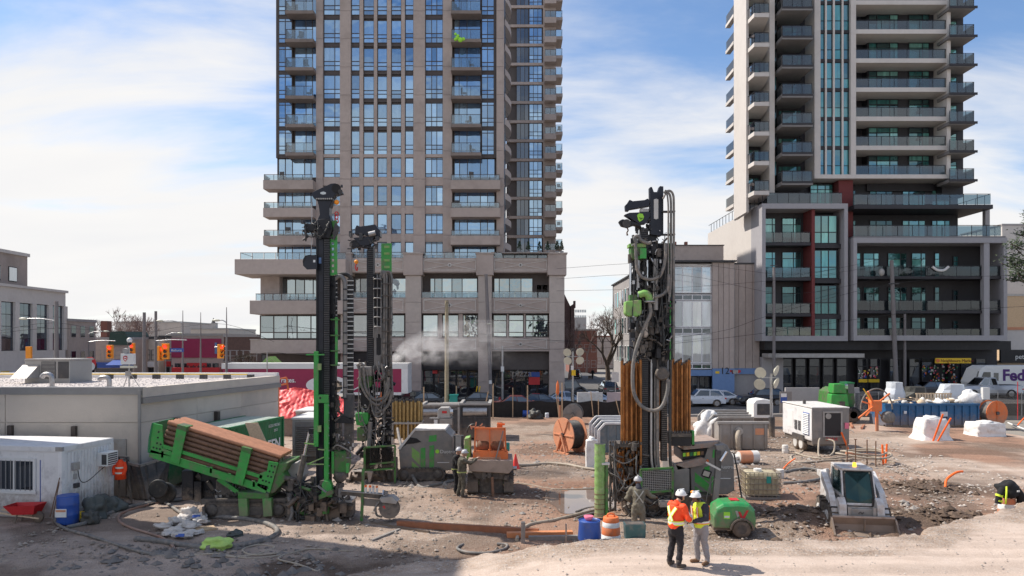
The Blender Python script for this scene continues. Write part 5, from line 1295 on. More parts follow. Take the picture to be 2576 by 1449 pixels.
def delivery_truck():
 Y=71.4;t=thing('delivery_truck','white box delivery truck with purple lettering beyond the pickup','truck',(PX(2540,Y),Y,.98))
 x0,x1=PX(2452,Y),PX(2720,Y)
 MB().prism([(x0+.2,PZ(985,Y)),(x0,PZ(962,Y)),(x0+.6,PZ(928,Y)),(x0+1.2,PZ(920,Y)),(x1,PZ(920,Y)),(x1,PZ(985,Y))],Y,Y+2.3,'y').build('body','white_clean',t,bevel=.05)
 text('lettering','Fed',1.55,(PX(2521,Y),Y-.02,PZ(957,Y)),'fedex_purple',t,bold=.05)
 text('lettering','Ex',1.55,(PX(2582,Y),Y-.02,PZ(957,Y)),'orange_bright',t,bold=.05)
 MB().pp([(2466,958),(2474,936),(2492,936),(2492,958)],Y-.02,.018).build('cab_window','car_glass',t);MB().pp([(2500,958),(2500,938),(2512,938),(2512,958)],Y-.02,.018).build('cab_window','car_glass',t)
 MB().pp([(2454,956),(2460,934),(2463,934),(2458,956)],Y-.015,.013).build('windscreen','car_glass',t)
 for x in(2475,2640):
  w=MB().lathe([(.2,-.12),(.45,-.12),(.45,.12),(.2,.12)],(PX(x,Y),Y+.1,1.43),16,'y').build('wheel','tyre',t);MB().lathe([(.25,0),(.25,.03)],(PX(x,Y),Y-.05,1.43),12,'y').build('rim','rim',w)
delivery_truck()
def trailer():
 Y=66.5;t=thing('semi_trailer','long maroon semi trailer with white roof rail and a pale oval picture','trailer',(PX(790,Y),Y,0))
 x=lambda v:PX(v,Y);z=lambda v:PZ(v,Y)
 MB().bx(x(560),x(1010),Y,Y+2.5,z(987),z(928)).build('box','maroon',t)
 MB().bx(x(558),x(1026),Y-.06,Y+2.56,z(928),z(914)).build('roof_rail','white_clean',t)
 MB().bx(x(1010),x(1026),Y-.04,Y+2.54,z(990),z(928)).build('end_frame','white_paint',t)
 MB().bx(x(560),x(1010),Y-.04,Y+2.54,z(994),z(987)).build('bottom_rail','white_paint',t)
 e=MB();n=36;e.add([(x(826+56*math.cos(k/n*6.283)),Y-.03,z(969+23*math.sin(k/n*6.283)))for k in range(n)],[tuple(range(n))]);o=e.build('picture','white_paint',t)
 e=MB();e.add([(x(835+26*math.cos(k/n*6.283)),Y-.04,z(972+19*math.sin(k/n*6.283)))for k in range(n)],[tuple(range(n))]);e.build('picture_detail','wood_pale',o)
 e=MB();e.tube([PT(795,982,Y-.05),PT(806,968,Y-.05),PT(815,965,Y-.05),PT(826,955,Y-.05)],.12,6);e.build('picture_detail','brick',o)
 text('lettering','rates.',.62,(x(707),Y-.03,z(962)),'white_clean',t,bold=.012)
 MB().tube([PT(884,984,Y-.04),PT(905,972,Y-.04),PT(915,955,Y-.04),PT(908,950,Y-.04)],.06,5).build('lettering','white_clean',t)
 for a in(600,640,940,975):
  w=MB().lathe([(.25,-.15),(.5,-.15),(.5,.15),(.25,.15)],(x(a),Y+.25,.5),16,'y').build('wheel','tyre',t);MB().lathe([(.25,0),(.25,.03)],(x(a),Y+.08,.5),12,'y').build('rim','rim',w)
 MB().bx(x(600),x(1000),Y+.5,Y+2,.7,z(994)-.01).build('chassis','black_steel',t)
trailer()
t=MB().pp([(655,916),(672,898),(676,897),(696,916)],70,2.0).build('canopy_tent','green_pale');tag(t,'pale green peaked tent roof behind the maroon trailer','tent')
for i,(a,b_,ya,yb,lab)in enumerate(((1452,1516,987,1007,'whitish weathered barrier panel with faded grey stencil by the flood standard'),(1527,1562,987,1007,'pinkish weathered barrier panel behind the blue drum'),(1975,2060,975,1001,'grey concrete barrier left of the telehandler'),(2070,2160,975,1001,'grey concrete barrier partly behind the green telehandler'))):
 Y=61.3;w=PX(b_,Y)-PX(a,Y)
 o=MB().prism([(Y-.3,.16),(Y+.3,.16),(Y+.12,PZ(ya,Y)),(Y-.12,PZ(ya,Y))],PX(a,Y),PX(b_,Y),'x').build('road_barrier','bag' if i<1 else('pink_grey' if i==1 else 'grey_conc'))if not(i==1 and M('pink_grey',(.50,.40,.40),.8)is None)else None
 tag(o,lab,'barrier','barriers along the site side of the street')
t=thing('parking_sign','plain beige sign panel on a post by the cross street','sign',(PX(1548,62),62,0))
MB().cyl((PX(1548,62),62,0),PT(1548,940,62),.04).build('post','steel',t);MB().pb(1539,1557,936,961,61.9,.03).build('panel','bag',t)
t=thing('utility_box','teal green utility cabinet beside the timber pole','cabinet',(PX(1142,61.5),61.5,0))
MB().pb(1131,1150,996,1030,61.2,.6).build('housing','teal',t,bevel=.02);MB().pb(1130,1152,993,996,61.15,.7).build('lid','teal',t)
for x_,lab in((1006,'pair of'),):
 pass
for k,(x_,lab)in enumerate(((1123+70,'yellow bollard leaning by the shop pier, western of two'),(1123+77,'yellow bollard leaning by the shop pier, eastern of two'))):
 t=MB().cyl((PX(x_,74),74,.15),(PX(x_+8,74),74,1.75),.06).build('bollard','yellow');tag(t,lab,'bollard')
def bicycle(px,Y,lab):
 x=PX(px,Y);t=thing('bicycle',lab,'bicycle',(x,Y,.15));z=.15
 for s in(-.52,.52):
  b=MB();b.tube([(x+s+.33*math.cos(k/16*6.283),Y,z+.34+.33*math.sin(k/16*6.283))for k in range(17)],.022,5,0);b.build('wheel','black_rubber',t)
 f=MB();
 for a,b_ in(((-.52,.34),(-.1,.3)),((-.1,.3),(.42,.8)),((-.2,.85),(-.1,.3)),((-.2,.8),(.42,.8)),((.42,.95),(.52,.34)),((-.52,.34),(-.2,.8))):f.bar((x+a[0],Y,z+a[1]),(x+b_[0],Y,z+b_[1]),.04)
 f.build('frame','dark_grey',t);MB().box((x-.2,Y,z+.9),(.26,.12,.06)).build('saddle','black_rubber',t);MB().bar((x+.42,Y-.25,z+1.0),(x+.42,Y+.25,z+1.0),.03).build('handlebar','steel',t)
bicycle(1836,75.5,'dark bicycle leaning against the blue painted wall')
def silt_fence():
 Y=60.0;t=thing('silt_fence','low black fabric silt fence on wooden stakes along the street','fence',(PX(1390,Y),Y,0))
 b=MB();n=60;P=[]
 for i in range(n+1):
  x=PX(1232+(1562-1232)*i/n,Y);d=.06*noise.noise(Vector((i*.4,0,0)));P+=[(x,Y+d,-.05),(x,Y+d*.3,PZ(1010+2*math.sin(i*.5),Y))]
 b.add(P,[(2*i,2*i+2,2*i+3,2*i+1)for i in range(n)]);b.build('fabric','black_fabric',t)
 for x0,y0,x1 in((1241,965,1241),(1290,975,1290),(1398,984,1406),(1486,985,1492),(1505,1005,1505),(1549,1005,1560)):
  MB().bar((PX(x1,Y),Y-.12,-.1),(PX(x0,Y),Y-.08,PZ(y0,Y)),.07).build('stake','wood',t)
silt_fence()
def stake(x,ytop,Y,lab,lean=0,m_='wood'):
 b=MB().bar((PX(x,Y),Y,-.1),(PX(x+lean,Y),Y,PZ(ytop,Y)),.10).build('stake',m_);tag(b,lab,'stake','wooden survey stakes near the street')
stake(1066,974,58.5,'wooden stake in front of the western black sedan');stake(1148,971,62.5,'short wooden stake just east of the timber pole');stake(1214,985,59,'slanting wooden stake by the teal cabinet',14);stake(1240,970,58.4,'upright wooden stake beside the slanting one')
stake(1327,970,58.2,'wooden stake before the dark blue grey sedan');stake(1414,963,58.3,'wooden stake west of the furled orange flag')
t=thing('furled_flag','furled orange flag on a stake by the silt fence','flag',(PX(1406,60),59.5,0))
MB().bar((PX(1406,59.5),59.5,0),(PX(1403,59.5),59.5,PZ(962,59.5)),.06).build('pole','wood',t);MB().lathe([(.02,0),(.14,.25),(.13,.9),(.02,1.25)],(PX(1403,59.4),59.4,PZ(995,59.4)),8).build('cloth','orange',t)
def site_fence():
 Y=60.2;t=thing('site_fence','temporary fence with dark mesh along the eastern street edge','fence',(PX(2300,Y),Y,0))
 for k in range(8):
  a=2150+k*60;MB().cyl((PX(a,Y),Y,0),(PX(a,Y),Y,2.1),.03).build('post','steel',t)
  MB().bx(PX(a,Y)+.05,PX(a+60,Y)-.05,Y-.01,Y+.01,.1,2.0).build('mesh_panel','fence_mesh',t)
site_fence()
t=thing('notice_board','small blue and white notice on a grey board beside the compressor','notice',(PX(1975,56),56,0))
MB().pb(1962,1992,985,1040,56,.06).build('board','grey_paint',t);MB().pb(1964,1980,993,1013,55.97,.029).build('sheet','blue_plastic',t);MB().pb(1965,1979,990,999,55.95,.015).build('sheet_top','white_clean',t)
# ======== trees
def bare_tree(name,label,px,Y,htop,spread,m_,seed,group=None,depth=6,r0=.35,fork=.28,dens=1.0,tw=.018):
 x=PX(px,Y);H=PZ(htop,Y);t=thing(name,label,'tree',(x,Y,0),group);q=random.Random(seed);tr=MB();br=MB()
 def grow(p,d,L_,r,k):
  pts=[p];dd=d.copy()
  for i in range(3):
   dd=(dd+Vector((q.uniform(-1,1),q.uniform(-1,1),q.uniform(-.3,.5)))*.16).normalized();pts.append(pts[-1]+dd*L_/3)
  (tr if k==0 else br).tube(pts,[r,r*.85,r*.72,r*.6],5 if k>1 else 8,0,False)
  if k>=depth:return
  for j in range(3 if(k<4 or q.random()<.5*dens)else 2):
   a=q.uniform(0,6.28);sp_=q.uniform(.35,.75)*spread;u=dd.orthogonal().normalized();u=Matrix.Rotation(a,3,dd)@u
   f=q.uniform(.55,1);start=pts[2].lerp(pts[3],f)if k else pts[3].lerp(pts[2],q.uniform(0,.5))
   nd=(dd+u*sp_+Vector((0,0,.12))).normalized();grow(start,nd,L_*q.uniform(.62,.85),max(r*.56,tw),k+1)
 grow(Vector((x,Y,0)),Vector((0,0,1)),H*fork,r0,0)
 tr.build('trunk',m_,t);br.build('branches',m_,t);return t
bare_tree('bare_tree','large bare tree with a dark forked trunk by the cross street',1530,100,752,1.0,'bark',11,'bare street trees',6,.45,.27)
bare_tree('bare_tree','bare reddish tree close against the stone tower base',1432,118,790,.7,'bark_pale',5,'bare street trees',6,.25,.27)
bare_tree('bare_tree','bare tree with fine twigs behind the large dark one',1475,150,765,.9,'bark_pale',6,'bare street trees',6,.3,.28)
bare_tree('bare_tree','bare tree rising just west of the grey block',1549,135,760,.8,'bark_pale',8,'bare street trees',6,.3,.28)
bare_tree('bare_tree','bare pale tree over the dark brick shop chimney',262,150,778,1.0,'bark_pale',21,'bare trees behind the western shops',6,.3,.27,tw=.04)
bare_tree('bare_tree','bare wide tree behind the cream shop roof',290,155,774,1.0,'bark_pale',22,'bare trees behind the western shops',6,.3,.27,tw=.04)
bare_tree('bare_tree','bare tree behind the two thick concrete poles',372,150,774,1.0,'bark_pale',23,'bare trees behind the western shops',6,.3,.27,tw=.04)
bare_tree('bare_tree','short bushy bare tree against the dark brick block',596,90,856,1.0,'bark',24,'bare trees behind the western shops',6,.16,.25)
def pine():
 Y=66;x=PX(2592,Y);t=thing('pine_tree','dark green pine crown leaning in at the east edge','tree',(x,Y,0));q=random.Random(3)
 MB().tube([(x,Y,0),(x-.2,Y,6),(x+.1,Y,12),(x-.1,Y,17)],[.35,.3,.22,.1],8,0).build('trunk','bark',t)
 lv=MB();br=MB()
 for i in range(26):
  z=q.uniform(11.6,17.5);a=q.uniform(0,6.28);L_=q.uniform(1.2,3.4)*(1.15-(z-11)/12);e=Vector((x+math.cos(a)*L_,Y+math.sin(a)*L_,z+q.uniform(-.2,.9)))
  br.tube([(x,Y,z-.5),((x+e.x)/2,(Y+e.y)/2,z-.1),e],.05,5,2)
  for k in range(5):
   c=Vector((x,Y,z)).lerp(e,q.uniform(.45,1.05))+Vector((q.gauss(0,.25),q.gauss(0,.25),q.gauss(.1,.2)))
   for m in range(34):
    p=c+Vector((q.gauss(0,.26),q.gauss(0,.26),q.gauss(0,.18)));d1=Vector((q.uniform(-1,1),q.uniform(-1,1),q.uniform(-.2,1))).normalized()*.22;d2=d1.orthogonal().normalized()*.07
    lv.add([p-d2,p+d2,p+d1],[(0,1,2)])
 br.build('branches','bark',t);lv.build('crown','pine_needles',t)
pine()
t=thing('shop_sign','round red and white shop sign behind the roof unit','sign',(PX(216,84),84,0))
MB().cyl((PX(216,84),84.2,0),PT(216,912,84.2),.06).build('post','grey_light',t);MB().lathe([(.75,0),(.75,.12)],PT(225,914,84),20,'y').build('disc','red',t);MB().lathe([(.5,0),(.5,.02)],PT(228,922,83.97),20,'y').build('emblem','white_clean',t)
t=thing('awning_sign','blue shop awning between the round sign and the camera mast','awning',(PX(293,102),102,0))
MB().prism([(101.0,PZ(918,102)),(103.2,PZ(905,102)),(103.2,PZ(918,102))],PX(275,102),PX(315,102),'x').build('canopy','blue_plastic',t)
# ======== things on the yard
def GG(x,y,up=0):
 z=0.0
 for _ in range(6):
  Y=GY(y,z);X=PX(x,Y);z=.5*z+.5*gz(X,Y)
 return Vector((X,Y,z+up))
def hose(name,label,pts,r,m,cat='hose',group=None,lift=None):
 P=[GG(p[0],p[1],r*.7+(p[2]if len(p)>2 else 0))for p in pts]
 b=MB().tube(P,r,8,6);return tag(b.build(name,m),label,cat,group)
def drum(px,py,r,h,m,label,name='plastic_drum',cat='drum',lab=None,lid=True,Y=None):
 p=GG(px,py)if Y is None else Vector((PX(px,Y),Y,gz(PX(px,Y),Y)))
 t=thing(name,label,cat,p)
 MB().lathe([(r*.94,0),(r,.04),(r,h*.30),(r*1.03,h*.33),(r,h*.36),(r,h*.66),(r*1.03,h*.69),(r,h*.72),(r,h-.06),(r*.96,h-.02),(r*.96,h)],p,24).build('body',m,t)
 MB().lathe([(0,-.03),(r*.9,-.03),(r*.9,.0),(r*.98,.01),(r*.98,-.05)],p+Vector((0,0,h)),24).build('lid',m,t)
 return t,p
 # --- white site office container
def office():
 c=Vector((-15.9,25.3,0));t=thing('site_office','white portable site office with a barred window','site office',(0,0,0))
 w,d,h=6.2,2.5,2.5
 b=MB().bx(-w,0,0,d,.12,h-.1);b.build('body','white_paint',t)
 ribs=MB()
 for k in range(15):ribs.bx(.002,.03,.12+k*.16,.2+k*.16,.28,h-.22)
 for k in range(9):ribs.bx(-w+.2+k*.66,-w+.22+k*.66,-.008,-.001,.25,h-.2)if k not in(5,6)else None
 ribs.build('rib_panel','white_paint',t,kind='stuff')
 f=MB()
 f.bx(-w-.03,.04,-.04,.08,h-.14,h+.02).bx(-.06,.045,.08,d+.04,h-.14,h+.02).bx(-w-.03,.042,-.035,.06,0,.2).bx(-.06,.044,.06,d+.04,0,.2)
 f.build('rail','white_paint',t)
 MB().bx(-.1,.05,-.05,.1,.2,h-.14).build('corner_post','white_paint',t);MB().bx(-.1,.05,d-.1,d+.05,.2,h-.14).build('corner_post','white_paint',t)
 MB().bx(-w,0,0,d,h-.1,h+.03).build('roof','white_paint',t)
 q=MB();q.bx(-.2,.055,-.056,.05,h-.12,h+.025);q.build('corner_casting','grey_light',t)
 x0,x1,z0,z1=-2.65,-1.1,.98,2.0
 fr=MB().bx(x0-.1,x1+.1,-.06,-.013,z0-.1,z0).bx(x0-.1,x1+.1,-.06,-.013,z1,z1+.1).bx(x0-.1,x0,-.058,-.014,z0,z1).bx(x1,x1+.1,-.058,-.014,z0,z1).bx((x0+x1)/2-.03,(x0+x1)/2+.03,-.055,-.014,z0,z1).bx(x0-.14,x1+.14,-.09,-.061,z0-.14,z0-.06)
 wn=fr.build('window','white_clean',t)
 for a,b_ in((x0,(x0+x1)/2-.03),((x0+x1)/2+.03,x1)):MB().bx(a,b_,-.03,-.02,z0,z1).build('pane','shop_glass',wn)
 for k in range(8):
  x=x0+.09+k*.195;MB().cyl((x,-.075,z0-.03),(x,-.075,z1+.03),.012,n=6).build('bar','steel',wn)
 a=MB().bx(.03,.42,1.72,2.32,1.55,2.08).build('air_conditioner','white_clean',t,bevel=.02);MB().bx(.421,.43,1.78,2.26,1.6,2.03).build('grille','dark_grey',a)
 for k in range(5):MB().bx(.431,.44,1.78,2.26,1.64+k*.08,1.67+k*.08).build('slat','white_clean',a)
 MB().bx(.2,.4,1.735,1.719-.01,1.62,2.0).build('side_grille','dark_grey',a)
 MB().bx(.03,.13,.42,.72,1.62,1.9).build('switch_box','grey_light',t);MB().bx(.03,.1,.5,.62,1.3,1.48).build('switch_box','grey_light',t);MB().bx(.03,.14,.5,.7,.98,1.14).build('socket_box','dark_grey',t)
 MB().tube([(.1,.65,1.6),(.12,.75,1.2),(.12,1.1,1.12),(.14,1.8,1.45),(.2,2.0,1.55)],.014,5,5).build('cable','black_rubber',t)
 MB().bx(-.85,-.83,-.016,-.0005,.45,2.05).build('drip_stain','blue_plastic',t)
 place(t,c,R(-9));
 return t
office()
t,p=drum(171,1316,.34,.96,'blue_plastic','tall blue plastic drum with a white label beside the site office')
MB().bx(p.x-.22,p.x+.16,p.y-.352,p.y-.335,.28,.56).build('label_sheet','white_clean',t);MB().bx(p.x-.2,p.x+.14,p.y-.358,p.y-.353,.46,.53).build('label_print','orange_faded',t)
for k,(xa,ya,xb,yb,lab)in enumerate(((150,1202,126,1304,'rusty rod leaning on the office wall, the upper of two'),(149,1212,133,1306,'rusty rod leaning on the office wall, nearer the blue drum'))):
 Y=25.0;b=MB().cyl(PT(xa,ya,Y+.2),PT(xb,yb-4,Y-.5),.018,n=7);tag(b.build('rod','rust'),lab,'rod','rods leaning on the site office')
def wheelbarrow():
 Y=24.8;t=thing('wheelbarrow','red wheelbarrow with wooden handles in front of the site office','wheelbarrow',(PX(65,Y),Y,0));X=lambda v:PX(v,Y);Z=lambda v:PZ(v,Y)
 x0,x1=X(24),X(103);P=[]
 for f,z in((.0,Z(1269)),(.22,Z(1292))):
  L_=x1-x0;P+=[(x0+f*L_,Y-.33+f*.5,z-.0),(x1-f*.5*L_,Y-.33+f*.5,z+.02),(x1-f*.5*L_,Y+.33-f*.5,z+.02),(x0+f*L_,Y+.33-f*.5,z)]
 MB().add(P,[(4,5,6,7),(7,6,5,4),(0,1,5,4),(1,2,6,5),(2,3,7,6),(3,0,4,7),(4,5,1,0),(5,6,2,1),(6,7,3,2),(7,4,0,3)]).build('tray','red',t)
 for s in(-.2,.2):MB().bar((X(-5),Y+s,Z(1285)),(X(102),Y+s*.4,Z(1303)),.05).build('handle','wood_pale',t)
 MB().lathe([(.08,-.05),(.19,-.05),(.19,.05),(.08,.05)],(X(96),Y,.19),16,'y').build('wheel','tyre',t)
 for s in(-.18,.18):MB().bar((X(52),Y+s,Z(1292)),(X(46),Y+s,0),.035).build('leg','dark_grey',t)
wheelbarrow()
def heap(px,py,w,d,h,m,label,name,cat,seed=1):
 p=GG(px,py);b=MB().ell((p.x,p.y,p.z+h*.35),(w/2,d/2,h*.65),44,24,.55,seed);b.v=[(Vector(q_)+(Vector(q_)-p)*(-.06*(1-3*abs(noise.noise((Vector(q_)-p)*3.6/w+Vector((seed,0,0)))))))[:]for q_ in b.v];return tag(b.build(name,m),label,cat)
heap(235,1303,1.0,.7,.75,'tarp_dark','dark green grey tarpaulin heap right of the blue drum','tarpaulin','tarpaulin',3);heap(268,1286,1.2,.8,.55,'tarp_dark','low folded tarpaulin heap behind the green grey one','tarpaulin','tarpaulin',5)
heap(228,1316,.55,.45,.42,'bag_dark','black rubbish sack at the foot of the tarpaulin heap','rubbish_sack','sack',7)
t,p=drum(203,1310,.12,.3,'yellow','small yellow pail beside the blue drum','pail','pail')
def vest_stand():
 Y=27.6;x=PX(306,Y);t=thing('tool_stand','thin dark steel stand by the grey skip','stand',(x,Y,0))
 for a,b_ in((300,296),(318,328)):MB().bar(PT(a,1150,Y),(PX(b_,Y),Y+.1,0),.05).build('leg','dark_grey',t)
 MB().bar(PT(296,1150,Y),PT(322,1150,Y),.05).build('bar','dark_grey',t)
 c=thing('work_jacket','orange hi-vis jacket with silver bands hung on the dark stand','jacket',PT(308,1200,Y))
 z0,z1=PZ(1204,Y),PZ(1158,Y);b=MB();b.lathe([(.07,z1+.04),(.08,z1),(.17,z1-.1),(.18,(z0+z1)/2),(.20,z0),(.19,z0)],(x,Y-.08,0),18);b.build('body','hivis_orange',c)
 for s in(-1,1):MB().tube([(x+s*.15,Y-.1,z1-.06),(x+s*.22,Y-.14,z1-.3),(x+s*.17,Y-.2,z1-.52)],[.065]*20,8).build('sleeve','hivis_orange',c)
 MB().lathe([(.195,z0+.22),(.196,z0+.28)],(x,Y-.08,0),18).build('band','hivis_silver',c);MB().lathe([(.187,z0+.42),(.185,z0+.48)],(x,Y-.08,0),18).build('band','hivis_silver',c)
vest_stand()
def skip():
 Y=29.2;t=thing('steel_skip','dented dark grey steel skip tipped against the beige wall','skip',(PX(360,Y),Y-1,0))
 a=[PT(300,1160,Y-.6),PT(385,1130,Y+.6),PT(430,1148,Y+.2),PT(352,1172,Y-1.0)];b=[PT(330,1258,Y-.8),PT(385,1240,Y+.4),PT(415,1248,Y),PT(372,1262,Y-1.0)]
 b=[(p[0],p[1],.05)for p in b]
 MB().add(a+b,[(0,1,5,4),(1,2,6,5),(2,3,7,6),(3,0,4,7),(4,5,6,7),(4,5,1,0),(5,6,2,1),(6,7,3,2),(7,4,0,3),(7,6,5,4)]).build('shell','dark_grey',t)
 r=MB();
 for i in range(4):r.bar(a[i],a[(i+1)%4],.1)
 r.build('rim','grey_paint',t)
 for k in range(3):
  f=(k+.5)/3;MB().bar(Vector(a[3]).lerp(Vector(a[0]),f),Vector(b[3]).lerp(Vector(b[0]),f),.09).build('rib','dark_grey',t)
  MB().bar(Vector(a[3]).lerp(Vector(a[2]),f),Vector(b[3]).lerp(Vector(b[2]),f),.09).build('rib','dark_grey',t)
 MB().lathe([(.35,-.07),(.42,-.07),(.42,.07),(.35,.07)],(PX(412,27.5),27.6,.42),22,'y').build('hose_ring','hose_black',t)
skip()
def container():
 t=thing('shipping_container','green shipping container with open doors and pale dusty roof','shipping container',(0,0,0));w,L_,h=2.1,4.9,2.58
 MB().bx(-w+.05,-.05,.04,L_-.04,.12,.2).bx(-w+.05,-.05,.08,L_-.04,h-.12,h-.06).build('deck','dark_wall',t)
 for s in(-w,0):
  b=MB();n=44;P=[]
  for k in range(n+1):
   y=.1+(L_-.2)*k/n;o=(.0 if(k//2)%2 else-.045)*(1 if s==0 else-1);P+=[(s+o,y,.15),(s+o,y,h-.1)]
  b.add(P,[(2*k,2*k+2,2*k+3,2*k+1)for k in range(n)]);b.build('side_wall','green_dark',t)
 MB().bx(-w,0,L_-.06,L_,.1,h-.05).build('back_wall','green_dark',t)
 f=MB().bx(-w,0,0,.12,h-.16,h).bx(-w,0,0,.12,.0,.16).bx(-w,-w+.12,.003,.117,.16,h-.16).bx(-.12,.02,.003,.117,.16,h-.16).bx(-.08,.025,.12,L_+.02,h-.1,h+.003).bx(-.08,.023,.12,L_,0,.15).bx(-.1,.022,L_-.1,L_+.022,.15,h-.1).bx(-w-.02,-w+.08,.12,L_,h-.1,h+.002)
 f.build('frame','green_dark',t)
 rf=MB();n=30
 for k in range(n):rf.bx(-w+.08,-.08,.14+k*(L_-.2)/n,.14+(k+.6)*(L_-.2)/n,h-.06,h-.02)
 rf.bx(-w+.08,-.08,.13,L_-.02,h-.08,h-.058);rf.build('roof','container_roof',t)
 d=MB().bx(-.98,-.12,.05,.11,.18,h-.18).build('door','green_dark',t)
 for x in(-.84,-.55,-.3):MB().cyl((x,.03,.2),(x,.03,h-.2),.02,n=6).build('lock_bar','steel',d)
 for x in(-.76,-.4):MB().bx(x-.1,x+.1,.035,.048,1.25,1.55).build('placard','white_clean',d)
 MB().bx(-.70,-.62,.035,.047,2.12,2.2).build('placard','yellow',d)
 d=MB().box((-w-.12,-.42,1.3),(.06,.95,2.2)).build('door','green_dark',t)
 text('lettering','EVERGREEN',.66,(.012,.85,1.12),'white_clean',t,rz=R(90),ext=.004,bold=.02,sx=1.05)
 text('lettering','EGSU 902361',.20,(.012,3.4,2.18),'white_clean',t,rz=R(90),ext=.004);text('lettering','22G1',.18,(.012,3.9,1.94),'white_clean',t,rz=R(90),ext=.004)
 place(t,(-12.1,30.6,0),R(-9.5));return t
container()
t=thing('timber_board','wide timber board leaning across the green container','board',GP(660,1165));Y=29.9
MB().prism([(PX(616,Y),PZ(1064,Y)),(PX(648,Y),PZ(1064,Y)),(PX(690,Y),PZ(1158,Y)),(PX(655,Y),PZ(1168,Y))],29.9,29.97,'y').build('plank','wood_pale',t)
def red_tarp():
 Y=46;t=thing('covered_heap','heap covered by a bright red tarpaulin behind the green container','tarpaulin',(PX(750,Y),Y,0));n=70;m=40;P=[]
 prof=[(690,985),(705,982),(722,978),(745,981),(775,987),(800,990),(830,995),(850,1010)]
 for j in range(m+1):
  for i in range(n+1):
   x=680+(860-680)*i/n;top=np.interp(x,[p[0]for p in prof],[p[1]for p in prof]);f=j/m
   y=top+(1052-top)*f;dep=-1.8*f+.16*noise.noise(Vector((i*.08,j*.09,2)))+.16*abs(noise.noise(Vector((i*.22,j*.16,7))))+.09*abs(noise.noise(Vector((i*.5+j*.2,j*.2,3))))
   P.append((PX(x,Y),Y+1.6+dep,PZ(y,Y)+.04*noise.noise(Vector((i*.5,j,1)))))
 k=n+1
 MB().add(P,[(j*k+i,(j+1)*k+i,(j+1)*k+i+1,j*k+i+1)for j in range(m)for i in range(n)],True).build('sheet','tarp',t)
 MB().bx(PX(690,Y),PX(845,Y),Y+1.7,Y+5,0,2.6).build('stack','wood_grey',t)
red_tarp()
def orange_barrier(px,Y,y0,y1,w,lab):
 t=thing('safety_barrier',lab,'barrier',(PX(px,Y),Y,0));
 MB().bar(PT(px,y0,Y),(PX(px,Y),Y,0),.08).build('post','orange',t);MB().bar(PT(px+w,y0-2,Y+.3),(PX(px+w,Y),Y+.3,PZ(y0+30,Y)),.08).build('post','orange',t)
 for y in(y0+2,y0+18):MB().bar(PT(px,y,Y),PT(px+w,y-4,Y+.3),.08).build('rail','orange',t)
orange_barrier(701,42,952,1060,20,'orange frame barrier beside the red tarpaulin');orange_barrier(928,52,985,1030,30,'orange frame barrier behind the drill hose loops')
def genset(x0,x1,y0,y1,Y,d,lab,two=True,base=1140):
 t=thing('generator_set',lab,'generator',(PX((x0+x1)/2,Y),Y,0));X=lambda v:PX(v,Y);zt=PZ(y0,Y);zb=.25
 MB().bx(X(x0),X(x1),Y,Y+d,zb,zt-.08).build('housing','grey_light',t,bevel=.03);MB().bx(X(x0)-.03,X(x1)+.03,Y-.04,Y+d+.03,zt-.08,zt+.04).build('roof','white_clean',t,bevel=.02)
 p=MB().bx(X(x0+8),X(x1-2),Y-.03,Y-.002,zb+.15,zt-.2).build('grille','grey_paint',t)
 for k in range(13):
  z=zb+.3+k*(zt-zb-.75)/12;MB().box((X((x0+x1)/2+3),Y-.045,z),(X(x1-4)-X(x0+10),.05,.07),rx=R(30)).build('louver','grey_paint',p)
 for k in range(3):MB().bx(X(x0)-.05,X(x1),Y+.1+k*.8,Y+.3+k*.8,0,zb).build('skid','dark_grey',t)
genset(735,812,1052,1140,37.5,3.0,'grey louvred generator cabinet with white top behind the green frame');genset(744,818,1034,1060,42.5,2.5,'second grey generator cabinet further back, only its white top showing')
# --- rack of gold drill tubes and steel tanks
def tube_rack():
 Y=44
 r=thing('pipe_rack','grey steel rack holding upright gold tubes','rack',(PX(1025,Y),Y,0))
 MB().bx(PX(985,Y),PX(1064,Y),Y-.3,Y-.2,PZ(1066,Y),PZ(1061,Y)).build('rail','steel',r);MB().bx(PX(985,Y),PX(1064,Y),Y+.3,Y+.4,PZ(1066,Y),PZ(1061,Y)).build('rail','steel',r)
 for x in(988,1026,1062):MB().bx(PX(x,Y),PX(x+3,Y),Y-.19,Y+.29,0,PZ(1058,Y)).build('leg','steel',r)
 first=None;n=16
 for i in range(n):
  x=PX(988+i*4.75,Y);h=1.9+.12*((i*7)%3)
  if first is None:
   first=thing('drill_tube','westmost gold drill tube standing in the grey rack','drill tube',(x,Y,.25),'gold drill tubes in the grey rack')
   MB().cyl((x,Y,.25),(x,Y,2.55),.085,n=10).build('tube','brass',first);MB().cyl((x,Y,2.551),(x,Y,2.72),.06,n=10).build('pin','dark_grey',first);o=first;x00=x
  else:o=copy_tree(first);o['label']='%s gold drill tube from the west end of the grey rack'%['first','second','third','fourth','fifth','sixth','seventh','eighth','ninth','tenth','eleventh','twelfth','thirteenth','fourteenth','fifteenth','last'][i];o.location=(x,Y+(.12 if i%2 else-.05),.25+.05*(i%3))
tube_rack()
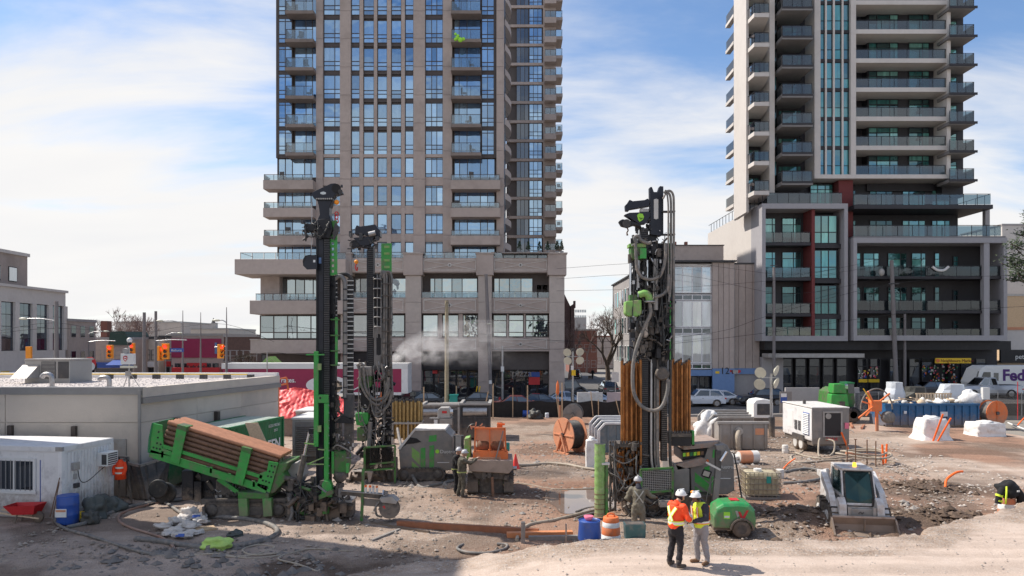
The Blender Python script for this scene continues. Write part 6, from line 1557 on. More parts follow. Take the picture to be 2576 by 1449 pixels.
def steel_tank(x0,x1,y0,y1,Y,d,lab,m_='grey_paint',pipe=True):
 t=thing('steel_tank',lab,'tank',(PX((x0+x1)/2,Y),Y,0),'grey steel tanks before the silt fence');X=lambda v:PX(v,Y);zt=PZ(y0,Y)
 MB().bx(X(x0),X(x1),Y,Y+d,.1,zt).build('shell',m_,t)
 n=max(2,int((x1-x0)/26))
 for k in range(n+1):
  x=X(x0+(x1-x0)*k/n);MB().bx(x-.06,x+.06,Y-.09,Y-.002,.1,zt+.04).build('rib',m_,t)
 MB().bx(X(x0)-.1,X(x1)+.1,Y-.14,Y+.08,zt-.001,zt+.12).build('rim','steel',t);MB().bx(X(x0)-.1,X(x0)+.1,Y+.08,Y+d,zt+.001,zt+.118).build('rim','grey_light',t);MB().bx(X(x1)-.1,X(x1)+.1,Y+.08,Y+d,zt+.001,zt+.118).build('rim','grey_light',t)
 if pipe:MB().cyl((X(x0)+.15,Y+.1,zt-.42),(X(x1)-.15,Y+.1,zt-.42),.32,n=14).build('roller_pipe','steel',t)
 for k in(0.3,.6):MB().bx(X(x0)+.05,X(x1)-.05,Y-.05,Y-.003,.1+(zt-.1)*k,.2+(zt-.1)*k).build('stiffener',m_,t)
steel_tank(1159,1231,1019,1080,46,3.0,'dark grey ribbed steel tank with a bright rim, nearest the silt fence','dark_grey');steel_tank(1060,1156,1022,1075,49.5,3,'long grey steel tank behind the gold tubes');
for k,(xa,xb,y,lab)in enumerate(((995,1050,1018,'pale grey plank frame on the tank row, west end'),(1055,1105,1020,'blue topped panel frame on the tank row'),(1108,1150,1018,'pale panel frame on the tank row beside the teal cabinet'))):
 Y=53;b=MB().bx(PX(xa,Y),PX(xb,Y),Y,Y+2.2,PZ(y+10,Y),PZ(y,Y));tag(b.build('panel_frame',['bag','blue_plastic','grey_light'][k]),lab,'panel')
def mixer():
 Y=42.5;t=thing('grout_mixer','grey grout mixer with control box and hopper behind the drill power unit','mixer',(PX(1112,Y),Y,0));X=lambda v:PX(v,Y)
 MB().pp([(1100,1052),(1102,1030),(1107,1026),(1128,1026),(1132,1030),(1134,1052)],Y,1.0).build('hopper','grey_light',t,bevel=.03)
 MB().pb(1106,1138,1053,1070,Y-.1,1.1).build('frame','steel',t);MB().pb(1092,1100,1056,1074,Y-.2,.3).build('drum','white_clean',t);MB().pb(1106,1134,1071,1084,Y-.15,.8).build('motor','grey_light',t,bevel=.05)
 MB().pb(1140,1150,1030,1085,Y-.1,.25).build('post','dark_grey',t);MB().pb(1151,1156,1026,1095,Y-.05,.15).build('post','steel',t);MB().cyl(PT(1133,1036,Y-.1),PT(1140,1036,Y-.1),.16).build('pump','chrome',t)
 MB().bx(X(1095),X(1156),Y,Y+1,0,.5).build('base','dark_grey',t)
 MB().pb(1080,1105,1052,1054,Y-.2,.5).build('tray','steel',t);MB().pb(1112,1124,1034,1040,Y-.015,.01).build('label_sheet','red',t)
mixer()
# --- orange cable and hose reels
def reel(px,Y,R_,wd,rz,m,cm,lab,name='cable_reel',spokes=6,stand=True,wind=.8,zc=None):
 x=PX(px,Y);zc=R_+.05 if zc is None else zc;t=thing(name,lab,'reel',(0,0,0))
 for s in(-1,1):
  f=MB().cyl((s*wd/2,0,zc),(s*(wd/2+.05),0,zc),R_,n=32).build('flange',m,t)
  for k in range(spokes):
   a=k*2*math.pi/spokes;MB().bar((s*(wd/2+.07),math.cos(a)*.12,zc+math.sin(a)*.12),(s*(wd/2+.07),math.cos(a)*R_*.93,zc+math.sin(a)*R_*.93),.06,.05).build('spoke',m,f)
  MB().cyl((s*(wd/2+.05),0,zc),(s*(wd/2+.16),0,zc),.13,n=12).build('hub','dark_grey',f)
 rr=R_*wind;n=9;b=MB()
 for k in range(n):
  xx=-wd/2+wd*(k+.5)/n;b.lathe([(rr-.05,-wd/n/2),(rr,-wd/n/4),(rr,wd/n/4),(rr-.05,wd/n/2)],(xx,0,zc),28,'x')
 b.build('cable_winding',cm,t)
 if stand:
  for s in(-1,1):
   q=s*(wd/2+.2);MB().bar((q,0,zc+.05),(q,.45,0.02),.1).build('stand_leg',m,t);MB().bar((q,0,zc+.05),(q,-.45,0.02),.1).build('stand_leg',m,t);MB().bar((q,-.7,.05),(q,.7,.05),.1).build('base_rail',m,t)
 place(t,(x,Y,gz(x,Y)),rz);return t
t=reel(1434,40.5,.98,.85,R(32),'orange_faded','hose_black','large orange steel reel wound with black cable in the middle of the yard',wind=.82)
t=MB().bar(PT(1408,1050,40),PT(1408,1020,40),.1);tag(t.build('reel_post','orange_faded'),'orange post standing beside the large orange reel','post')
t=reel(1442,55,.75,1.0,R(80),'grey_paint','hose_black','black hose coil standing behind the large orange reel','hose_reel',5,True,.93)
t=reel(2497,53.5,.92,.7,R(100),'orange','hose','orange disc hose reel beside the blue dumpster','hose_reel',4,False,.9,1.0)
hose('hose_ring','thick loop of ribbed black duct behind the large orange reel',[(1447,1040,.1),(1440,1030,1.4),(1462,1022,1.7),(1480,1030,1.2),(1484,1045,.1)],.16,'hose_black')
def barrel_down(px,py,m,lab,rz=0,m2=None,r=.29,h=.88,Y=None):
 p=GG(px,py);t=thing('plastic_drum',lab,'drum',p,'drums lying along the silt fence');d=Vector((math.cos(rz),math.sin(rz),0));c=p+Vector((0,0,r))
 MB().cyl(c-d*h/2,c+d*h*.15,r,n=18).build('body',m,t);MB().cyl(c+d*h*.151,c+d*h/2,r,n=18).build('body',m2 or m,t);MB().cyl(c-d*(h/2+.03),c-d*h/2,r*.9,n=18).build('lid',m2 or m,t)
barrel_down(1328,1049,'blue_plastic','blue drum lying west of the black rag heap',R(10));barrel_down(1386,1047,'bag_white','white drum lying end on before the silt fence',R(80));barrel_down(1414,1047,'bag_white','white drum lying just behind the hose coil',R(60));barrel_down(1482,1044,'bag','cream drum lying right of the hose coil',R(15));barrel_down(1538,1046,'blue_plastic','blue drum with a pale end leaning by the trench panels',R(190),'bag')
heap(1347,1054,1.2,.8,.8,'bag_dark','black rag heap between the drums','rag_heap','rags',9);t,p=drum(1376,1052,.16,.42,'wrap','small clear water bottle in front of the white drum','water_bottle','bottle')
# --- trench panels / slurry boxes
def trench_panels(xs,y0,y1,Y0,dY,m,lab,group,n,dx=0,dyp=0):
 for i in range(n):
  Y=Y0-i*dY;x0,x1=xs[0]+dx*i,xs[1]+dx*.55*i;yt=y0+dyp*i
  t=thing('trench_panel',lab[i],'panel',(PX((x0+x1)/2,Y),Y,0),group);zt=PZ(yt,Y)
  X0,X1=PX(x0,Y),PX(x1,Y);c=.35
  MB().prism([(X0,.05),(X1,.05),(X1,zt),(X0+c,zt),(X0,zt-c)],Y,Y+.14,'y').build('plate',m,t)
  e=MB().bar((X0+c,Y-.02,zt+.04),(X1,Y-.02,zt+.04),.16,.1).bar((X0+.0,Y-.022,zt-c),(X0+c,Y-.022,zt+.04),.16,.1).bar((X0,Y-.024,.05),(X0,Y-.024,zt-c),.16,.1);e.build('edge_frame','grey_light' if m!='blue_grey' else 'white_paint',t)
  for k in range(1,4):MB().bx(X0+(X1-X0)*k/4-.05,X0+(X1-X0)*k/4+.05,Y-.06,Y-.001,.1,zt-.1).build('rib',m,t)
o5=['nearest','second','third','fourth','farthest']
trench_panels((1757,1876),1034,1140,50.0,1.6,'slurry_grey',['%s big grey plate of the slurry tank row, counted from the street'%s for s in('first','second','third','fourth')],'parallel grey plates of the slurry tank',4,12,6)
trench_panels((1485,1590),1049,1130,44.0,1.3,'blue_grey',['%s pale rimmed panel behind the orange casings, counted from the street'%s for s in('first','second','third','fourth')],'pale rimmed panels left of the casings',4,7,6)
def slurry_tank():
 Y=41.6;t=thing('slurry_tank','grey slurry tank with a fat cream suction hose on its face','tank',(PX(1865,Y),Y,0));X=lambda v:PX(v,Y)
 x0,x1=X(1808),X(1931);zt=PZ(1066,Y)
 MB().bx(x0,x1,Y,Y+.9,.05,zt).build('shell','slurry_grey',t);MB().bx(x0-.1,x1+.08,Y-.08,Y+.2,zt+.001,zt+.12).build('rim','grey_light',t)
 for k in range(5):MB().bx(x0+(x1-x0)*(k+.1)/4.4,x0+(x1-x0)*(k+.1)/4.4+.1,Y-.06,Y-.001,.1,zt-.05).build('rib','slurry_grey',t)
 MB().pb(1898,1922,1078,1094,Y-.03,.025).build('stencil_patch','orange_faded',t)
 MB().lathe([(.24,-.06),(.24,0)],PT(1858,1085,Y-.02),14,'y').build('flange','steel',t)
 MB().tube([PT(1858,1085,Y-.1),PT(1856,1098,Y-.35),PT(1857,1125,Y-.35),PT(1862,1142,Y-.4),GG(1868,1160,.12)],.15,10,5).build('suction_hose','hose_tan',t)
slurry_tank()
heap(1790,1100,2.1,1.4,1.6,'bag_white','white sheeted heap behind the drill hood','sheeted_heap','sheet',4)
barrel_down(1882,1166,'orange_faded','faded orange and white traffic drum fallen on its side by the slurry tank',R(8),'bag',.33,1.0)
t=heap(1845,1166,.9,.6,.45,'bag','crumpled pale sacking at the hose end by the slurry tank','sacking','sack',12)
# --- white trailer compressor
def compressor():
 Y=40.0;t=thing('trailer_compressor','large white trailer compressor with an open dark engine bay','compressor',(0,0,0));w,L_,z0,z1=2.1,4.2,.7,2.55
 MB().bx(-w,0,.06,L_,z0,z1).build('housing','white_paint',t,bevel=.06);MB().bx(-w-.03,.03,.0,L_+.02,z1+.001,z1+.07).build('roof','bag',t,bevel=.03)
 e=MB().bx(-w,-.02,.0,.059,z0-.15,z1).build('end_panel','grey_paint',t)
 MB().bx(-1.42,-.5,-.02,-.001,1.02,2.3).build('engine_bay','dark_frame',t);fr=MB();fr.bx(-1.5,-1.42,-.05,-.001,.95,2.38).bx(-.5,-.42,-.05,-.001,.95,2.38).bx(-1.42,-.5,-.049,-.001,2.3,2.38).bx(-1.42,-.5,-.049,-.001,.95,1.02);fr.build('door_frame','grey_light',t)
 MB().lathe([(.16,0),(.16,.02)],(-1.2,-.04,2.12),14,'y').build('gauge','grey_light',t);MB().bx(-.28,-.06,-.05,-.002,1.42,1.75).build('hazard_sign','pink',t);text('lettering','EMAX',.26,(-1.36,-.05,.76),'red',t)
 MB().bx(-2.05,-1.55,-.04,-.002,1.3,2.35).build('side_panel','grey_paint',t)
 lv=MB().bx(-w-.03,-w-.002,.35,1.15,1.0,2.25).build('louver_panel','blue_plastic',t)
 for k in range(12):MB().box((-w-.045,.75,1.07+k*.1),(.05,.78,.06),ry=R(25)).build('louver','white_clean',lv)
 for a in(1.5,2.0):
  l2=MB().bx(-w-.025,-w-.002,a,a+.33,1.15,1.7).build('louver_panel','grey_light',t)
  for k in range(6):MB().box((-w-.035,a+.165,1.2+k*.09),(.03,.31,.05),ry=R(25)).build('louver','dark_grey',l2)
 MB().bx(-w-.015,-w-.002,2.6,3.4,1.2,2.2).build('access_door','white_clean',t)
 for a in(1.35,2.15):
  wh=MB().lathe([(.2,-.11),(.36,-.12),(.39,-.06),(.39,.06),(.36,.12),(.2,.11)],(-w+.05,a,.39),20,'x').build('wheel','tyre',t);MB().lathe([(.26,0),(.26,.02)],(-w-.08,a,.39),14,'x').build('rim','bag',wh)
 MB().prism([(.9,.6),(1.0,.92),(2.5,.92),(2.6,.6)],-w-.1,-w+.2,'x').build('fender','dark_grey',t);MB().bx(-w+.1,-.1,.1,L_-.1,.45,.7).build('chassis','dark_grey',t);MB().bx(-.6,-.3,-.3,0,.35,.5).build('tow_bar','dark_grey',t)
 MB().cyl((-1.6,2.2,z1+.07),(-1.6,2.2,z1+.3),.09).build('exhaust','dark_grey',t)
 MB().tube([(-1.7,-.1,.9),(-1.95,-.5,.75),(-2.2,-1.0,.2),(-2.3,-1.4,.08)],.05,7,5).build('air_hose','hose_tan',t);MB().tube([(-1.4,-.1,.85),(-1.2,-.7,.8),(-1.3,-.9,.3),(-1.7,-1.2,.08)],.05,7,5).build('air_hose','hose_tan',t)
 place(t,(PX(2137,Y),Y,gz(PX(2130,Y),Y)),R(1));return t
compressor()
t,p=drum(1975,1140,.17,.45,'bag','white pail on the ground beside the compressor wheels','pail','pail')
def cab_unit():
 Y=52;t=thing('lighting_generator','small white canopied generator west of the white compressor','generator',(PX(1918,Y),Y,0))
 MB().pp([(1896,1052),(1896,1014),(1902,1007),(1920,1004),(1940,1007),(1945,1014),(1945,1052)],Y,1.6).build('canopy','white_clean',t,bevel=.05);MB().pb(1905,1943,1016,1044,Y-.03,.028).build('panel','dark_grey',t)
 MB().bx(PX(1898,Y),PX(1943,Y),Y+.1,Y+1.5,0,PZ(1052,Y)).build('base','dark_grey',t)
cab_unit()
# --- telehandler
def telehandler():
 Y=56;t=thing('telehandler','green telehandler parked behind the white compressor','telehandler',(PX(2125,Y),Y,0));X=lambda v:PX(v,Y);Z=lambda v:PZ(v,Y)
 MB().pp([(2080,1030),(2084,985),(2100,975),(2148,978),(2152,1012),(2146,1030)],Y+.3,1.8).build('body','green_muddy',t,bevel=.06)
 b=MB().pp([(2098,966),(2126,966),(2130,990),(2096,990)],Y-.4,1.0).build('boom_head','green',t,bevel=.06);MB().pp([(2092,992),(2132,992),(2136,1022),(2090,1022)],Y-.5,.8).build('hood','green',t,bevel=.06)
 MB().pb(2112,2126,1010,1022,Y-.53,.03).build('grille','mud_steel',t);MB().pp([(2133,965),(2148,966),(2150,990),(2134,990)],Y+.2,1.2).build('cab','car_glass',t);MB().pb(2131,2150,962,966,Y+.15,1.3).build('cab_roof','green_dark',t)
 for x,y_ in((2098,.1),(2140,-.3),(2098,1.9),(2145,1.9)):
  w=MB().lathe([(.28,-.2),(.58,-.22),(.62,-.1),(.62,.1),(.58,.22),(.28,.2)],(X(x),Y+y_,.62),22,'y').build('wheel','tyre',t);MB().lathe([(.3,0),(.3,.04)],(X(x),Y+y_-.2,.62),12,'y').build('rim','green',w)
 MB().bar((X(2110),Y+.6,Z(985)),(X(2138),Y+3.5,Z(1000)),.35).build('boom','green',t)
telehandler()
# --- orange frame reel (empty spokes)
def frame_reel():
 Y=50.5;t=thing('frame_reel','orange skeleton hose reel on a post with bent spokes','reel',(PX(2203,Y),Y,0));c=Vector(PT(2200,1020,Y))
 MB().bar(PT(2205,1022,Y),(PX(2206,Y),Y,0),.17).build('post','orange',t);MB().pb(2192,2220,1008,1036,Y-.1,.5).build('motor','orange',t,bevel=.08)
 for a,b_,d in((2183,985,-.5),(2168,1010,.3),(2238,990,.3),(2160,1052,-.6),(2178,1046,.5),(2180,1000,.9)):MB().bar(c,PT(a,b_,Y+d),.10).build('spoke','orange',t)
 MB().tube([PT(2165+40*(1-math.cos(k/10*3.14)),1030-52*math.sin(k/10*3.14),Y+.8)for k in range(11)],.05,6,2).build('hoop','hose',t)
 for a,b_ in(((2153,1074),(2210,1068)),((2185,1080),(2226,1072)),((2206,1068),(2170,1078))):MB().bar((PX(a[0],Y),GY(a[1]),.08),(PX(b_[0],Y),GY(b_[1]),.08),.14).build('foot','orange',t)
 MB().bar(PT(2172,978,Y+.4),PT(2222,1056,Y+.2),.06).build('brace','yellow',t)
 MB().lathe([(.1,-.2),(.42,-.2),(.42,.2),(.1,.2)],PT(2234,1050,Y-.2),18,'y').build('hose_coil','hose',t)
frame_reel()
# --- blue dumpster with rubbish
def dumpster():
 Y=53;t=thing('dumpster','long blue roll-off dumpster heaped with rubbish','dumpster',(PX(2340,Y),Y,0));x0,x1=PX(2226,Y),PX(2462,Y);zt=PZ(1016,Y);d=2.3
 MB().bx(x0,x1,Y,Y+.08,.12,zt).bx(x0,x1,Y+d-.08,Y+d,.12,zt).bx(x0,x0+.08,Y+.08,Y+d-.08,.12,zt).bx(x1-.08,x1,Y+.08,Y+d-.08,.12,zt).bx(x0,x1,Y,Y+d,.05,.119).build('box','blue_steel',t)
 for k in range(13):x=x0+(x1-x0-.1)*k/12;MB().bx(x,x+.1,Y-.09,Y-.001,.1,zt-.12).build('rib','blue_steel',t)
 MB().bx(x0-.04,x1+.04,Y-.12,Y+.1,zt-.119,zt+.03).build('top_rail','blue_steel',t);MB().bx(x0,x1,Y-.05,Y+.2,.02,.16).build('skid','dark_grey',t)
 for a,b_,c_,d_ in((2366,1036,2384,1048),(2274,1034,2281,1041)):MB().pb(a,c_,b_,d_,Y-.125,.03).build('sign_plate','wrap',t)
 q=random.Random(8)
 for i in range(26):
  x=q.uniform(x0+.3,x1-.3);y=q.uniform(Y+.3,Y+d-.3);b=MB().ell((x,y,zt+q.uniform(-.1,.12)),(q.uniform(.2,.5),q.uniform(.2,.4),q.uniform(.12,.3)),10,6,.6,i)
  tag(b.build('rubbish_sack',q.choice(['bag_white','bag_white','bag','wood_pale'])),'pale rubbish lump heaped in the blue dumpster','rubbish','rubbish heaped in the blue dumpster')
 for a,b_,lab in(((2262,1001),(2330,1012),'timber board on the dumpster rubbish, western one'),((2290,1000),(2352,1014),'timber board on the dumpster rubbish, eastern one'),((2240,1010),(2275,1004),'short plank poking from the dumpster west end')):tag(MB().bar(PT(*a,Y+.6),PT(*b_,Y+.5),.3,.06).build('plank','wood_pale'),lab,'plank')
 tag(MB().ell(PT(2441,1004,Y+1.2),(.75,.6,.62),14,9,.5,4).build('white_sheet','bag_white'),'white crumpled sheet at the dumpster east end','sheet')
dumpster()
def pallet_stack(x0,x1,y0,y1,Y,m,lab):
 t=thing('wrapped_pallet',lab,'pallet load',(PX((x0+x1)/2,Y),Y,0),'wrapped pallet loads behind the dumpster');n=12;b=MB();zt=PZ(y0,Y);X0,X1=PX(x0,Y),PX(x1,Y);P=[]
 for j in range(7):
  for i in range(n):
   a=i/n*6.283;k=1+.14*noise.noise(Vector((i*.9,j*.8,x0*.1)));ca,sa=math.cos(a),math.sin(a);f=1/max(abs(ca),abs(sa))**.75
   P.append(((X0+X1)/2+(X1-X0)/2*ca*f*k*(1-.05*j*(j>4)),Y+1+.7*sa*f*k,.15+(zt-.15)*j/6*(1+.04*noise.noise(Vector((i,j,2))))))
 b.add(P,[(j*n+i,j*n+(i+1)%n,(j+1)*n+(i+1)%n,(j+1)*n+i)for j in range(6)for i in range(n)]+[tuple(range(6*n,7*n))]);b.build('load',m,t)
 MB().bx(X0,X1,Y+.3,Y+1.7,.0,.14).build('pallet','wood',t)
pallet_stack(2246,2288,963,1010,57,'wrap','tall clear wrapped pallet load behind the dumpster west end');pallet_stack(2376,2450,968,1005,57.5,'wrap','wide clear wrapped pallet load below the yellow sign');pallet_stack(2290,2350,975,1000,58.2,'bag_dark','low black wrapped pallet load between the clear ones')
def wood_pallet():
 Y=56;t=thing('wooden_pallet','bare wooden pallet standing on edge above the dumpster','pallet',(PX(2350,Y),Y,0))
 for k in range(13):MB().pb(2305+k*7,2309.5+k*7,989,1006,Y,.04).build('slat','wood_pale',t)
 for y in(989,1003):MB().pb(2304,2395,y,y+3,Y+.042,.08).build('rail','wood',t)
 MB().pb(2306,2393,1007,1040,Y+.1,.6).build('stack_below','wood_grey',t)
wood_pallet()
t=MB().pb(2473,2490,975,1005,58,.3);tag(t.build('white_board','white_clean'),'upright white board in front of the pickup door','board')
t=MB().cyl((PX(2560,58),58,0),PT(2560,960,58),.03);tag(t.build('marker_post','red'),'thin marker post near the delivery truck wheels','post')
# --- bulk bags
def bulk_bag(px,py,w,h,lab,seed,skirt=.0,slump=.25,dep=.8):
 p=GG(px,py);t=thing('bulk_bag',lab,'bulk bag',p,'white bulk bags on the bare ground');n=56;m=22;P=[]
 for j in range(m+1):
  f=j/m
  for i in range(n):
   a=i/n*6.283;ca,sa=math.cos(a),math.sin(a);sq=1/max(abs(ca),abs(sa))**.8
   rr=(1+skirt*max(0,.25-f)*3)*(1-slump*max(0,f-.6)**1.5*3.2)*(1+.06*noise.noise(Vector((ca*2+seed,sa*2,f*3)))-.018*(1-abs(noise.noise(Vector((ca*4.5+seed,sa*4.5,f*2.2))))*3.2))
   P.append((p.x+w/2*ca*sq*rr,p.y+w/2*dep*sa*sq*rr+w/2*dep,p.z-.05+h*(f if f<.85 else .85+(f-.85)*.8)*(1+.05*noise.noise(Vector((ca*1.5,sa*1.5+seed,3))))))
 MB().add(P,[(j*n+i,j*n+(i+1)%n,(j+1)*n+(i+1)%n,(j+1)*n+i)for j in range(m)for i in range(n)]+[tuple(range(m*n,(m+1)*n))],True).build('sack','bag_white',t)
 top=p+Vector((0,w/2*dep,h*.92));MB().ell(top,(w*.30,w*.26,h*.14),14,6,.5,seed).build('fill','bag_white',t)
 return t,p
t,p=bulk_bag(2358,1108,1.75,1.45,'tall white bulk bag with orange pipes leaning on it',2,.35)
for a,b_,lab in(((2361,1082),(2392,1052),'orange conduit leaning on the tall white bag, longer one'),((2349,1095),(2372,1042),'orange conduit leaning on the tall white bag, upright one')):
 tag(MB().cyl(GG(a[0]-2,1110),Vector(PT(*b_,44.6)),.055,n=8).build('conduit','orange_bright'),lab,'conduit','orange conduit pieces about the yard')
t,p=bulk_bag(2497,1099,2.0,.95,'low slumped white bulk bag under the orange disc reel',6,.1,.1)
t,p=bulk_bag(1490,1180,.62,1.5,'tall white sack stack standing behind the green roll',9,0,.1)
# --- orange conduit stubs
def stub(pts,lab,r=.05,m_='orange_bright'):
 tag(MB().tube([Vector(p)for p in pts],r,8,5).build('conduit',m_),lab,'conduit','orange conduit pieces about the yard')
g=GG(2378,1226);stub([g,g+Vector((.25,.3,.28)),g+Vector((.75,.5,.52)),g+Vector((1.1,.6,.55))],'curved orange conduit rising from the mud east of the loader')
for k,(x,y,dx,h,lab)in enumerate(((2222,1168,-.05,1.0,'upright orange conduit beside the loader roof, western one'),(2228,1166,.06,1.0,'upright orange conduit beside the loader roof, eastern one'),(2135,1142,-.35,1.2,'orange conduit leaning by the compressor end, nearer one'),(2139,1144,-.5,1.25,'orange conduit leaning by the compressor end, farther one'))):
 g=GG(x,y);stub([g,g+Vector((dx*.5,0,h*.5)),g+Vector((dx,0,h))],lab)
g=GG(1970,1180);stub([g,g+Vector((.4,.3,.25)),g+Vector((.75,.4,.45))],'thin orange conduit curving up behind the cage tank',.035);g=GG(2560,1070);stub([g,g+Vector((.6,.2,.5)),g+Vector((1.0,.2,.75))],'orange conduit by the disc reel at the east edge')
tag(MB().tube([GG(2536,1066,.06),GG(2556,1074,.06),GG(2600,1090,.06)],.06,8,4).build('pipe','white_clean'),'white plastic pipe lying by the disc reel','pipe')
# --- pipe rods with coil behind the loader
def rod_cage():
 for k,(x,yt,yb,lab)in enumerate(((2131,1106,1172,'westmost of the four upright rods behind the loader'),(2152,1106,1176,'upright rod with a flat cap behind the loader'),(2181,1106,1170,'third upright rod from the west behind the loader'),(2203,1110,1174,'eastmost of the four upright rods behind the loader'))):
  g=GG(x,yb);b=MB().cyl(g,Vector(PT(x,yt,g.y)),.03,n=7)
  if k==1:b.cyl(Vector(PT(x,yt,g.y)),Vector(PT(x,yt-1.5,g.y)),.08,n=8)
  tag(b.build('rod','rust'),lab,'rod','upright rods behind the loader')
 c=GG(2172,1163)
 for k,(r,z,lab)in enumerate(((1.35,.42,'wide tan hose loop lying on the rods behind the loader'),(1.1,.55,'upper tan hose loop lying on the rods behind the loader'))):
  tag(MB().tube([(c.x+r*math.cos(a*.449),c.y+r*.8*math.sin(a*.449),c.z+z+.06*math.sin(a))for a in range(15)],.05,7,3).build('hose','hose_tan'),lab,'hose')
 tag(MB().bar(PT(2128,1140,c.y-.6),PT(2215,1146,c.y-.5),.1).build('cross_bar','orange_faded'),'orange cross bar tying the upright rods','bar')
rod_cage()
# --- caged water tank
def ibc():
 g=GG(1920,1257);t=thing('caged_tank','dirty cream water tank in a steel cage on a pallet','water tank',(0,0,0));w,d,h=1.35,1.05,1.1;g.z=0
 MB().bx(-w/2+.04,w/2-.04,.04,d-.04,.14,h-.04).build('bottle','tank_cream',t,bevel=.12);MB().cyl((-.1,d/2,h-.05),(-.1,d/2,h+.06),.16).build('cap','white_clean',t);MB().bx(-w/2,w/2,0,d,0,.12).build('pallet','wood_grey',t)
 c=MB()
 for k in range(9):x=-w/2+w*k/8;c.cyl((x,0,.12),(x,0,h),.014,n=5).cyl((x,d,.12),(x,d,h),.014,n=5)
 for k in range(7):y=d*k/6;c.cyl((-w/2,y,.12),(-w/2,y,h),.014,n=5).cyl((w/2,y,.12),(w/2,y,h),.014,n=5)
 for k in range(5):
  z=.2+k*.22
  for a,b_ in(((-w/2,0),(w/2,0)),((-w/2,d),(w/2,d)),((-w/2,0),(-w/2,d)),((w/2,0),(w/2,d))):c.cyl((*a,z),(*b_,z),.018,n=5)
 c.build('cage','cage_steel',t);MB().bx(.12,.3,-.03,-.015,.68,.95).build('tag_plate','teal',t)
 place(t,g,R(-6))
 t2,p=drum(1962,1203,.17,.4,'bag','small white pail behind the caged tank','pail','pail')
ibc()
# --- green tow-behind compressor
def green_compressor():
 g=GG(1842,1349);g=Vector((PX(1842,23.3),23.3,0));t=thing('tow_compressor','rounded green tow-behind compressor with a red tick emblem','compressor',(0,0,0));w=1.42
 prof=[(-.76,.32),(-.78,.75),(-.66,1.05),(-.42,1.2),(.1,1.24),(.5,1.2),(.66,1.02),(.72,.62),(.70,.3)]
 b=MB();n=len(prof);P=[]
 for y,k in((-.52,.86),(-.44,1.0),(.44,1.0),(.52,.86)):
  for x,z in prof:P.append((x*(.97 if k<1 else 1),y,.3+(z-.3)*k))
 b.add(P,[(r*n+i,r*n+i+1,(r+1)*n+i+1,(r+1)*n+i)for r in range(3)for i in range(n-1)]+[tuple(range(n))[::-1],tuple(range(3*n,4*n))]+[(r*n,(r+1)*n,(r+1)*n+n-1,r*n+n-1)for r in range(3)])
 b.build('canopy','green_gloss',t,bevel=.11)
 wh=MB().lathe([(.15,-.09),(.29,-.1),(.32,-.05),(.32,.05),(.29,.1),(.15,.09)],(.2,-.52,.31),20,'y').build('wheel','tyre',t);MB().lathe([(.17,0),(.17,.02)],(.2,-.62,.31),12,'y').build('rim','mud_steel',wh)
 wh=MB().lathe([(.15,-.09),(.29,-.1),(.32,-.05),(.32,.05),(.29,.1),(.15,.09)],(.2,.52,.31),20,'y').build('wheel','tyre',t)
 f=MB();P=[(.2+.42*math.cos(math.pi*k/8),.31+.40*math.sin(math.pi*k/8))for k in range(9)]+[(.2+.36*math.cos(math.pi*k/8),.31+.34*math.sin(math.pi*k/8))for k in range(8,-1,-1)]
 f.prism(P,-.66,-.38,'y');f.build('fender','dark_grey',t);MB().bx(-.75,.68,-.4,.4,.22,.31).build('chassis','dark_grey',t)
 MB().prism([(.08,.92),(.16,.92),(.24,.74),(.37,.97),(.45,.97),(.27,.60),(.20,.60)],-.535,-.521,'y').build('emblem','red',t);MB().prism([(-.02,.95),(.06,.95),(.12,.78),(.06,.70)],-.535,-.521,'y').build('emblem_shadow','grey_light',t)
 s=MB().bx(-.42,-.2,-.535,-.521,.66,.9).build('sticker','lime',t);MB().bx(-.40,-.22,-.541,-.5355,.70,.77).build('sticker_text','white_clean',s)
 MB().bar((-.76,0,.3),(-1.25,-.1,.3),.08).build('tow_bar','dark_grey',t);MB().bx(-.1,.2,-.2,.2,1.24,1.26).build('lift_plate','red',t)
 place(t,g,R(-4),.9);return t
green_compressor()
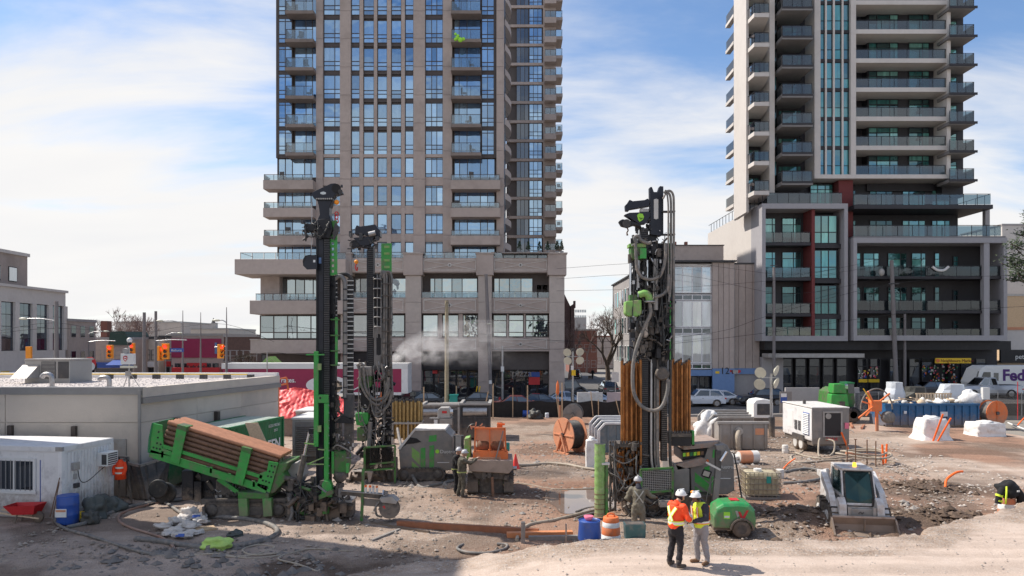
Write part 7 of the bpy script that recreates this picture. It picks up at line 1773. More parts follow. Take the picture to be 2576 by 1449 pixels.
# --- skid steer loader, facing the camera
def skid_steer():
 t=thing('skid_steer_loader','white skid steer loader facing forward with its bucket down','loader',(0,0,0))
 w=.80;wp='loader_white'
 for s in(-1,1):
  for y in(1.15,2.25):
   wh=MB().lathe([(.22,-.15),(.40,-.16),(.43,-.08),(.43,.08),(.40,.16),(.22,.15)],(s*.82,y,.43),22,'x').build('wheel','tyre',t)
   MB().lathe([(.2,0),(.2,.02)],(s*.985 if s>0 else-1.0,y,.43),12,'x').build('rim','bag',wh)
   td=MB()
   for k in range(14):
    a=k*.449;td.box((s*.82,y+math.cos(a)*.44,.43+math.sin(a)*.44),(.3,.07,.05),rx=a)
   td.build('tread','tyre',wh)
  MB().prism([(2.7,1.55),(2.75,1.75),(2.2,1.82),(1.2,1.25),(.75,.62),(.55,.30),(.72,.26),(1.0,.60),(1.45,1.1),(2.3,1.55)],s*.82-.1,s*.82+.1,'x').build('lift_arm',wp,t,bevel=.02)
  MB().prism([(.55,.25),(.95,.25),(1.05,1.0),(.85,1.15),(.62,.95)],s*.60-.12,s*.60+.12,'x').build('arm_tower',wp,t,bevel=.02)
  MB().prism([(2.85,.5),(2.9,1.7),(2.1,1.9),(1.9,.8)],s*.70-.06,s*.70+.06,'x').build('rear_upright',wp,t,bevel=.02)
  MB().cyl((s*.60,.62,.35),(s*.60,.85,.95),.05).build('cylinder','chrome',t)
 MB().bx(-.62,.62,.9,2.95,.35,.95).build('body',wp,t,bevel=.04);MB().bx(-.62,.62,2.4,3.0,.95,1.45).build('engine_cover',wp,t,bevel=.06)
 P0=[(-.46,.92,.80),(.46,.92,.80),(.50,.95,1.15),(.47,1.22,2.02),(-.47,1.22,2.02),(-.50,.95,1.15)];P1=[(x,2.35,z)for x,y,z in P0]
 cb=MB();T=lambda a,b_,w_:cb.bar(a,b_,w_)
 for a,b_ in((1,2),(2,3),(3,4),(4,5),(5,0),(0,1)):cb.bar(P0[a],P0[b_],.09);
 for k in(2,3,4,5):cb.bar(P0[k],P1[k],.09)
 for a,b_ in((2,3),(3,4),(4,5)):cb.bar(P1[a],P1[b_],.09)
 cf=cb.build('cab_frame',wp,t)
 MB().bx(-.52,.52,1.12,2.4,2.0,2.09).build('cab_roof',wp,t,bevel=.03)
 q=[Vector(p)+Vector((0,-.02,0))for p in P0];MB().add(q,[(0,1,2,3,4,5),(5,4,3,2,1,0)]).build('windscreen','cab_glass',t)
 gk=MB()
 for(a,b_)in((0,1),(1,2),(2,3),(3,4),(4,5),(5,0)):gk.bar(q[a].lerp(Vector((0,1.0,1.4)),.07)+Vector((0,-.02,0)),q[b_].lerp(Vector((0,1.0,1.4)),.07)+Vector((0,-.02,0)),.07,.03)
 gk.build('windscreen_seal','black_rubber',t)
 for s in(-1,1):MB().add([(s*.5,1.1,1.1),(s*.5,2.3,1.1),(s*.47,2.3,1.9),(s*.47,1.3,1.9)],[(0,1,2,3),(3,2,1,0)]).build('side_window','cab_glass',t)
 MB().bx(-.25,.25,1.7,1.8,.95,1.7).build('seat','black_rubber',t);MB().bx(-.3,.3,2.3,2.34,1.2,1.9).build('rear_window','office_glass',t);MB().bx(-.16,.16,1.02,1.06,.95,1.15).build('console','black_steel',t)
 MB().bx(-.38,.38,.72,.9,.42,.78).build('front_plate','grey_light',t,bevel=.02)
 for s in(-1,1):MB().bx(s*.40-.05,s*.40+.05,.60,.72,.2,.85).build('coupler','grey_light',t)
 m_=MB();m_.tube([(-.08,.715,.62),(-.02,.71,.68),(.03,.71,.62),(.08,.715,.68)],.018,5,3);m_.build('emblem','dark_grey',t)
 for s in(-1,1):MB().lathe([(.05,0),(.05,.03)],(s*.43,1.15,1.93),10,'y').build('work_lamp','lamp_white',t)
 MB().cyl((.02,1.5,2.09),(.02,1.5,2.22),.07,.055).build('beacon','beacon_amber',t)
 bw=.98;pr=[(.0,.03),(.10,.0),(.55,.06),(.62,.30),(.52,.52),(.46,.54),(.54,.30),(.48,.10),(.1,.05)]
 MB().prism(pr,-bw,bw,'x').build('bucket','bucket_steel',t);MB().bx(-bw,bw,-.06,.10,.0,.035).build('cutting_edge','steel',t)
 for s in(-1,1):MB().prism([(.0,.02),(.56,.04),(.62,.3),(.5,.54),(.42,.5),(.12,.12)],s*bw-.025+s*.026,s*bw+.025+s*.026,'x').build('bucket_side','bucket_steel',t)
 MB().bx(-bw,bw,.44,.56,.54,.60).build('bucket_lip','steel',t);MB().bx(-.01,.01,.30,.46,.12,.5).build('bucket_rib','bucket_steel',t)
 place(t,(PX(2182,22.6),22.55,gz(PX(2182,22.6),22.6)),R(-9),.96);return t
skid_steer()
# --- traffic barrels
def barrel(px,py,lab,jacket=False,top=True,p=None):
 p=p or GG(px,py);t=thing('traffic_barrel',lab,'traffic barrel',p,'orange and white traffic barrels');h=.98
 seg=[(0,.24,.30,.29,'orange'),(.24,.44,.285,.275,'white_clean'),(.44,.66,.268,.255,'orange'),(.66,.80,.25,.245,'white_clean'),(.80,.94,.238,.22,'orange')]
 for z0,z1,r0,r1,m_ in seg:MB().lathe([(r0,z0),(r0,z0+.01),(r1,z1-.012),(r1-.012,z1)],p,22).build('band',m_,t)
 MB().lathe([(.36,0),(.36,.05),(.30,.08)],p,22).build('base','black_rubber' if not jacket else 'orange_faded',t)
 if top:MB().tube([p+Vector((-.1,0,.93)),p+Vector((-.08,0,1.02)),p+Vector((.08,0,1.02)),p+Vector((.1,0,.93))],.025,6,4).build('handle','orange',t)
 return t,p
Y=20.6;barrel(0,0,'orange and white barrel with a handle beside the blue tub',p=Vector((PX(1537,Y),Y,.27)))
t,p=barrel(2533,1297,'orange and white barrel at the east edge under a black jacket',True,False)
c=thing('safety_jacket','black hi-vis jacket with lime trim thrown over the barrel','jacket',p+Vector((0,0,.7)))
MB().ell(p+Vector((.02,0,.92)),(.40,.34,.33),22,14,.35,3).build('body','fabric_black',c)
MB().tube([p+Vector((-.25,-.15,1.0)),p+Vector((-.42,-.22,.75)),p+Vector((-.47,-.22,.48))],[.11]*30,8).build('sleeve','fabric_black',c);MB().tube([p+Vector((.24,-.15,.95)),p+Vector((.36,-.2,.72)),p+Vector((.34,-.2,.45))],[.13]*30,8).build('sleeve','fabric_black',c)
for k,z in enumerate((.80,.62)):MB().cyl(p+Vector((-.42,-.22,z)),p+Vector((-.445,-.22,z-.07)),.122,n=10).build('band','hivis_yellow',c)
MB().tube([p+Vector((-.22,-.30,1.1)),p+Vector((-.28,-.38,.85)),p+Vector((-.30,-.36,.5))],.03,6,4).build('trim','hivis_yellow',c);MB().box(p+Vector((.15,-.37,.95)),(.1,.02,.06),rz=.2).build('badge','white_clean',c)
# --- blue half drum, pink cup, teal tub
Y=19.95;z=PZ(1357,Y);c=Vector((PX(1483,Y),Y,z));t=thing('blue_tub','blue plastic half drum left of the traffic barrel','tub',c)
MB().lathe([(.31,0),(.325,.05),(.295,.50),(.31,.54),(.29,.54),(.29,.48)],c,24).build('body','blue_plastic',t);MB().lathe([(0,.52),(.295,.52),(.295,.48)],c,20).build('lid','blue_plastic',t)
t=thing('pink_bowl','small pink bowl on the blue half drum','bowl',c+Vector((-.02,0,.54)));MB().lathe([(.08,0),(.10,.02),(.14,.12),(.13,.12)],c+Vector((-.02,.05,.525)),14).build('bowl','pink',t)
Y=19.95;z=PZ(1354,Y)+.08;t=thing('teal_tub','dark teal steel tub at the feet of the man in coveralls','tub',(PX(1595,Y),Y,z-.1));x0,x1=PX(1570,Y),PX(1622,Y)
MB().prism([(x0+.03,z-.1),(x1-.03,z-.1),(x1,z+.34),(x0,z+.34)],Y-.2,Y+.2,'y').build('body','teal_steel',t)
MB().bx(x0+.03,x1-.03,Y-.17,Y+.17,z+.341,z+.345).build('content','mud_steel',t)
# --- orange beams on the ground, posts
def gbeam(a,b_,w,h,m,lab,name='steel_beam',up=0):
 p,q=GG(*a),GG(*b_);p.z+=h/2+up;q.z+=h/2+up;tag(MB().bar(p,q,w,h).build(name,m),lab,'beam')
gbeam((1000,1325),(1355,1346),.16,.2,'rust_orange','long rusty orange steel beam lying behind the track edge');gbeam((1275,1352),(1440,1348),.24,.16,'orange_beam','brighter orange beam lying by the blue tub')
gbeam((935,1318),(1080,1341),.07,.07,'dark_grey','thin dark bar lying left of the orange beam','steel_bar');gbeam((935,1362),(1005,1334),.10,.06,'wood_grey','pale weathered plank lying near the dark bar','plank')
gbeam((1330,1360),(1560,1356),.16,.14,'wood_grey','grey timber sleeper along the track edge','timber_sleeper')
for x,yt,w,lab in((1316,1313,.13,'stout wooden stump post at the end of the orange beam'),(1424,1318,.05,'thin steel peg by the orange beam')):
 g=GG(x,1366);tag(MB().bar(g-Vector((0,0,.1)),Vector(PT(x,yt,g.y)),w).build('post','wood_grey' if w>.1 else 'steel'),lab,'post')
 # --- hoses
hose('hose','thick grey hose arcing round the sandbags to the track edge',[(500,1300),(560,1305),(620,1310),(672,1322),(698,1338),(680,1358),(620,1374),(540,1384),(470,1378),(400,1366),(340,1360)],.085,'hose')
hose('hose','grey hose sweeping from the blue drum past the rubble',[(138,1300),(142,1318),(170,1335),(230,1352),(290,1372),(370,1395),(450,1405)],.05,'hose')
hose('hose','orange lined hose curving behind the sandbags',[(430,1268),(380,1270),(310,1292),(300,1312),(330,1330),(400,1352),(430,1372),(440,1385)],.045,'orange_hose')
hose('hose','thick hose pair end running from the office to the carrier',[(170,1330),(230,1315),(300,1285),(370,1270),(440,1262),(510,1254)],.07,'hose')
hose('hose','dark hose running beneath the green pipe carrier',[(290,1268),(370,1272),(440,1256),(500,1258),(520,1245)],.045,'hose_black')
hose('hose','grey hose crossing in front of the tracks to the sandbags',[(360,1250),(420,1270),(460,1295),(520,1306)],.06,'hose')
hose('hose','thin grey hose knotted in loops near the track edge',[(470,1400),(540,1395),(600,1402),(660,1392),(690,1378),(650,1372),(610,1385),(640,1398),(720,1392),(700,1408),(745,1420),(800,1440)],.028,'hose_tan')
hose('hose','thin pale hose stretching towards the loops by the track edge',[(560,1400),(640,1405),(720,1396),(780,1382),(880,1388)],.022,'hose_tan')
hose('hose','grey hose ring lying on the dusty track',[(1165,1372),(1150,1382),(1175,1392),(1225,1394),(1268,1384),(1275,1373),(1250,1371)],.045,'hose')
hose('hose','pale hose running right from the tracked pump to the puddle',[(1296,1178,.1),(1335,1172),(1380,1168),(1430,1172),(1470,1180),(1500,1184)],.07,'hose_tan')
hose('hose','thin hose lying across the mud below the tracked pump',[(1296,1215),(1340,1222),(1400,1232),(1500,1230)],.03,'hose_tan')
hose('hose','grey hose from the drill cab dropping to the mud',[(1000,1150,1.5),(1012,1180,.9),(1050,1222),(1090,1224),(1140,1212)],.075,'hose')
hose('hose','thick bent hose lying behind the blue half drum',[(1300,1362),(1308,1340),(1335,1322),(1390,1312),(1440,1300),(1500,1285),(1540,1280)],.06,'hose_tan')
hose('hose','dark hose loops beside the green roll',[(1450,1290),(1480,1280),(1530,1276),(1540,1284),(1490,1294),(1450,1306)],.05,'hose')
hose('hose','tan air hose snaking from the compressor wheels',[(2000,1140),(2030,1150),(2080,1156),(2140,1150),(2180,1148),(2230,1160),(2260,1168)],.05,'hose_tan')
hose('hose','tan hose curling between compressor and caged tank',[(2040,1110,.5),(2020,1135),(1990,1150),(2010,1165),(2080,1160),(2150,1158)],.05,'hose_tan')
hose('hose','long grey hose loop behind the caged tank',[(1972,1190),(2020,1182),(2060,1185),(2080,1195),(2060,1208),(2010,1216),(1970,1218)],.07,'hose')
hose('hose','thin dark hose straight across to the loader',[(1980,1182),(2040,1186),(2100,1186)],.025,'hose_black')
hose('cable','thin dark cable sagging over the ground beside the orange reel',[(1480,1094),(1440,1098),(1350,1092)],.015,'hose_black','cable')
# --- sacks, green bag, sandbags
sb=[(415,1322,.62,.2,20),(447,1312,.66,.26,-15),(470,1302,.7,.24,10),(500,1300,.62,.24,30),(440,1335,.72,.2,15),(475,1325,.7,.3,-10),(505,1312,.6,.26,25),(460,1345,.64,.18,40),(425,1340,.5,.14,5),(488,1338,.6,.18,-20),(478,1298,.55,.45,60)]
for i,(x,y,L_,h,a)in enumerate(sb):
 g=GG(x,y+8);b=MB().ell(g+Vector((0,0,h*.55)),(L_/2,.2,h*.5),30,14,.5,i);b.v=[(Vector(v_)+(Vector(v_)-g)*(-.16*(1-3*abs(noise.noise((Vector(v_)-g)*7+Vector((i*3,0,0)))))))[:]for v_ in b.v];o=b.build('cement_sack','sack');
 tag(o,['white sack lying at the west end of the sack pile','white sack on top of the west side of the pile','white sack near the carrier jack in the pile','white sack with blue print at the east top of the pile','white sack low in the middle of the pile','white sack on top in the middle of the pile','white sack lying at the east side of the pile','white sack with blue print nearest the hose','flat empty sack at the front west of the pile','white sack at the front east of the pile','upended white sack behind the pile'][i],'sack','white sacks piled by the hoses')
 if i in(3,7):MB().box(g+Vector((0,-.19,h*.72)),(.26,.03,.1),rx=R(-35)).build('print','blue_plastic',o)
tag(MB().box(GG(505,1335,.04),(.9,.5,.05),rz=R(35)).build('board','wood'),'thin board sticking out under the sack pile','board')
heap(548,1382,.95,.5,.36,'lime_bag','crumpled lime green bag lying inside the thick hose arc','lime_bag','bag',14)
heap(590,1350,.5,.4,.2,'tarp_dark','small dark rag inside the thick hose arc','rag','rags',15)
# --- traffic cone
g=GG(1297,1179);t=thing('traffic_cone','red traffic cone standing beside the tracked pump','cone',g);MB().lathe([(.2,.03),(.03,.72)],g,16).build('cone','cone_red',t);MB().box(g+Vector((0,0,.02)),(.42,.42,.04)).build('base','cone_red',t)
# ======== drilling rigs
def clutter(t,m,x0,x1,y0,y1,Y,d,n,seed,s=(.03,.14),name='fittings'):
 q=random.Random(seed);b=MB()
 for i in range(n):
  c=Vector(PT(q.uniform(x0,x1),q.uniform(y0,y1),Y+q.uniform(0,d)));k=q.uniform(*s)
  if q.random()<.5:b.box(c,(k,k*q.uniform(.6,1.5),k*q.uniform(.6,2.2)),rz=q.uniform(-.5,.5))
  else:a=Vector((q.uniform(-1,1),q.uniform(-.4,.4),q.uniform(-1,1))).normalized()*k*1.1;b.cyl(c-a,c+a,k*q.uniform(.2,.45),n=8)
 b.build(name,m,t,kind='stuff')
def hoses(t,x0,x1,y0,y1,Y,d,n,seed,m='hose_black',r=.02,sag=30):
 q=random.Random(seed)
 for i in range(n):
  a=(q.uniform(x0,x1),q.uniform(y0,y1));b_=(q.uniform(x0,x1),q.uniform(y0,y1));dy=q.uniform(0,d)
  MB().tube([PT(*a,Y+dy),PT((a[0]*2+b_[0])/3+q.uniform(-6,6),max(a[1],b_[1])+q.uniform(.2,.6)*sag,Y+dy-.12),PT((a[0]+2*b_[0])/3+q.uniform(-6,6),max(a[1],b_[1])+q.uniform(.3,1)*sag,Y+dy-.1),PT(*b_,Y+dy)],r*q.uniform(.7,1.3),6,5).build('hydraulic_hose',m,t)
def chain(t,x0,x1,y0,y1,Y,d,n,name='feed_rack',m='black_steel',tm='dark_grey'):
 o=MB().pb(x0,x1,y0,y1,Y,d).build(name,m,t);b=MB()
 for i in range(n):
  y=y0+(y1-y0)*(i+.3)/n;b.pb(x0+.8,x1-.8,y,y+(y1-y0)/n*.42,Y-.045,.043)
 b.build('rack_teeth',tm,o,kind='stuff')
def plate_holes(t,name,m,poly,holes,Y,d,hm='black_steel'):
 o=MB().pp(poly,Y,d).build(name,m,t,bevel=.01)
 for x0,x1,y0,y1 in holes:k=min(2,(y1-y0)*.28);MB().pp([(x0,y0+k),((x0+x1)/2,y0),(x1,y0+k),(x1,y1-k),((x0+x1)/2,y1),(x0,y1-k)],Y-.012,.01).build('slot',hm,o)
 return o
def crawler(t,x0,x1,y0,y1,Y,wd,side='l'):
 X0,X1=PX(x0,Y),PX(x1,Y);z1=PZ(y0,Y);z0=.0;r=(z1-z0)/2;zc=r;n=40;L_=X1-X0-2*r;per=2*L_+2*math.pi*r;tr=MB();o=None
 def pos(s):
  s%=per
  if s<L_:return(X0+r+s,z1,0)
  s-=L_
  if s<math.pi*r:a=s/r;return(X1-r+r*math.sin(a),zc+r*math.cos(a),a)
  s-=math.pi*r
  if s<L_:return(X1-r-s,z0,math.pi)
  s-=L_;a=s/r;return(X0+r-r*math.sin(a),zc-r*math.cos(a),math.pi+a)
 inn=MB();P=[pos(per*i/60)for i in range(60)];inn.prism([(p[0],zc+(p[1]-zc)*.86)for p in P],Y+.02,Y+wd-.02,'y');o=inn.build('track','black_rubber',t)
 first=None;k=int(per/.17)
 me=MB().box((0,0,0),(.13,wd,.06)).mesh('track_shoe');me.materials.append(mat('mud_steel'))
 for i in range(k):
  x,z,a=pos(per*i/k);s=link('track_shoe',me,o,(x,Y+wd/2,z-.02+.0));s.rotation_euler=(0,a,0)
 MB().bx(X0+r,X1-r,Y-.03,Y+.0,zc-.17,zc+.12).build('track_frame','mud_steel',t)
 for x in(X0+r,X1-r):MB().lathe([(.08,-.06),(r*.7,-.06),(r*.7,.02),(.08,.02)],(x,Y,zc),16,'y').build('sprocket','mud_steel',t)
 for i in range(5):x=X0+r+L_*(i+.5)/5;MB().cyl((x,Y-.02,.13),(x,Y+.02,.13),.1,n=12).build('roller','dark_grey',t)
 # ---------- tracked pipe carrier with the tilted green rack
def pipe_carrier():
 Y=25.2;t=thing('pipe_carrier','tracked carrier with a tilted green rack full of brown drill pipes','pipe carrier',(PX(600,Y),Y,0));d=1.5
 crawler(t,512,722,1262,1312,Y+.1,.38);crawler(t,560,722,1262,1312,Y+1.5,.38)
 end=plate_holes(t,'rack_end','green',[(371,1138),(382,1064),(408,1070),(411,1128),(440,1140),(438,1150)],[(a-2.2,a+2.2,b-2.6,b+2.6)for a,b in((399,1087),(397,1101),(395,1115),(404,1118),(386,1126),(394,1128),(402,1130))],Y-.06,.06)
 end=plate_holes(t,'rack_end','green',[(646,1222),(654,1190),(671,1186),(676,1160),(700,1165),(678,1241)],[(a-2.2,a+2.2,b-2.6,b+2.6)for a,b in((683,1172),(691,1174),(678,1186),(687,1188),(674,1198),(682,1200),(661,1209),(669,1211),(677,1214),(657,1223),(664,1225),(672,1228))],Y-.06,.06)
 MB().pp([(371,1138),(374,1100),(382,1064),(385,1064),(378,1104),(376,1140)],Y-.08,d+.1).build('rack_end_web','green_dark',t);MB().pp([(676,1244),(700,1165),(727,1163),(718,1185),(712,1190),(722,1205),(690,1240)],Y,d).build('rack_head','green_muddy',t,bevel=.04)
 for(xa,ya),(xb,yb),w in(((378,1144),(672,1238),.26),((410,1126),(660,1206),.12)):MB().bar(PT(xa,ya-4,Y-.03),PT(xb,yb-6,Y-.03),.06,w).build('rack_rail','green',t)
 MB().bar(PT(380,1140,Y+d),PT(680,1234,Y+d),.06,.3).build('rack_rail','green',t)
 for a in(410,532,640):
  f=(a-376)/300;y=1138+96*f;MB().bar(PT(a,y-14,Y-.03),PT(a-1,y+2,Y-.03),.08,.06).build('rack_stile','green',t)
 for x0,y0,x1,y1 in((452,1080,440,1168),(614,1136,600,1222)):
  s=MB().pp([(x0-8,y0-1),(x0+16,y0+7),(x1+10,y1),(x1-12,y1-7)],Y-.13,.05).build('rack_strap','green',t,bevel=.01);MB().pp([(x0-6,y0-12),(x0+18,y0-6),(x0+16,y0+7),(x0-8,y0-1)],Y-.12,.5).build('strap_hook','green_muddy',s)
 A=Vector(PT(396,1133,Y));B=Vector(PT(684,1221,Y));u=(B-A).normalized();up=Vector((-u.z,0,u.x));r=.083
 for j in range(7):
  for i in range(8 if j in(6,)else 2):
   o=A+up*(r*2.02*j+.02)+Vector((0,.06+r+i*r*2.02,0));x=MB();x.cyl(o+u*(.02+.02*((i+j)%3)),o+u*((B-A).length-.02-.03*((i*3+j)%3)),r*.96,n=10);x.build('drill_pipe','rust' if j<6 else 'rust_sunlit',t)  # top row takes a brighter rust, sunlight put into its colour
 MB().pb(505,545,1178,1258,Y+.5,1.0).build('radiator','black_steel',t,bevel=.03);MB().pb(456,486,1184,1258,Y+.3,.8).build('fan_guard','black_steel',t,bevel=.04);MB().pb(540,612,1205,1250,Y+.5,.9).build('engine','mud_steel',t,bevel=.05)
 clutter(t,'mud_steel',505,640,1190,1262,Y+.35,.8,60,1,(.05,.22));clutter(t,'steel',540,610,1195,1255,Y+.3,.3,14,2,(.04,.12));hoses(t,480,640,1195,1255,Y+.25,.4,9,3,'hose_black',.025,20)
 MB().pb(488,506,1212,1262,Y+.3,.2).build('jack_leg','black_steel',t);MB().cyl(PT(512,1275,Y),(PX(514,Y-.2),Y-.2,0),.05).build('jack_rod','mud_steel',t)
 MB().pp([(505,1256),(720,1254),(722,1266),(508,1268)],Y+.1,1.8).build('deck','mud_steel',t);MB().pp([(598,1238),(676,1242),(676,1256),(598,1254)],Y-.05,1.4).build('cross_member','green_muddy',t,bevel=.02)
 for a in(599,660):MB().pp([(a,1254),(a+22,1254),(a+24,1298),(a+3,1300)],Y-.1,.2).build('track_bracket','green',t)
 MB().bar(PT(550,1204,Y+.3),PT(600,1238,Y+.3),.14).build('tilt_strut','green',t)
 MB().lathe([(.3,-.05),(.36,-.05),(.36,.05),(.3,.05)],PT(398,1230,Y+2),20,'y').build('hose_ring','hose_black',t)
pipe_carrier()
# ---------- near rig
def rig_a():
 Y=25.4;t=thing('drill_rig','tall black masted drill rig beside the tilted green pipe rack','drill rig',(PX(815,Y),Y,0),'tracked drill rigs')
 MB().pb(796,814,598,1226,Y,.34).build('mast','navy_steel',t,bevel=.02);MB().pb(795,799,600,1220,Y-.05,.06).build('mast_rail','black_steel',t)
 chain(t,814.5,829,556,1236,Y-.02,.36,120)
 for k in range(12):MB().pb(798,812,640+k*48,642+k*48,Y-.02,.018).build('seam_plate','black_steel',t)
 MB().pp([(795,556),(797,552),(830,548),(836,575),(828,600),(800,598)],Y-.12,.55).build('head_block','black_steel',t,bevel=.03)
 MB().pp([(798,503),(836,503),(829,522),(828,540),(834,556),(797,556),(804,540),(802,522)],Y,.4).build('mast_neck','navy_steel',t,bevel=.02);MB().pb(795,837,499,504,Y-.05,.5).build('flange','black_steel',t)
 plate_holes(t,'jib','navy_steel',[(785,484),(832,462),(844,461),(855,474),(860,485),(842,491),(836,500),(790,500),(785,492)],[(806,820,482,490)],Y,.35,'office_glass');MB().cyl(PT(846,474,Y-.08),PT(846,474,Y+.45),.16,n=18).build('sheave','black_steel',t);MB().cyl(PT(856,482,Y-.05),PT(856,482,Y+.4),.08,n=12).build('sheave','dark_grey',t)
 clutter(t,'dark_grey',846,860,468,490,Y-.06,.3,14,5,(.03,.08))
 for k in range(8):MB().cyl(PT(797+k*5.3,500,Y-.08),PT(797+k*5.3,500,Y-.03),.03,n=6).build('bolt','steel',t)
 MB().cyl(PT(847,490,Y+.1),PT(847,535,Y+.1),.012,n=5).build('hoist_rope','steel',t);MB().lathe([(.02,-.09),(.08,-.05),(.09,0),(.08,.05),(.02,.09)],PT(847,509,Y+.1),12).build('rope_weight','signal_orange',t)
 for k in range(3):MB().tube([Vector(PT(847,538+k*9,Y+.1))+Vector((.05*math.cos(a),.0 if k%2 else .05*math.cos(a),.07*math.sin(a)))for a in[i*.785 for i in range(9)]],.02,6,2).build('chain_link','red',t)
 MB().tube([PT(847,562,Y+.1),PT(843,570,Y+.1),PT(847,577,Y+.1),PT(852,571,Y+.1)],.03,6,4).build('hook','red',t)
 MB().pp([(795,561),(795,581),(782,584),(768,580),(762,570),(768,560),(780,562)],Y-.1,.4).build('rotary_motor','black_steel',t,bevel=.05);clutter(t,'dark_grey',762,826,556,600,Y-.2,.6,40,6,(.03,.13));hoses(t,762,830,556,590,Y-.22,.3,8,7,'hose_black',.018,16)
 MB().pp([(836,588),(843,560),(852,570),(850,582),(840,604)],Y,.15).build('bracket','dark_grey',t)
 MB().tube([PT(785,500,Y+.1),PT(784,600,Y),PT(783,645,Y)],.012,5,2).build('winch_rope','steel',t)
 w=MB().cyl(PT(780,659,Y-.25),PT(780,659,Y+.45),.25,n=22).build('winch_drum','black_steel',t);MB().pp([(764,650),(768,643),(797,641),(797,677),(772,678),(762,668)],Y-.3,.06).build('winch_plate','navy_steel',t);MB().pb(788,793,654,660,Y-.32,.018).build('sticker','white_clean',t);MB().pb(802,808,648,663,Y-.02,.018).build('sticker','blue_wall',t)
 p=MB().pb(840,848,556,691,Y+.1,.05).build('ladder_plate','green',t)
 for k in range(8):MB().pb(831,840,588+k*14,595+k*14,Y+.09,.06).build('ladder_rung','green',t)
 MB().pb(830,833,560,691,Y+.1,.05).build('ladder_stile','green',t);MB().pp([(833,556),(846,554),(848,575),(836,580)],Y+.02,.1).build('ladder_top','green_muddy',t)
 for x0,x1,y0,y1 in((833,848,700,830),(873,889,705,1008)):
  for k in range(int((y1-y0)/11.4)):MB().pb(x0,x1,y0+k*11.4,y0+k*11.4+2.4,Y+.28,.05).build('carrier_rung','steel',t)
  MB().pb(x0+1,x1-1,y0-4,y1+60,Y+.34,.12).build('carrier_hoses','black_rubber',t)
 s=MB().tube([PT(834,722,Y+.3),PT(840,705,Y+.3),PT(853,695,Y+.3),PT(864,702,Y+.3),PT(868,722,Y+.3),PT(868,800,Y+.3),PT(868,1000,Y+.3)],.08,8,5).build('hose_carrier','grey_paint',t)
 for k in range(11):MB().pb(863,873,726+k*27.5,729+k*27.5,Y+.2,.05).build('carrier_clip','navy_steel',t)
 MB().tube([PT(850,692,Y+.4),PT(870,690,Y+.4),PT(882,700,Y+.4),PT(884,715,Y+.4)],.07,8,4).build('carrier_arch','black_rubber',t)
 MB().pb(864,888,992,1052,Y+.25,.3).build('carrier_box','dark_grey',t,bevel=.02);MB().pb(866,886,1052,1135,Y+.3,.3).build('carrier_base','mud_steel',t);MB().pp([(838,1052),(864,1045),(888,1058),(888,1066),(840,1064)],Y+.2,.3).build('support_arm','black_steel',t)
 MB().pb(829,843,694,1150,Y+.2,.3).build('rear_spar','black_steel',t);clutter(t,'mud_steel',828,862,960,1160,Y+.1,.5,70,8,(.03,.14));clutter(t,'black_steel',829,846,700,960,Y+.12,.3,50,9,(.03,.1))
 MB().pb(843,849,798,920,Y+.1,.06).build('toothed_bar','green',t)
 for y in(802,842,881,917):MB().pb(831,853,y,y+3.5,Y+.05,.1).build('bar_tie','green_muddy',t)
 MB().pb(789,800,884,1124,Y-.35,.12).build('feed_post','green',t,bevel=.01);MB().pb(770,815,891,894,Y-.36,.1).build('feed_cross','green',t)
 for y in(915,1071):MB().pb(799,807,y,y+16,Y-.36,.1).build('feed_lug','green_pale',t)
 plate_holes(t,'feed_head','green',[(798,996),(803,993),(825,994),(826,1014),(800,1014)],[(803,808,998,1005)],Y-.37,.12);MB().pb(815,826,1015,1212,Y-.36,.12).build('feed_leg','green',t,bevel=.01);MB().pp([(813,1210),(828,1210),(833,1220),(835,1252),(808,1250),(809,1220)],Y-.42,.3).build('feed_foot','green',t,bevel=.03)
 for k in range(10):MB().cyl(PT(826.8,1020+k*19,Y-.34),PT(828.6,1020+k*19,Y-.34),.02,n=6).build('bolt','steel',t)
 for a,b_ in(((772,1168),(815,1168)),((774,1168),(815,1150)),((766,1115),(790,1118)),((800,1130),(817,1132))):MB().bar(PT(*a,Y-.4),PT(*b_,Y-.4),.04).build('brace','green_pale',t)
 MB().cyl(PT(750,1217,Y-.2),PT(766,1145,Y-.2),.10).build('stay_sleeve','mud_steel',t);MB().cyl(PT(766,1145,Y-.2),PT(779,1086,Y-.2),.055).build('stay_rod','chrome',t);MB().pb(776,791,1079,1092,Y-.3,.2).build('stay_clevis','black_steel',t)
 MB().pp([(838,1134),(876,1136),(876,1170),(872,1192),(842,1194),(832,1180)],Y-.1,.5).build('drive_head','green_muddy',t,bevel=.06);MB().pb(834,840,1136,1192,Y-.15,.1).build('drive_plate','green',t);MB().pb(870,877,1166,1190,Y-.16,.1).build('drive_plate','green',t)
 MB().lathe([(.12,0),(.22,.1),(.24,.34),(.2,.36)],PT(856,1212,Y),16).build('casing_collar','mud_steel',t);MB().cyl(PT(854,1218,Y),PT(854,1285,Y),.09).build('drill_string','steel',t);MB().cyl(PT(854,1226,Y),PT(854,1250,Y),.12).build('coupling','grey_light',t)
 MB().tube([PT(838,1128,Y-.2),PT(850,1120,Y-.3),PT(880,1136,Y-.3),PT(890,1150,Y-.3),PT(870,1152,Y-.3)],.03,6,4).build('hydraulic_hose','hose',t);clutter(t,'mud_steel',838,885,1090,1150,Y-.2,.6,50,10,(.03,.14));clutter(t,'steel',838,890,1090,1150,Y-.25,.3,14,11,(.02,.07))
 MB().pp([(730,1232),(770,1215),(830,1250),(862,1262),(865,1300),(840,1318),(762,1318),(728,1290)],Y-.2,1.5).build('chassis','black_steel',t,bevel=.06);MB().pp([(715,1190),(728,1170),(752,1160),(762,1200),(745,1232),(716,1225)],Y+.3,.8).build('engine_hood','grey_light',t,bevel=.05)
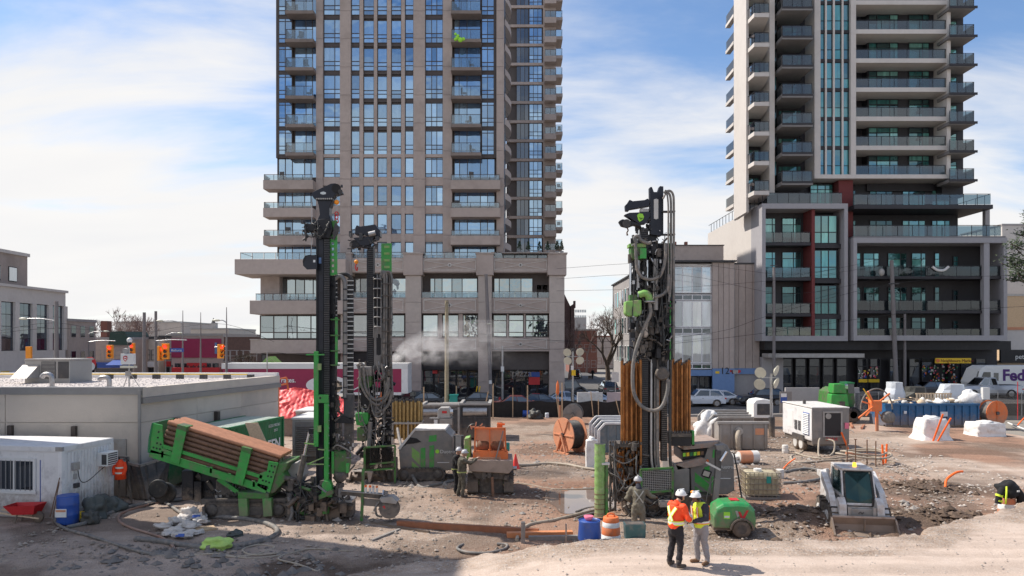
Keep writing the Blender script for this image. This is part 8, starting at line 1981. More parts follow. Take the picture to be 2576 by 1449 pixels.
 clutter(t,'mud_steel',722,870,1205,1312,Y-.35,.8,110,12,(.05,.24));clutter(t,'black_steel',735,880,1240,1318,Y-.5,.6,60,13,(.06,.26));hoses(t,700,860,1190,1290,Y-.45,.6,16,14,'hose_black',.026,34);clutter(t,'green_muddy',735,830,1225,1290,Y-.42,.5,16,15,(.06,.22))
 MB().bar(PT(796,1254,Y-.45),PT(838,1236,Y-.45),.14).build('outrigger_arm','green_muddy',t);MB().bar(PT(800,1222,Y-.42),PT(830,1244,Y-.42),.07).build('jack_rod','chrome',t);MB().cyl(PT(729,1240,Y-.3),PT(730,1292,Y-.35),.1).build('jack_leg','dark_grey',t);MB().cyl(PT(736,1292,Y-.35),(PX(736,Y-.35),Y-.35,0),.05).build('jack_rod','grey_light',t)
 MB().tube([PT(725,1250,Y-.4),PT(735,1290,Y-.45),PT(722,1318,Y-.5),PT(705,1322,Y-.6)],.06,7,4).build('drain_hose','hose',t)
 MB().pb(852,884,1266,1302,Y-.2,.7).build('clamp_table','mud_steel',t,bevel=.03);MB().pb(850,886,1259,1265,Y-.25,.8).build('table_plate','steel',t)
 MB().bar(PT(858,1238,Y-.3),PT(984,1252,Y-.5),.10,.16).build('tool_rail','mud_steel',t);MB().bar(PT(860,1234,Y-.34),PT(978,1244,Y-.54),.18,.03).build('tool_shelf','steel',t)
 MB().bar(PT(914,1180,Y-.4),(PX(910,Y-.4),Y-.4,0),.09).build('prop','green_muddy',t)
 MB().pp([(910,1254),(965,1258),(964,1276),(912,1272)],Y-.38,.05).build('splash_sheet','grey_paint',t)
 for x,m_ in((920,'orange_bright'),(931,'orange_bright'),(939,'grey_light'),(948,'orange')):
  g=PT(x,1240+(x-920)*.06,Y-.5);c=MB().cyl(g,(g[0],g[1],g[2]+.2),.042,n=12).build('spray_can','bag',t);MB().cyl((g[0],g[1],g[2]+.2),(g[0],g[1],g[2]+.27),.042,n=12).build('can_cap',m_,c)
 MB().cyl(PT(980,1278,Y-.85),PT(980,1278,Y-.25),.36,n=26).build('hydraulic_winch','black_steel',t);MB().pp([(955,1254),(985,1250),(1000,1262),(996,1268),(960,1264)],Y-.9,.5).build('winch_guard','grey_light',t);MB().pp([(958,1276),(968,1272),(970,1284),(960,1292)],Y-.88,.02).build('sticker','red',t);clutter(t,'chrome',962,1000,1238,1262,Y-.8,.4,16,16,(.03,.1))
 MB().tube([PT(955,1262,Y-.7),PT(945,1276,Y-.75),PT(948,1296,Y-.75),PT(962,1300,Y-.7)],.04,6,4).build('hydraulic_hose','hose',t)
rig_a()
# ---------- far rig
def power_unit(t,Y,poly,stripes,top,back,m='grey_paint'):
 MB().pp(poly,Y,1.9).build('housing',m,t,bevel=.03)
 for p,mm in stripes:MB().pp(p,Y-.018,.016).build('livery_stripe',mm,t)
def rig_b():
 Y=32.5;t=thing('drill_rig','drill rig with grey power unit standing behind the near green framed one','drill rig',(PX(950,Y),Y,0),'tracked drill rigs')
 chain(t,924,939,620,1180,Y,.4,110);MB().pb(922.5,925,630,940,Y-.04,.1).build('mast_rail','navy_steel',t)
 plate_holes(t,'mast_frame','grey_paint',[(940,808),(945,820),(955,822),(966,806),(972,820),(972,932),(940,932)],[(947,958,840,894)],Y+.02,.2)
 MB().pp([(893,574),(897,566),(905,570),(932,566),(943,564),(948,572),(956,580),(956,596),(893,590)],Y-.05,.5).build('crown_block','navy_steel',t,bevel=.03);MB().pp([(888,598),(941,594),(936,610),(926,618),(905,618)],Y-.15,.3).build('jib_plate','navy_steel',t,bevel=.02)
 MB().pp([(879,610),(890,603),(906,610),(930,618),(926,626),(904,622),(886,624)],Y-.1,.3).build('jib_arm','black_steel',t,bevel=.03);clutter(t,'dark_grey',880,952,585,626,Y-.2,.6,40,21,(.04,.16));MB().cyl(PT(928,590,Y-.2),PT(945,586,Y-.2),.12).build('hydraulic_motor','steel',t)
 MB().cyl(PT(897,622,Y),PT(897,655,Y),.012,n=5).build('hoist_rope','steel',t);MB().ell(PT(896.5,659,Y),(.1,.1,.1),10,7).build('rope_weight','signal_orange',t);MB().tube([PT(896,664,Y),PT(894,674,Y),PT(898,681,Y),PT(899,672,Y)],.03,6,4).build('hook','red',t)
 MB().pb(959,985,612,686,Y+.1,.06).build('ladder_plate','green',t)
 for k in range(4):MB().pb(966,980,618+k*17,624+k*17,Y+.07,.025).build('ladder_slot','green_pale',t)
 for k in range(6):MB().tube([PT(940,706+k*24,Y),PT(942,702+k*24,Y-.3),PT(957,702+k*24,Y-.3),PT(959,706+k*24,Y)],.025,5,3).build('cage_hoop','grey_light',t)
 for x in(940,949,958):MB().tube([PT(x,700,Y-.25),PT(x,686 if x==949 else 695,Y-.15),PT(x,850,Y-.28)],.025,5,0).build('cage_bar','grey_paint',t)
 MB().pb(941,957,690,850,Y+.1,.25).build('cage_core','black_rubber',t)
 for x,r in((966,.07),(972,.05),(979,.04),(984,.05)):MB().tube([PT(955+(x-966)*.4,700,Y-.1),PT(962+(x-966)*.5,684,Y-.1),PT(x,690,Y-.1),PT(x+1,740,Y-.1),PT(x,900,Y-.1),PT(x+4,1000,Y-.1)],r,7,4).build('standpipe','hose' if r>.045 else 'mud_steel',t)
 for k in range(9):MB().pb(960,986,712+k*30,715+k*30,Y-.2,.05).build('pipe_clamp','mud_steel',t)
 MB().pb(960,984,690,1180,Y+.15,.3).build('rear_spar','black_steel',t)
 MB().pb(905,935,922,948,Y-.4,.5).build('rotary_motor','grey_paint',t,bevel=.06);MB().pp([(901,950),(934,946),(934,972),(926,977),(904,976)],Y-.42,.5).build('gearbox','green_muddy',t,bevel=.04);MB().pb(908,932,978,1020,Y-.35,.4).build('spindle_housing','black_steel',t);MB().pp([(893,1040),(926,1038),(926,1066),(914,1072),(896,1069)],Y-.4,.5).build('clamp_body','green',t,bevel=.03);MB().pb(898,922,1076,1110,Y-.3,.4).build('clamp_body','green_muddy',t,bevel=.03)
 for pts,r in(([(915,935),(917,960),(924,985),(942,1005),(962,1002),(974,985),(977,950)],.07),([(905,925),(908,965),(925,1000),(948,1018),(968,1008),(982,980)],.055),([(932,1062),(930,1090),(927,1140),(932,1180)],.10),([(938,1040),(960,1035),(978,1015),(985,985)],.06),([(903,930),(900,918),(912,915),(916,940)],.04),([(948,910),(955,940),(965,950),(960,915)],.04)):
  MB().tube([PT(x,y,Y-.5)for x,y in pts],r,8,5).build('hydraulic_hose','hose',t)
 clutter(t,'mud_steel',900,985,905,1130,Y-.3,.7,150,22,(.04,.2));clutter(t,'black_steel',905,985,930,1180,Y-.2,.6,90,23,(.06,.24));clutter(t,'steel',905,980,910,1100,Y-.45,.3,30,24,(.03,.09));hoses(t,900,985,905,1110,Y-.5,.4,16,25,'hose',.024,40)
 f=MB()
 for a,b_ in(((918,1126),(994,1121)),((918,1184),(994,1178)),((918,1126),(918,1192)),((994,1121),(994,1216)),((930,1168),(994,1162))):f.bar(PT(*a,Y-.9),PT(*b_,Y-.9),.07)
 f.build('guard_frame','green_muddy',t);MB().pb(920,992,1127,1180,Y-.88,.02).build('guard_mesh','guard_net',t);MB().pb(914,930,1128,1196,Y-.86,.06).build('guard_post','green_muddy',t)
 MB().cyl(PT(994,1150,Y-.8),PT(994,1200,Y-.8),.12).build('jack_leg','mud_steel',t);MB().cyl(PT(994,1200,Y-.8),(PX(994,Y-.8),Y-.8,0),.06).build('jack_rod','steel',t)
 MB().pp([(858,1218),(890,1200),(990,1190),(1000,1225),(985,1240),(860,1240)],Y-.4,1.4).build('chassis','black_steel',t,bevel=.05);clutter(t,'mud_steel',870,995,1180,1240,Y-.7,.8,80,26,(.05,.25));MB().pp([(884,1186),(938,1186),(932,1210),(928,1220),(924,1190)],Y-1.0,.5).build('tool_tray','grey_light',t)
 power_unit(t,Y-.2,[(1003,1130),(1020,1120),(1040,1082),(1118,1082),(1138,1100),(1140,1182),(1060,1192),(1008,1198)],[([(1036,1125),(1036,1150),(1056,1170),(1056,1140)],'green_pale'),([(1036,1160),(1036,1180),(1054,1188),(1056,1178)],'green_pale'),([(1058,1128),(1070,1126),(1070,1182),(1058,1187)],'green'),([(1080,1122),(1092,1120),(1092,1174),(1080,1180)],'green'),([(1080,1096),(1098,1094),(1098,1110),(1078,1112)],'green')],0,0)
 MB().pp([(1015,1118),(1030,1100),(1048,1103),(1060,1112),(1040,1116)],Y-.23,.02).build('air_intake','black_steel',t);MB().pp([(1000,1128),(1042,1079),(1120,1079),(1122,1083),(1044,1084),(1006,1132)],Y-.25,2.0).build('top_cover','bag',t,bevel=.01)
 text('lettering','Duotro',.22,(PX(1107,Y-.2),Y-.225,PZ(1140,Y-.2)),'white_clean',t,ext=.004);text('lettering','GROUP',.10,(PX(1108,Y-.2),Y-.225,PZ(1147,Y-.2)),'grey_light',t,ext=.004);MB().pb(1100,1130,1163,1164.5,Y-.225,.02).build('lettering','white_clean',t)
 MB().lathe([(.09,0),(.09,.02)],PT(1100,1136,Y-.225),14,'y').build('emblem','lime',t);MB().pb(1141,1166,1096,1134,Y-.5,.3).build('control_cabinet','dark_grey',t,bevel=.02);MB().pb(1146,1160,1098,1130,Y-.52,.018).build('cabinet_window','grey_light',t);MB().pb(1138,1152,1136,1190,Y-.1,1.2).build('rear_skirt','grey_paint',t)
 crawler(t,1000,1118,1178,1226,Y-.4,.4);crawler(t,1010,1118,1182,1226,Y+1.3,.4)
rig_b()
# ---------- right rig with casing racks
def rig_c():
 Y=26.0;t=thing('drill_rig','muddy drill rig between racks of orange casing pipes','drill rig',(PX(1650,Y),Y,0),'tracked drill rigs')
 chain(t,1613,1631,574,1246,Y,.4,130);MB().pb(1631.5,1652,590,1250,Y+.05,.3).build('mast','black_steel',t);MB().pb(1652,1692,612,905,Y+.2,.35).build('mast_side','black_steel',t)
 plate_holes(t,'crown_fork','navy_steel',[(1635,471),(1640,470),(1645,483),(1655,483),(1660,468),(1669,469),(1669,590),(1662,594),(1637,590)],[(1645,1656,500,552)],Y-.1,.3,'bag')
 MB().pp([(1573,516),(1578,512),(1584,502),(1592,506),(1622,503),(1630,499),(1634,505),(1634,519),(1584,527),(1582,531),(1574,530)],Y-.08,.25).build('jib_arm','navy_steel',t,bevel=.02);MB().pp([(1571,540),(1584,535),(1636,533),(1636,545),(1624,563),(1608,564)],Y-.12,.3).build('jib_plate','navy_steel',t,bevel=.02);MB().pb(1610,1634,524,534,Y,.3).build('hoist_motor','bag',t,bevel=.05)
 e=MB().pp([(1603,541),(1608,537),(1617,538),(1620,546),(1617,553),(1609,558),(1605,552)],Y-.14,.018).build('emblem','lime',t)
 for k in range(3):MB().bar(PT(1608+k*3,547+k,Y-.15),PT(1613+k*2,553-k*2,Y-.15),.015,.012).build('emblem_stroke','navy_steel',e)
 MB().pp([(1557,556),(1566,551),(1590,556),(1612,562),(1612,572),(1595,566),(1580,572),(1564,568)],Y-.1,.3).build('pulley_arm','black_steel',t,bevel=.03);MB().cyl(PT(1576,562,Y-.2),PT(1576,562,Y+.25),.15,n=16).build('sheave','dark_grey',t);MB().tube([PT(1578,574,Y),PT(1580,580,Y),PT(1577,586,Y),PT(1579,592,Y),PT(1576,590,Y)],.025,6,4).build('hook','rust',t)
 clutter(t,'dark_grey',1600,1640,548,585,Y-.1,.5,26,31,(.04,.13))
 MB().pp([(1586,622),(1600,616),(1627,622),(1628,650),(1600,654),(1588,650)],Y-.45,.5).build('gearbox','green_muddy',t,bevel=.05);MB().pb(1583,1625,613,621,Y-.48,.5).build('drive_plate','green_pale',t);MB().pb(1610,1626,625,650,Y-.5,.1).build('drive_panel','green',t)
 for x,y0,y1,r,m_ in((1586,655,742,.045,'chrome'),(1605,655,725,.08,'steel'),(1628,655,720,.05,'chrome'),(1649,652,780,.09,'grey_light'),(1596,655,740,.06,'black_steel')):MB().cyl(PT(x,y0,Y-.3),PT(x,y1,Y-.3),r).build('cylinder',m_,t)
 MB().cyl(PT(1585,640,Y-.3),PT(1585,662,Y-.3),.08).build('cylinder_cap','mud_steel',t)
 for pts,r in(([(1598,612),(1600,640),(1604,680),(1618,699),(1640,703),(1660,694),(1672,660),(1675,612)],.06),([(1672,480),(1680,484),(1687,500),(1688,560),(1688,700),(1682,760)],.042),([(1670,485),(1684,480),(1693,490),(1695,520),(1695,640),(1695,800),(1695,900)],.042),([(1668,500),(1677,487),(1681,520),(1681,600),(1682,740)],.032),([(1634,762),(1636,790),(1620,825),(1600,880),(1592,930),(1594,985),(1612,1020),(1640,1033),(1664,1024),(1678,990),(1681,955)],.068),([(1602,612),(1596,598),(1606,594),(1612,604),(1628,612),(1638,610)],.06),([(1682,690),(1680,725),(1665,742),(1645,748)],.06)):
  MB().tube([PT(x,y,Y-.55)for x,y in pts],r,8,5).build('hydraulic_hose','hose',t)
 MB().pb(1685,1688,560,905,Y-.2,.06).build('guide_bar','green',t)
 for k in range(7):MB().pb(1668,1699,530+k*58,533+k*58,Y-.3,.25).build('pipe_clamp','dark_grey',t)
 clutter(t,'black_steel',1590,1690,600,905,Y-.35,.6,190,32,(.04,.2));clutter(t,'mud_steel',1586,1690,600,905,Y-.45,.5,110,33,(.03,.15));clutter(t,'steel',1590,1688,600,860,Y-.55,.3,46,34,(.02,.08));hoses(t,1592,1692,590,850,Y-.55,.4,24,35,'hose_black',.018,36);clutter(t,'bag',1636,1680,575,640,Y-.5,.3,10,36,(.02,.06))
 MB().pp([(1574,758),(1614,754),(1615,788),(1608,796),(1580,796),(1573,788)],Y-.5,.5).build('clamp_body','green_pale',t,bevel=.04);MB().pb(1584,1602,742,756,Y-.4,.3).build('clamp_cap','green_muddy',t)
 MB().tube([PT(1608,742,Y-.5),PT(1620,738,Y-.55),PT(1630,743,Y-.55),PT(1634,757,Y-.5)],[.13]*40,10,4).build('valve','green_pale',t);MB().lathe([(.12,0),(.2,.02),(.2,.06),(.12,.08)],PT(1634,762,Y-.55),14).build('valve_flange','steel',t)
 MB().lathe([(.08,0),(.16,.12),(.14,.35),(.2,.5),(.2,.6)],PT(1622,850,Y-.3),14).build('swivel','steel',t);clutter(t,'mud_steel',1600,1640,797,860,Y-.4,.4,40,37,(.04,.16));MB().tube([PT(1608,800,Y-.4),PT(1602,815,Y-.5),PT(1606,835,Y-.5),PT(1618,842,Y-.4)],.04,7,4).build('hydraulic_hose','hose_black',t)
 b=MB();q=random.Random(3)
 for k in range(46):a=q.uniform(1652,1684);b.tube([PT(1660+(a-1668)*.3,840,Y-.2+q.uniform(0,.3)),PT(a,880+q.uniform(-8,8),Y-.25+q.uniform(0,.3)),PT(1666+(a-1668)*.5,915+q.uniform(-6,10),Y-.2)],.018,5,3)
 b.build('cable_bundle','black_rubber',t,kind='stuff');MB().pb(1640,1652,900,938,Y-.1,.3).build('junction_box','black_steel',t)
 chain(t,1664,1679,905,1160,Y-.1,.25,50,'drag_chain','black_rubber','mud_steel');MB().lathe([(.2,-.05),(.26,0),(.2,.05)],PT(1666,1100-160,Y-.3),16,'y').build('hose_drum','mud_steel',t)
 def group(xs,y0,y1,dy):
  for i,x in enumerate(xs):
   r=.053 if i%3 else .044;yy=Y+dy+.16*(i%2);o=MB().cyl(PT(x,y0+(i*5)%7*2.2,yy),PT(x,y1,yy),r,n=12).build('casing_pipe','pipe_orange',t);MB().cyl(PT(x,y0+(i*5)%7*2.2-5,yy),PT(x,y0+(i*5)%7*2.2,yy),r*.7,n=10).build('pipe_pin','dark_grey',o)
 group([1564,1570,1577,1583,1589,1595,1601,1607],908,1128,.1);group([1566,1574,1580,1587,1593,1599],906,1128,.5);group([1635,1641,1646,1651,1657],909,1110,.45);group([1690,1697,1703,1709,1715,1722,1728,1734],906,1098,.3);group([1694,1700,1706,1713,1719,1725,1731],903,1098,.7);group([1612],905,1200,-.1)
 for x0,x1,y in((1558,1612,1116),(1686,1740,1090)):
  MB().pb(x0,x1,y,y+10,Y-.05,.9).build('rack_tray','mud_steel',t,bevel=.02)
  for k in range(7):MB().pb(x0+2+k*7.4,x0+6+k*7.4,y-6,y,Y-.08,.06).build('rack_finger','dark_grey',t)
 MB().pb(1690,1738,1100,1122,Y,.8).build('rack_box','black_steel',t);MB().pb(1741,1747,1084,1122,Y+.2,.3).build('side_post','green',t)
 group([1552,1560,1568,1577,1586,1594,1602],1126,1236,.2)
 MB().pb(1548,1612,1126,1262,Y+.5,.5).build('rack_back','black_steel',t);clutter(t,'mud_steel',1530,1625,1110,1270,Y-.2,.8,130,38,(.04,.2));clutter(t,'rust',1548,1610,1120,1220,Y,.3,26,39,(.03,.12));hoses(t,1528,1620,1120,1240,Y-.3,.4,14,40,'hose',.024,34)
 for x in(1533,1546):MB().pb(x,x+5,1110,1286,Y-.1,.12).build('rack_post','mud_steel',t)
 for x,r,m_ in((1639,.05,'steel'),(1648,.035,'hose'),(1655,.06,'hose'),(1686,.06,'hose_black')):MB().tube([PT(x,905,Y-.05),PT(x-1,1050,Y-.1),PT(x,1160,Y-.1),PT(x+8,1190,Y-.1)],r,7,4).build('standpipe',m_,t)
 f=MB()
 for a,b_ in(((1612,1182),(1692,1177)),((1614,1240),(1692,1234)),((1612,1182),(1614,1240)),((1692,1177),(1692,1252))):f.bar(PT(*a,Y-.75),PT(*b_,Y-.75),.07)
 g=MB()
 for k in range(16):g.cyl(PT(1617+k*4.8,1184,Y-.73),PT(1617+k*4.8,1236,Y-.73),.009,n=4)
 for k in range(12):g.cyl(PT(1614,1187+k*4.4,Y-.72),PT(1692,1183+k*4.4,Y-.72),.009,n=4)
 f.build('guard_frame','green_muddy',t);g.build('guard_mesh','steel',t);MB().pb(1614,1692,1184,1246,Y-.4,.3).build('inner_guard','black_steel',t)
 MB().pp([(1575,1262),(1700,1250),(1790,1245),(1800,1290),(1790,1335),(1580,1330)],Y-.3,1.6).build('chassis','black_steel',t,bevel=.05);clutter(t,'mud_steel',1575,1720,1240,1325,Y-.6,.7,110,41,(.05,.22));hoses(t,1580,1720,1235,1300,Y-.6,.4,12,42,'hose_black',.024,26);MB().pb(1660,1690,1262,1276,Y-.9,.4).build('control_panel','grey_light',t)
 power_unit(t,Y+.1,[(1694,1165),(1735,1180),(1735,1240),(1720,1250),(1694,1245)],[],0,0)
 power_unit(t,Y+.3,[(1736,1176),(1768,1166),(1784,1118),(1812,1112),(1830,1120),(1846,1150),(1848,1234),(1830,1244),(1740,1246)],[([(1748,1188),(1748,1212),(1784,1240),(1784,1218)],'green'),([(1748,1222),(1748,1240),(1766,1246),(1778,1244)],'green'),([(1772,1176),(1785,1172),(1785,1214),(1772,1205)],'green'),([(1794,1132),(1812,1130),(1812,1148),(1792,1152)],'green'),([(1790,1200),(1806,1195),(1806,1235),(1790,1240)],'green')],0,0)
 MB().pp([(1718,1122),(1780,1114),(1812,1110),(1786,1126),(1720,1132)],Y+.2,1.9).build('top_cover','dusty_top',t);MB().pp([(1700,1168),(1766,1152),(1778,1156),(1770,1170),(1705,1182)],Y+.1,1.6).build('top_cover','dusty_top',t);MB().pp([(1716,1136),(1782,1128),(1778,1150),(1716,1156)],Y+.35,1.4).build('air_grille','black_steel',t)
 for k,m_ in enumerate(('lime','yellow','green_dark','lime','yellow','rust')):MB().pp([(1718+k*9,1140-k*.8),(1725+k*9,1139-k*.8),(1725+k*9,1148-k*.8),(1718+k*9,1149-k*.8)],Y+.33,.018).build('warning_plate',m_,t)
 text('lettering','Duotro',.17,(PX(1814,Y),Y+.27,PZ(1182,Y)),'white_clean',t,ext=.004);text('lettering','GROUP',.09,(PX(1816,Y),Y+.27,PZ(1191,Y)),'grey_light',t,ext=.004);MB().pb(1812,1838,1203,1204.6,Y+.27,.02).build('lettering','white_clean',t)
 MB().lathe([(.05,0),(.07,.02)],PT(1779,1160,Y+.25),10,'y').build('side_lamp','orange',t);crawler(t,1706,1846,1252,1312,Y+.35,.4)
 MB().bar(PT(1806,1105+28,Y-.4),PT(1806,1178,Y-.4),.2,.16).build('arm_post','dark_grey',t);MB().pp([(1800,1120),(1822,1118),(1826,1128),(1808,1150)],Y-.45,.25).build('arm_head','grey_paint',t,bevel=.03);MB().cyl(PT(1813,1160,Y-.5),PT(1828,1136,Y-.5),.07).build('cylinder','chrome',t);MB().bar(PT(1776,1163,Y-.5),PT(1812,1182,Y-.5),.07).build('arm_link','bag',t);MB().bar(PT(1806,1180,Y-.4),PT(1796,1282,Y-.5),.2,.16).build('arm_post','grey_paint',t)
 m_=MB().box(PT(1777,1192,Y-.55),(.3,.1,.26),rx=.2,ry=.3).build('monitor','black_steel',t,bevel=.01);MB().box(Vector(PT(1777,1192,Y-.62)),(.22,.02,.18),rx=.2,ry=.3).build('screen','grey_light',m_);MB().tube([PT(1800,1200,Y-.5),PT(1784,1225,Y-.55),PT(1776,1262,Y-.6)],.015,5,4).build('cable','hose',t);MB().tube([PT(1846,1140,Y),PT(1856,1190,Y),PT(1862,1230,Y),PT(1866,1252,Y-.2)],.03,6,4).build('hydraulic_hose','hose_black',t)
rig_c()
def green_roll():
 Y=25.3;t=thing('netting_roll','upright roll of bright green netting left of the orange casings','netting roll',(PX(1508,Y),Y,0));r=.19;n=30;z1=PZ(1117,Y)
 b=MB();b.lathe([(r*(1+.05*math.sin(k*1.9)),.1+(z1-.1)*k/n)for k in range(n+1)],(PX(1509,Y),Y,0),22);b.build('roll','net_green',t)
 MB().lathe([(r*.3,0),(r*.95,.002)],(PX(1509,Y),Y,z1),20).build('core','black_rubber',t)
 for k in range(5):MB().lathe([(r*1.04,-.012),(r*1.06,0),(r*1.04,.012)],(PX(1509,Y),Y,.2+k*.17),22).build('tie','rust',t)
 p=thing('steel_post','thin muddy post beside the green netting roll','post',(PX(1527,Y),Y,0));MB().pb(1523,1530,1170,1296,Y-.15,.1).build('post','green_muddy',p);MB().pb(1514,1534,1165,1170,Y-.2,.2).build('cap','bag',p)
green_roll()
# ---------- orange pump on a tracked carrier
def tracked_pump():
 Y=29.8;t=thing('tracked_pump','orange caged pump on a small tracked carrier facing forward','pump carrier',(PX(1236,Y),Y,0));X=lambda v:PX(v,Y);Z=lambda v:PZ(v,Y)
 for x0,x1 in((1178,1204),(1268,1292)):
  o=MB().prism([(Y-.5,.1),(Y-.35,.0),(Y+1.6,0),(Y+1.8,.3),(Y+1.7,.78),(Y-.1,.82),(Y-.45,.5)],X(x0),X(x1),'x').build('track','black_rubber',t)
  for k in range(9):MB().bx(X(x0)-.02,X(x1)+.02,Y-.52+k*.045,Y-.46+k*.045,.1+k*.085,.14+k*.085).build('track_shoe','mud_steel',o)
 MB().bx(X(1204),X(1268),Y-.2,Y+1.4,.35,.95).build('carrier_body','green_pale',t,bevel=.03);MB().pp([(1205,1205),(1266,1205),(1266,1240),(1206,1240)],Y-.24,.03).build('front_plate','mud_steel',t)
 MB().pp([(1176,1158),(1288,1158),(1291,1180),(1280,1192),(1180,1186)],Y-.7,1.9).build('skip_tray','tray_tan',t,bevel=.03);MB().pp([(1186,1186),(1276,1190),(1270,1206),(1200,1204)],Y-.5,1.4).build('under_frame','mud_steel',t);clutter(t,'mud_steel',1200,1276,1186,1206,Y-.6,.4,26,51,(.05,.16))
 MB().pb(1190,1278,1137,1157,Y-.45,1.5).build('pump_base','orange',t,bevel=.02);MB().pb(1204,1260,1150,1156,Y-.47,.018).build('name_plate','orange_faded',t);text('lettering','POWERMIX',.14,(X(1212),Y-.475,Z(1155)),'dark_grey',t,ext=.003)
 f=MB()
 cs=[(1194,1136),(1272,1136),(1270,1078),(1196,1078)]
 for dy in(-.4,.9):
  for i in range(4):f.bar(PT(*cs[i],Y+dy),PT(*cs[(i+1)%4],Y+dy),.07)
 for c in cs:f.bar(PT(*c,Y-.4),PT(*c,Y+.9),.07)
 f.bar(PT(1232,1078,Y-.4),PT(1232,1136,Y-.4),.05);f.build('cage_frame','orange',t)
 MB().pp([(1198,1080),(1268,1080),(1270,1108),(1240,1110),(1234,1118),(1226,1110),(1196,1108)],Y-.3,.03).build('cage_panel','orange_faded',t);MB().pb(1200,1268,1082,1134,Y+.5,.05).build('back_panel','orange',t)
 for x in(1216,1250):MB().lathe([(.04,-.1),(.27,-.06),(.27,.1),(.04,.1)],PT(x,1120,Y),18,'y').build('pump_rotor','rust',t)
 for a,b_ in(((1212,1086),(1230,1104)),((1244,1086),(1228,1106))):MB().bar(PT(*a,Y-.2),PT(*b_,Y-.2),.04).build('brace','rust',t)
 MB().pb(1250,1264,1064,1080,Y,.35).build('motor','orange',t,bevel=.03);MB().pb(1256,1270,1066,1070,Y-.05,.25).build('motor_cap','orange_bright',t);MB().bar(PT(1266,1084,Y-.55),PT(1246,1158,Y-.55),.05).build('lever','grey_paint',t)
 for k in range(4):MB().tube([(X(1190)+.26*math.cos(a),Y+.2+.05*k,Z(1090)+.34*math.sin(a))for a in[i*.35 for i in range(10)]],.04,6,2).build('hose_coil','hose_black',t)
 for a,b_ in(((1187,1080),(1183,1070)),((1196,1074),(1198,1062)),((1206,1074),(1214,1066)),((1186,1074),(1220,1074))):MB().bar(PT(*a,Y+.1),PT(*b_,Y+.1),.05).build('hose_horn','orange_faded',t)
 MB().pp([(1168,1104),(1182,1100),(1184,1158),(1176,1160),(1168,1130)],Y+.1,.9).build('green_cover','green_pale',t,bevel=.03);MB().pb(1272,1282,1116,1136,Y+.2,.4).build('side_motor','teal',t,bevel=.04);MB().cyl(PT(1238,1200,Y-.8),PT(1242,1276,Y-.9),.06).build('draw_bar','rust',t);MB().pb(1236,1246,1272,1290,Y-1.1,.2).build('hitch','red',t)
 MB().cyl(PT(1288,1178,Y),PT(1300,1178,Y),.09).build('outlet','steel',t)
tracked_pump()
# ======== people
def limb(b,pts,rs,n=10,k=4,flat=1):
 P=[];Q=[]
 for i in range(len(pts)-1):
  for j in range(k):f=j/k;P.append(Vector(pts[i]).lerp(Vector(pts[i+1]),f));Q.append(rs[i]+(rs[i+1]-rs[i])*f)
 P.append(Vector(pts[-1]));Q.append(rs[-1]);b.tube(P,Q,n,0)
 b.ell(P[0],(Q[0],)*3,n,6);b.ell(P[-1],(Q[-1],)*3,n,6)
def melt(o,v,it=3):
 m=o.modifiers.new('remesh','REMESH');m.mode='VOXEL';m.voxel_size=v;m.use_smooth_shade=True
 s=o.modifiers.new('smooth','SMOOTH');s.factor=.5;s.iterations=it
 if it>2:
  x=bpy.data.textures.get('folds')or bpy.data.textures.new('folds','CLOUDS');x.noise_scale=.11;x.noise_depth=2
  d=o.modifiers.new('folds','DISPLACE');d.texture=x;d.strength=.05;d.mid_level=.5
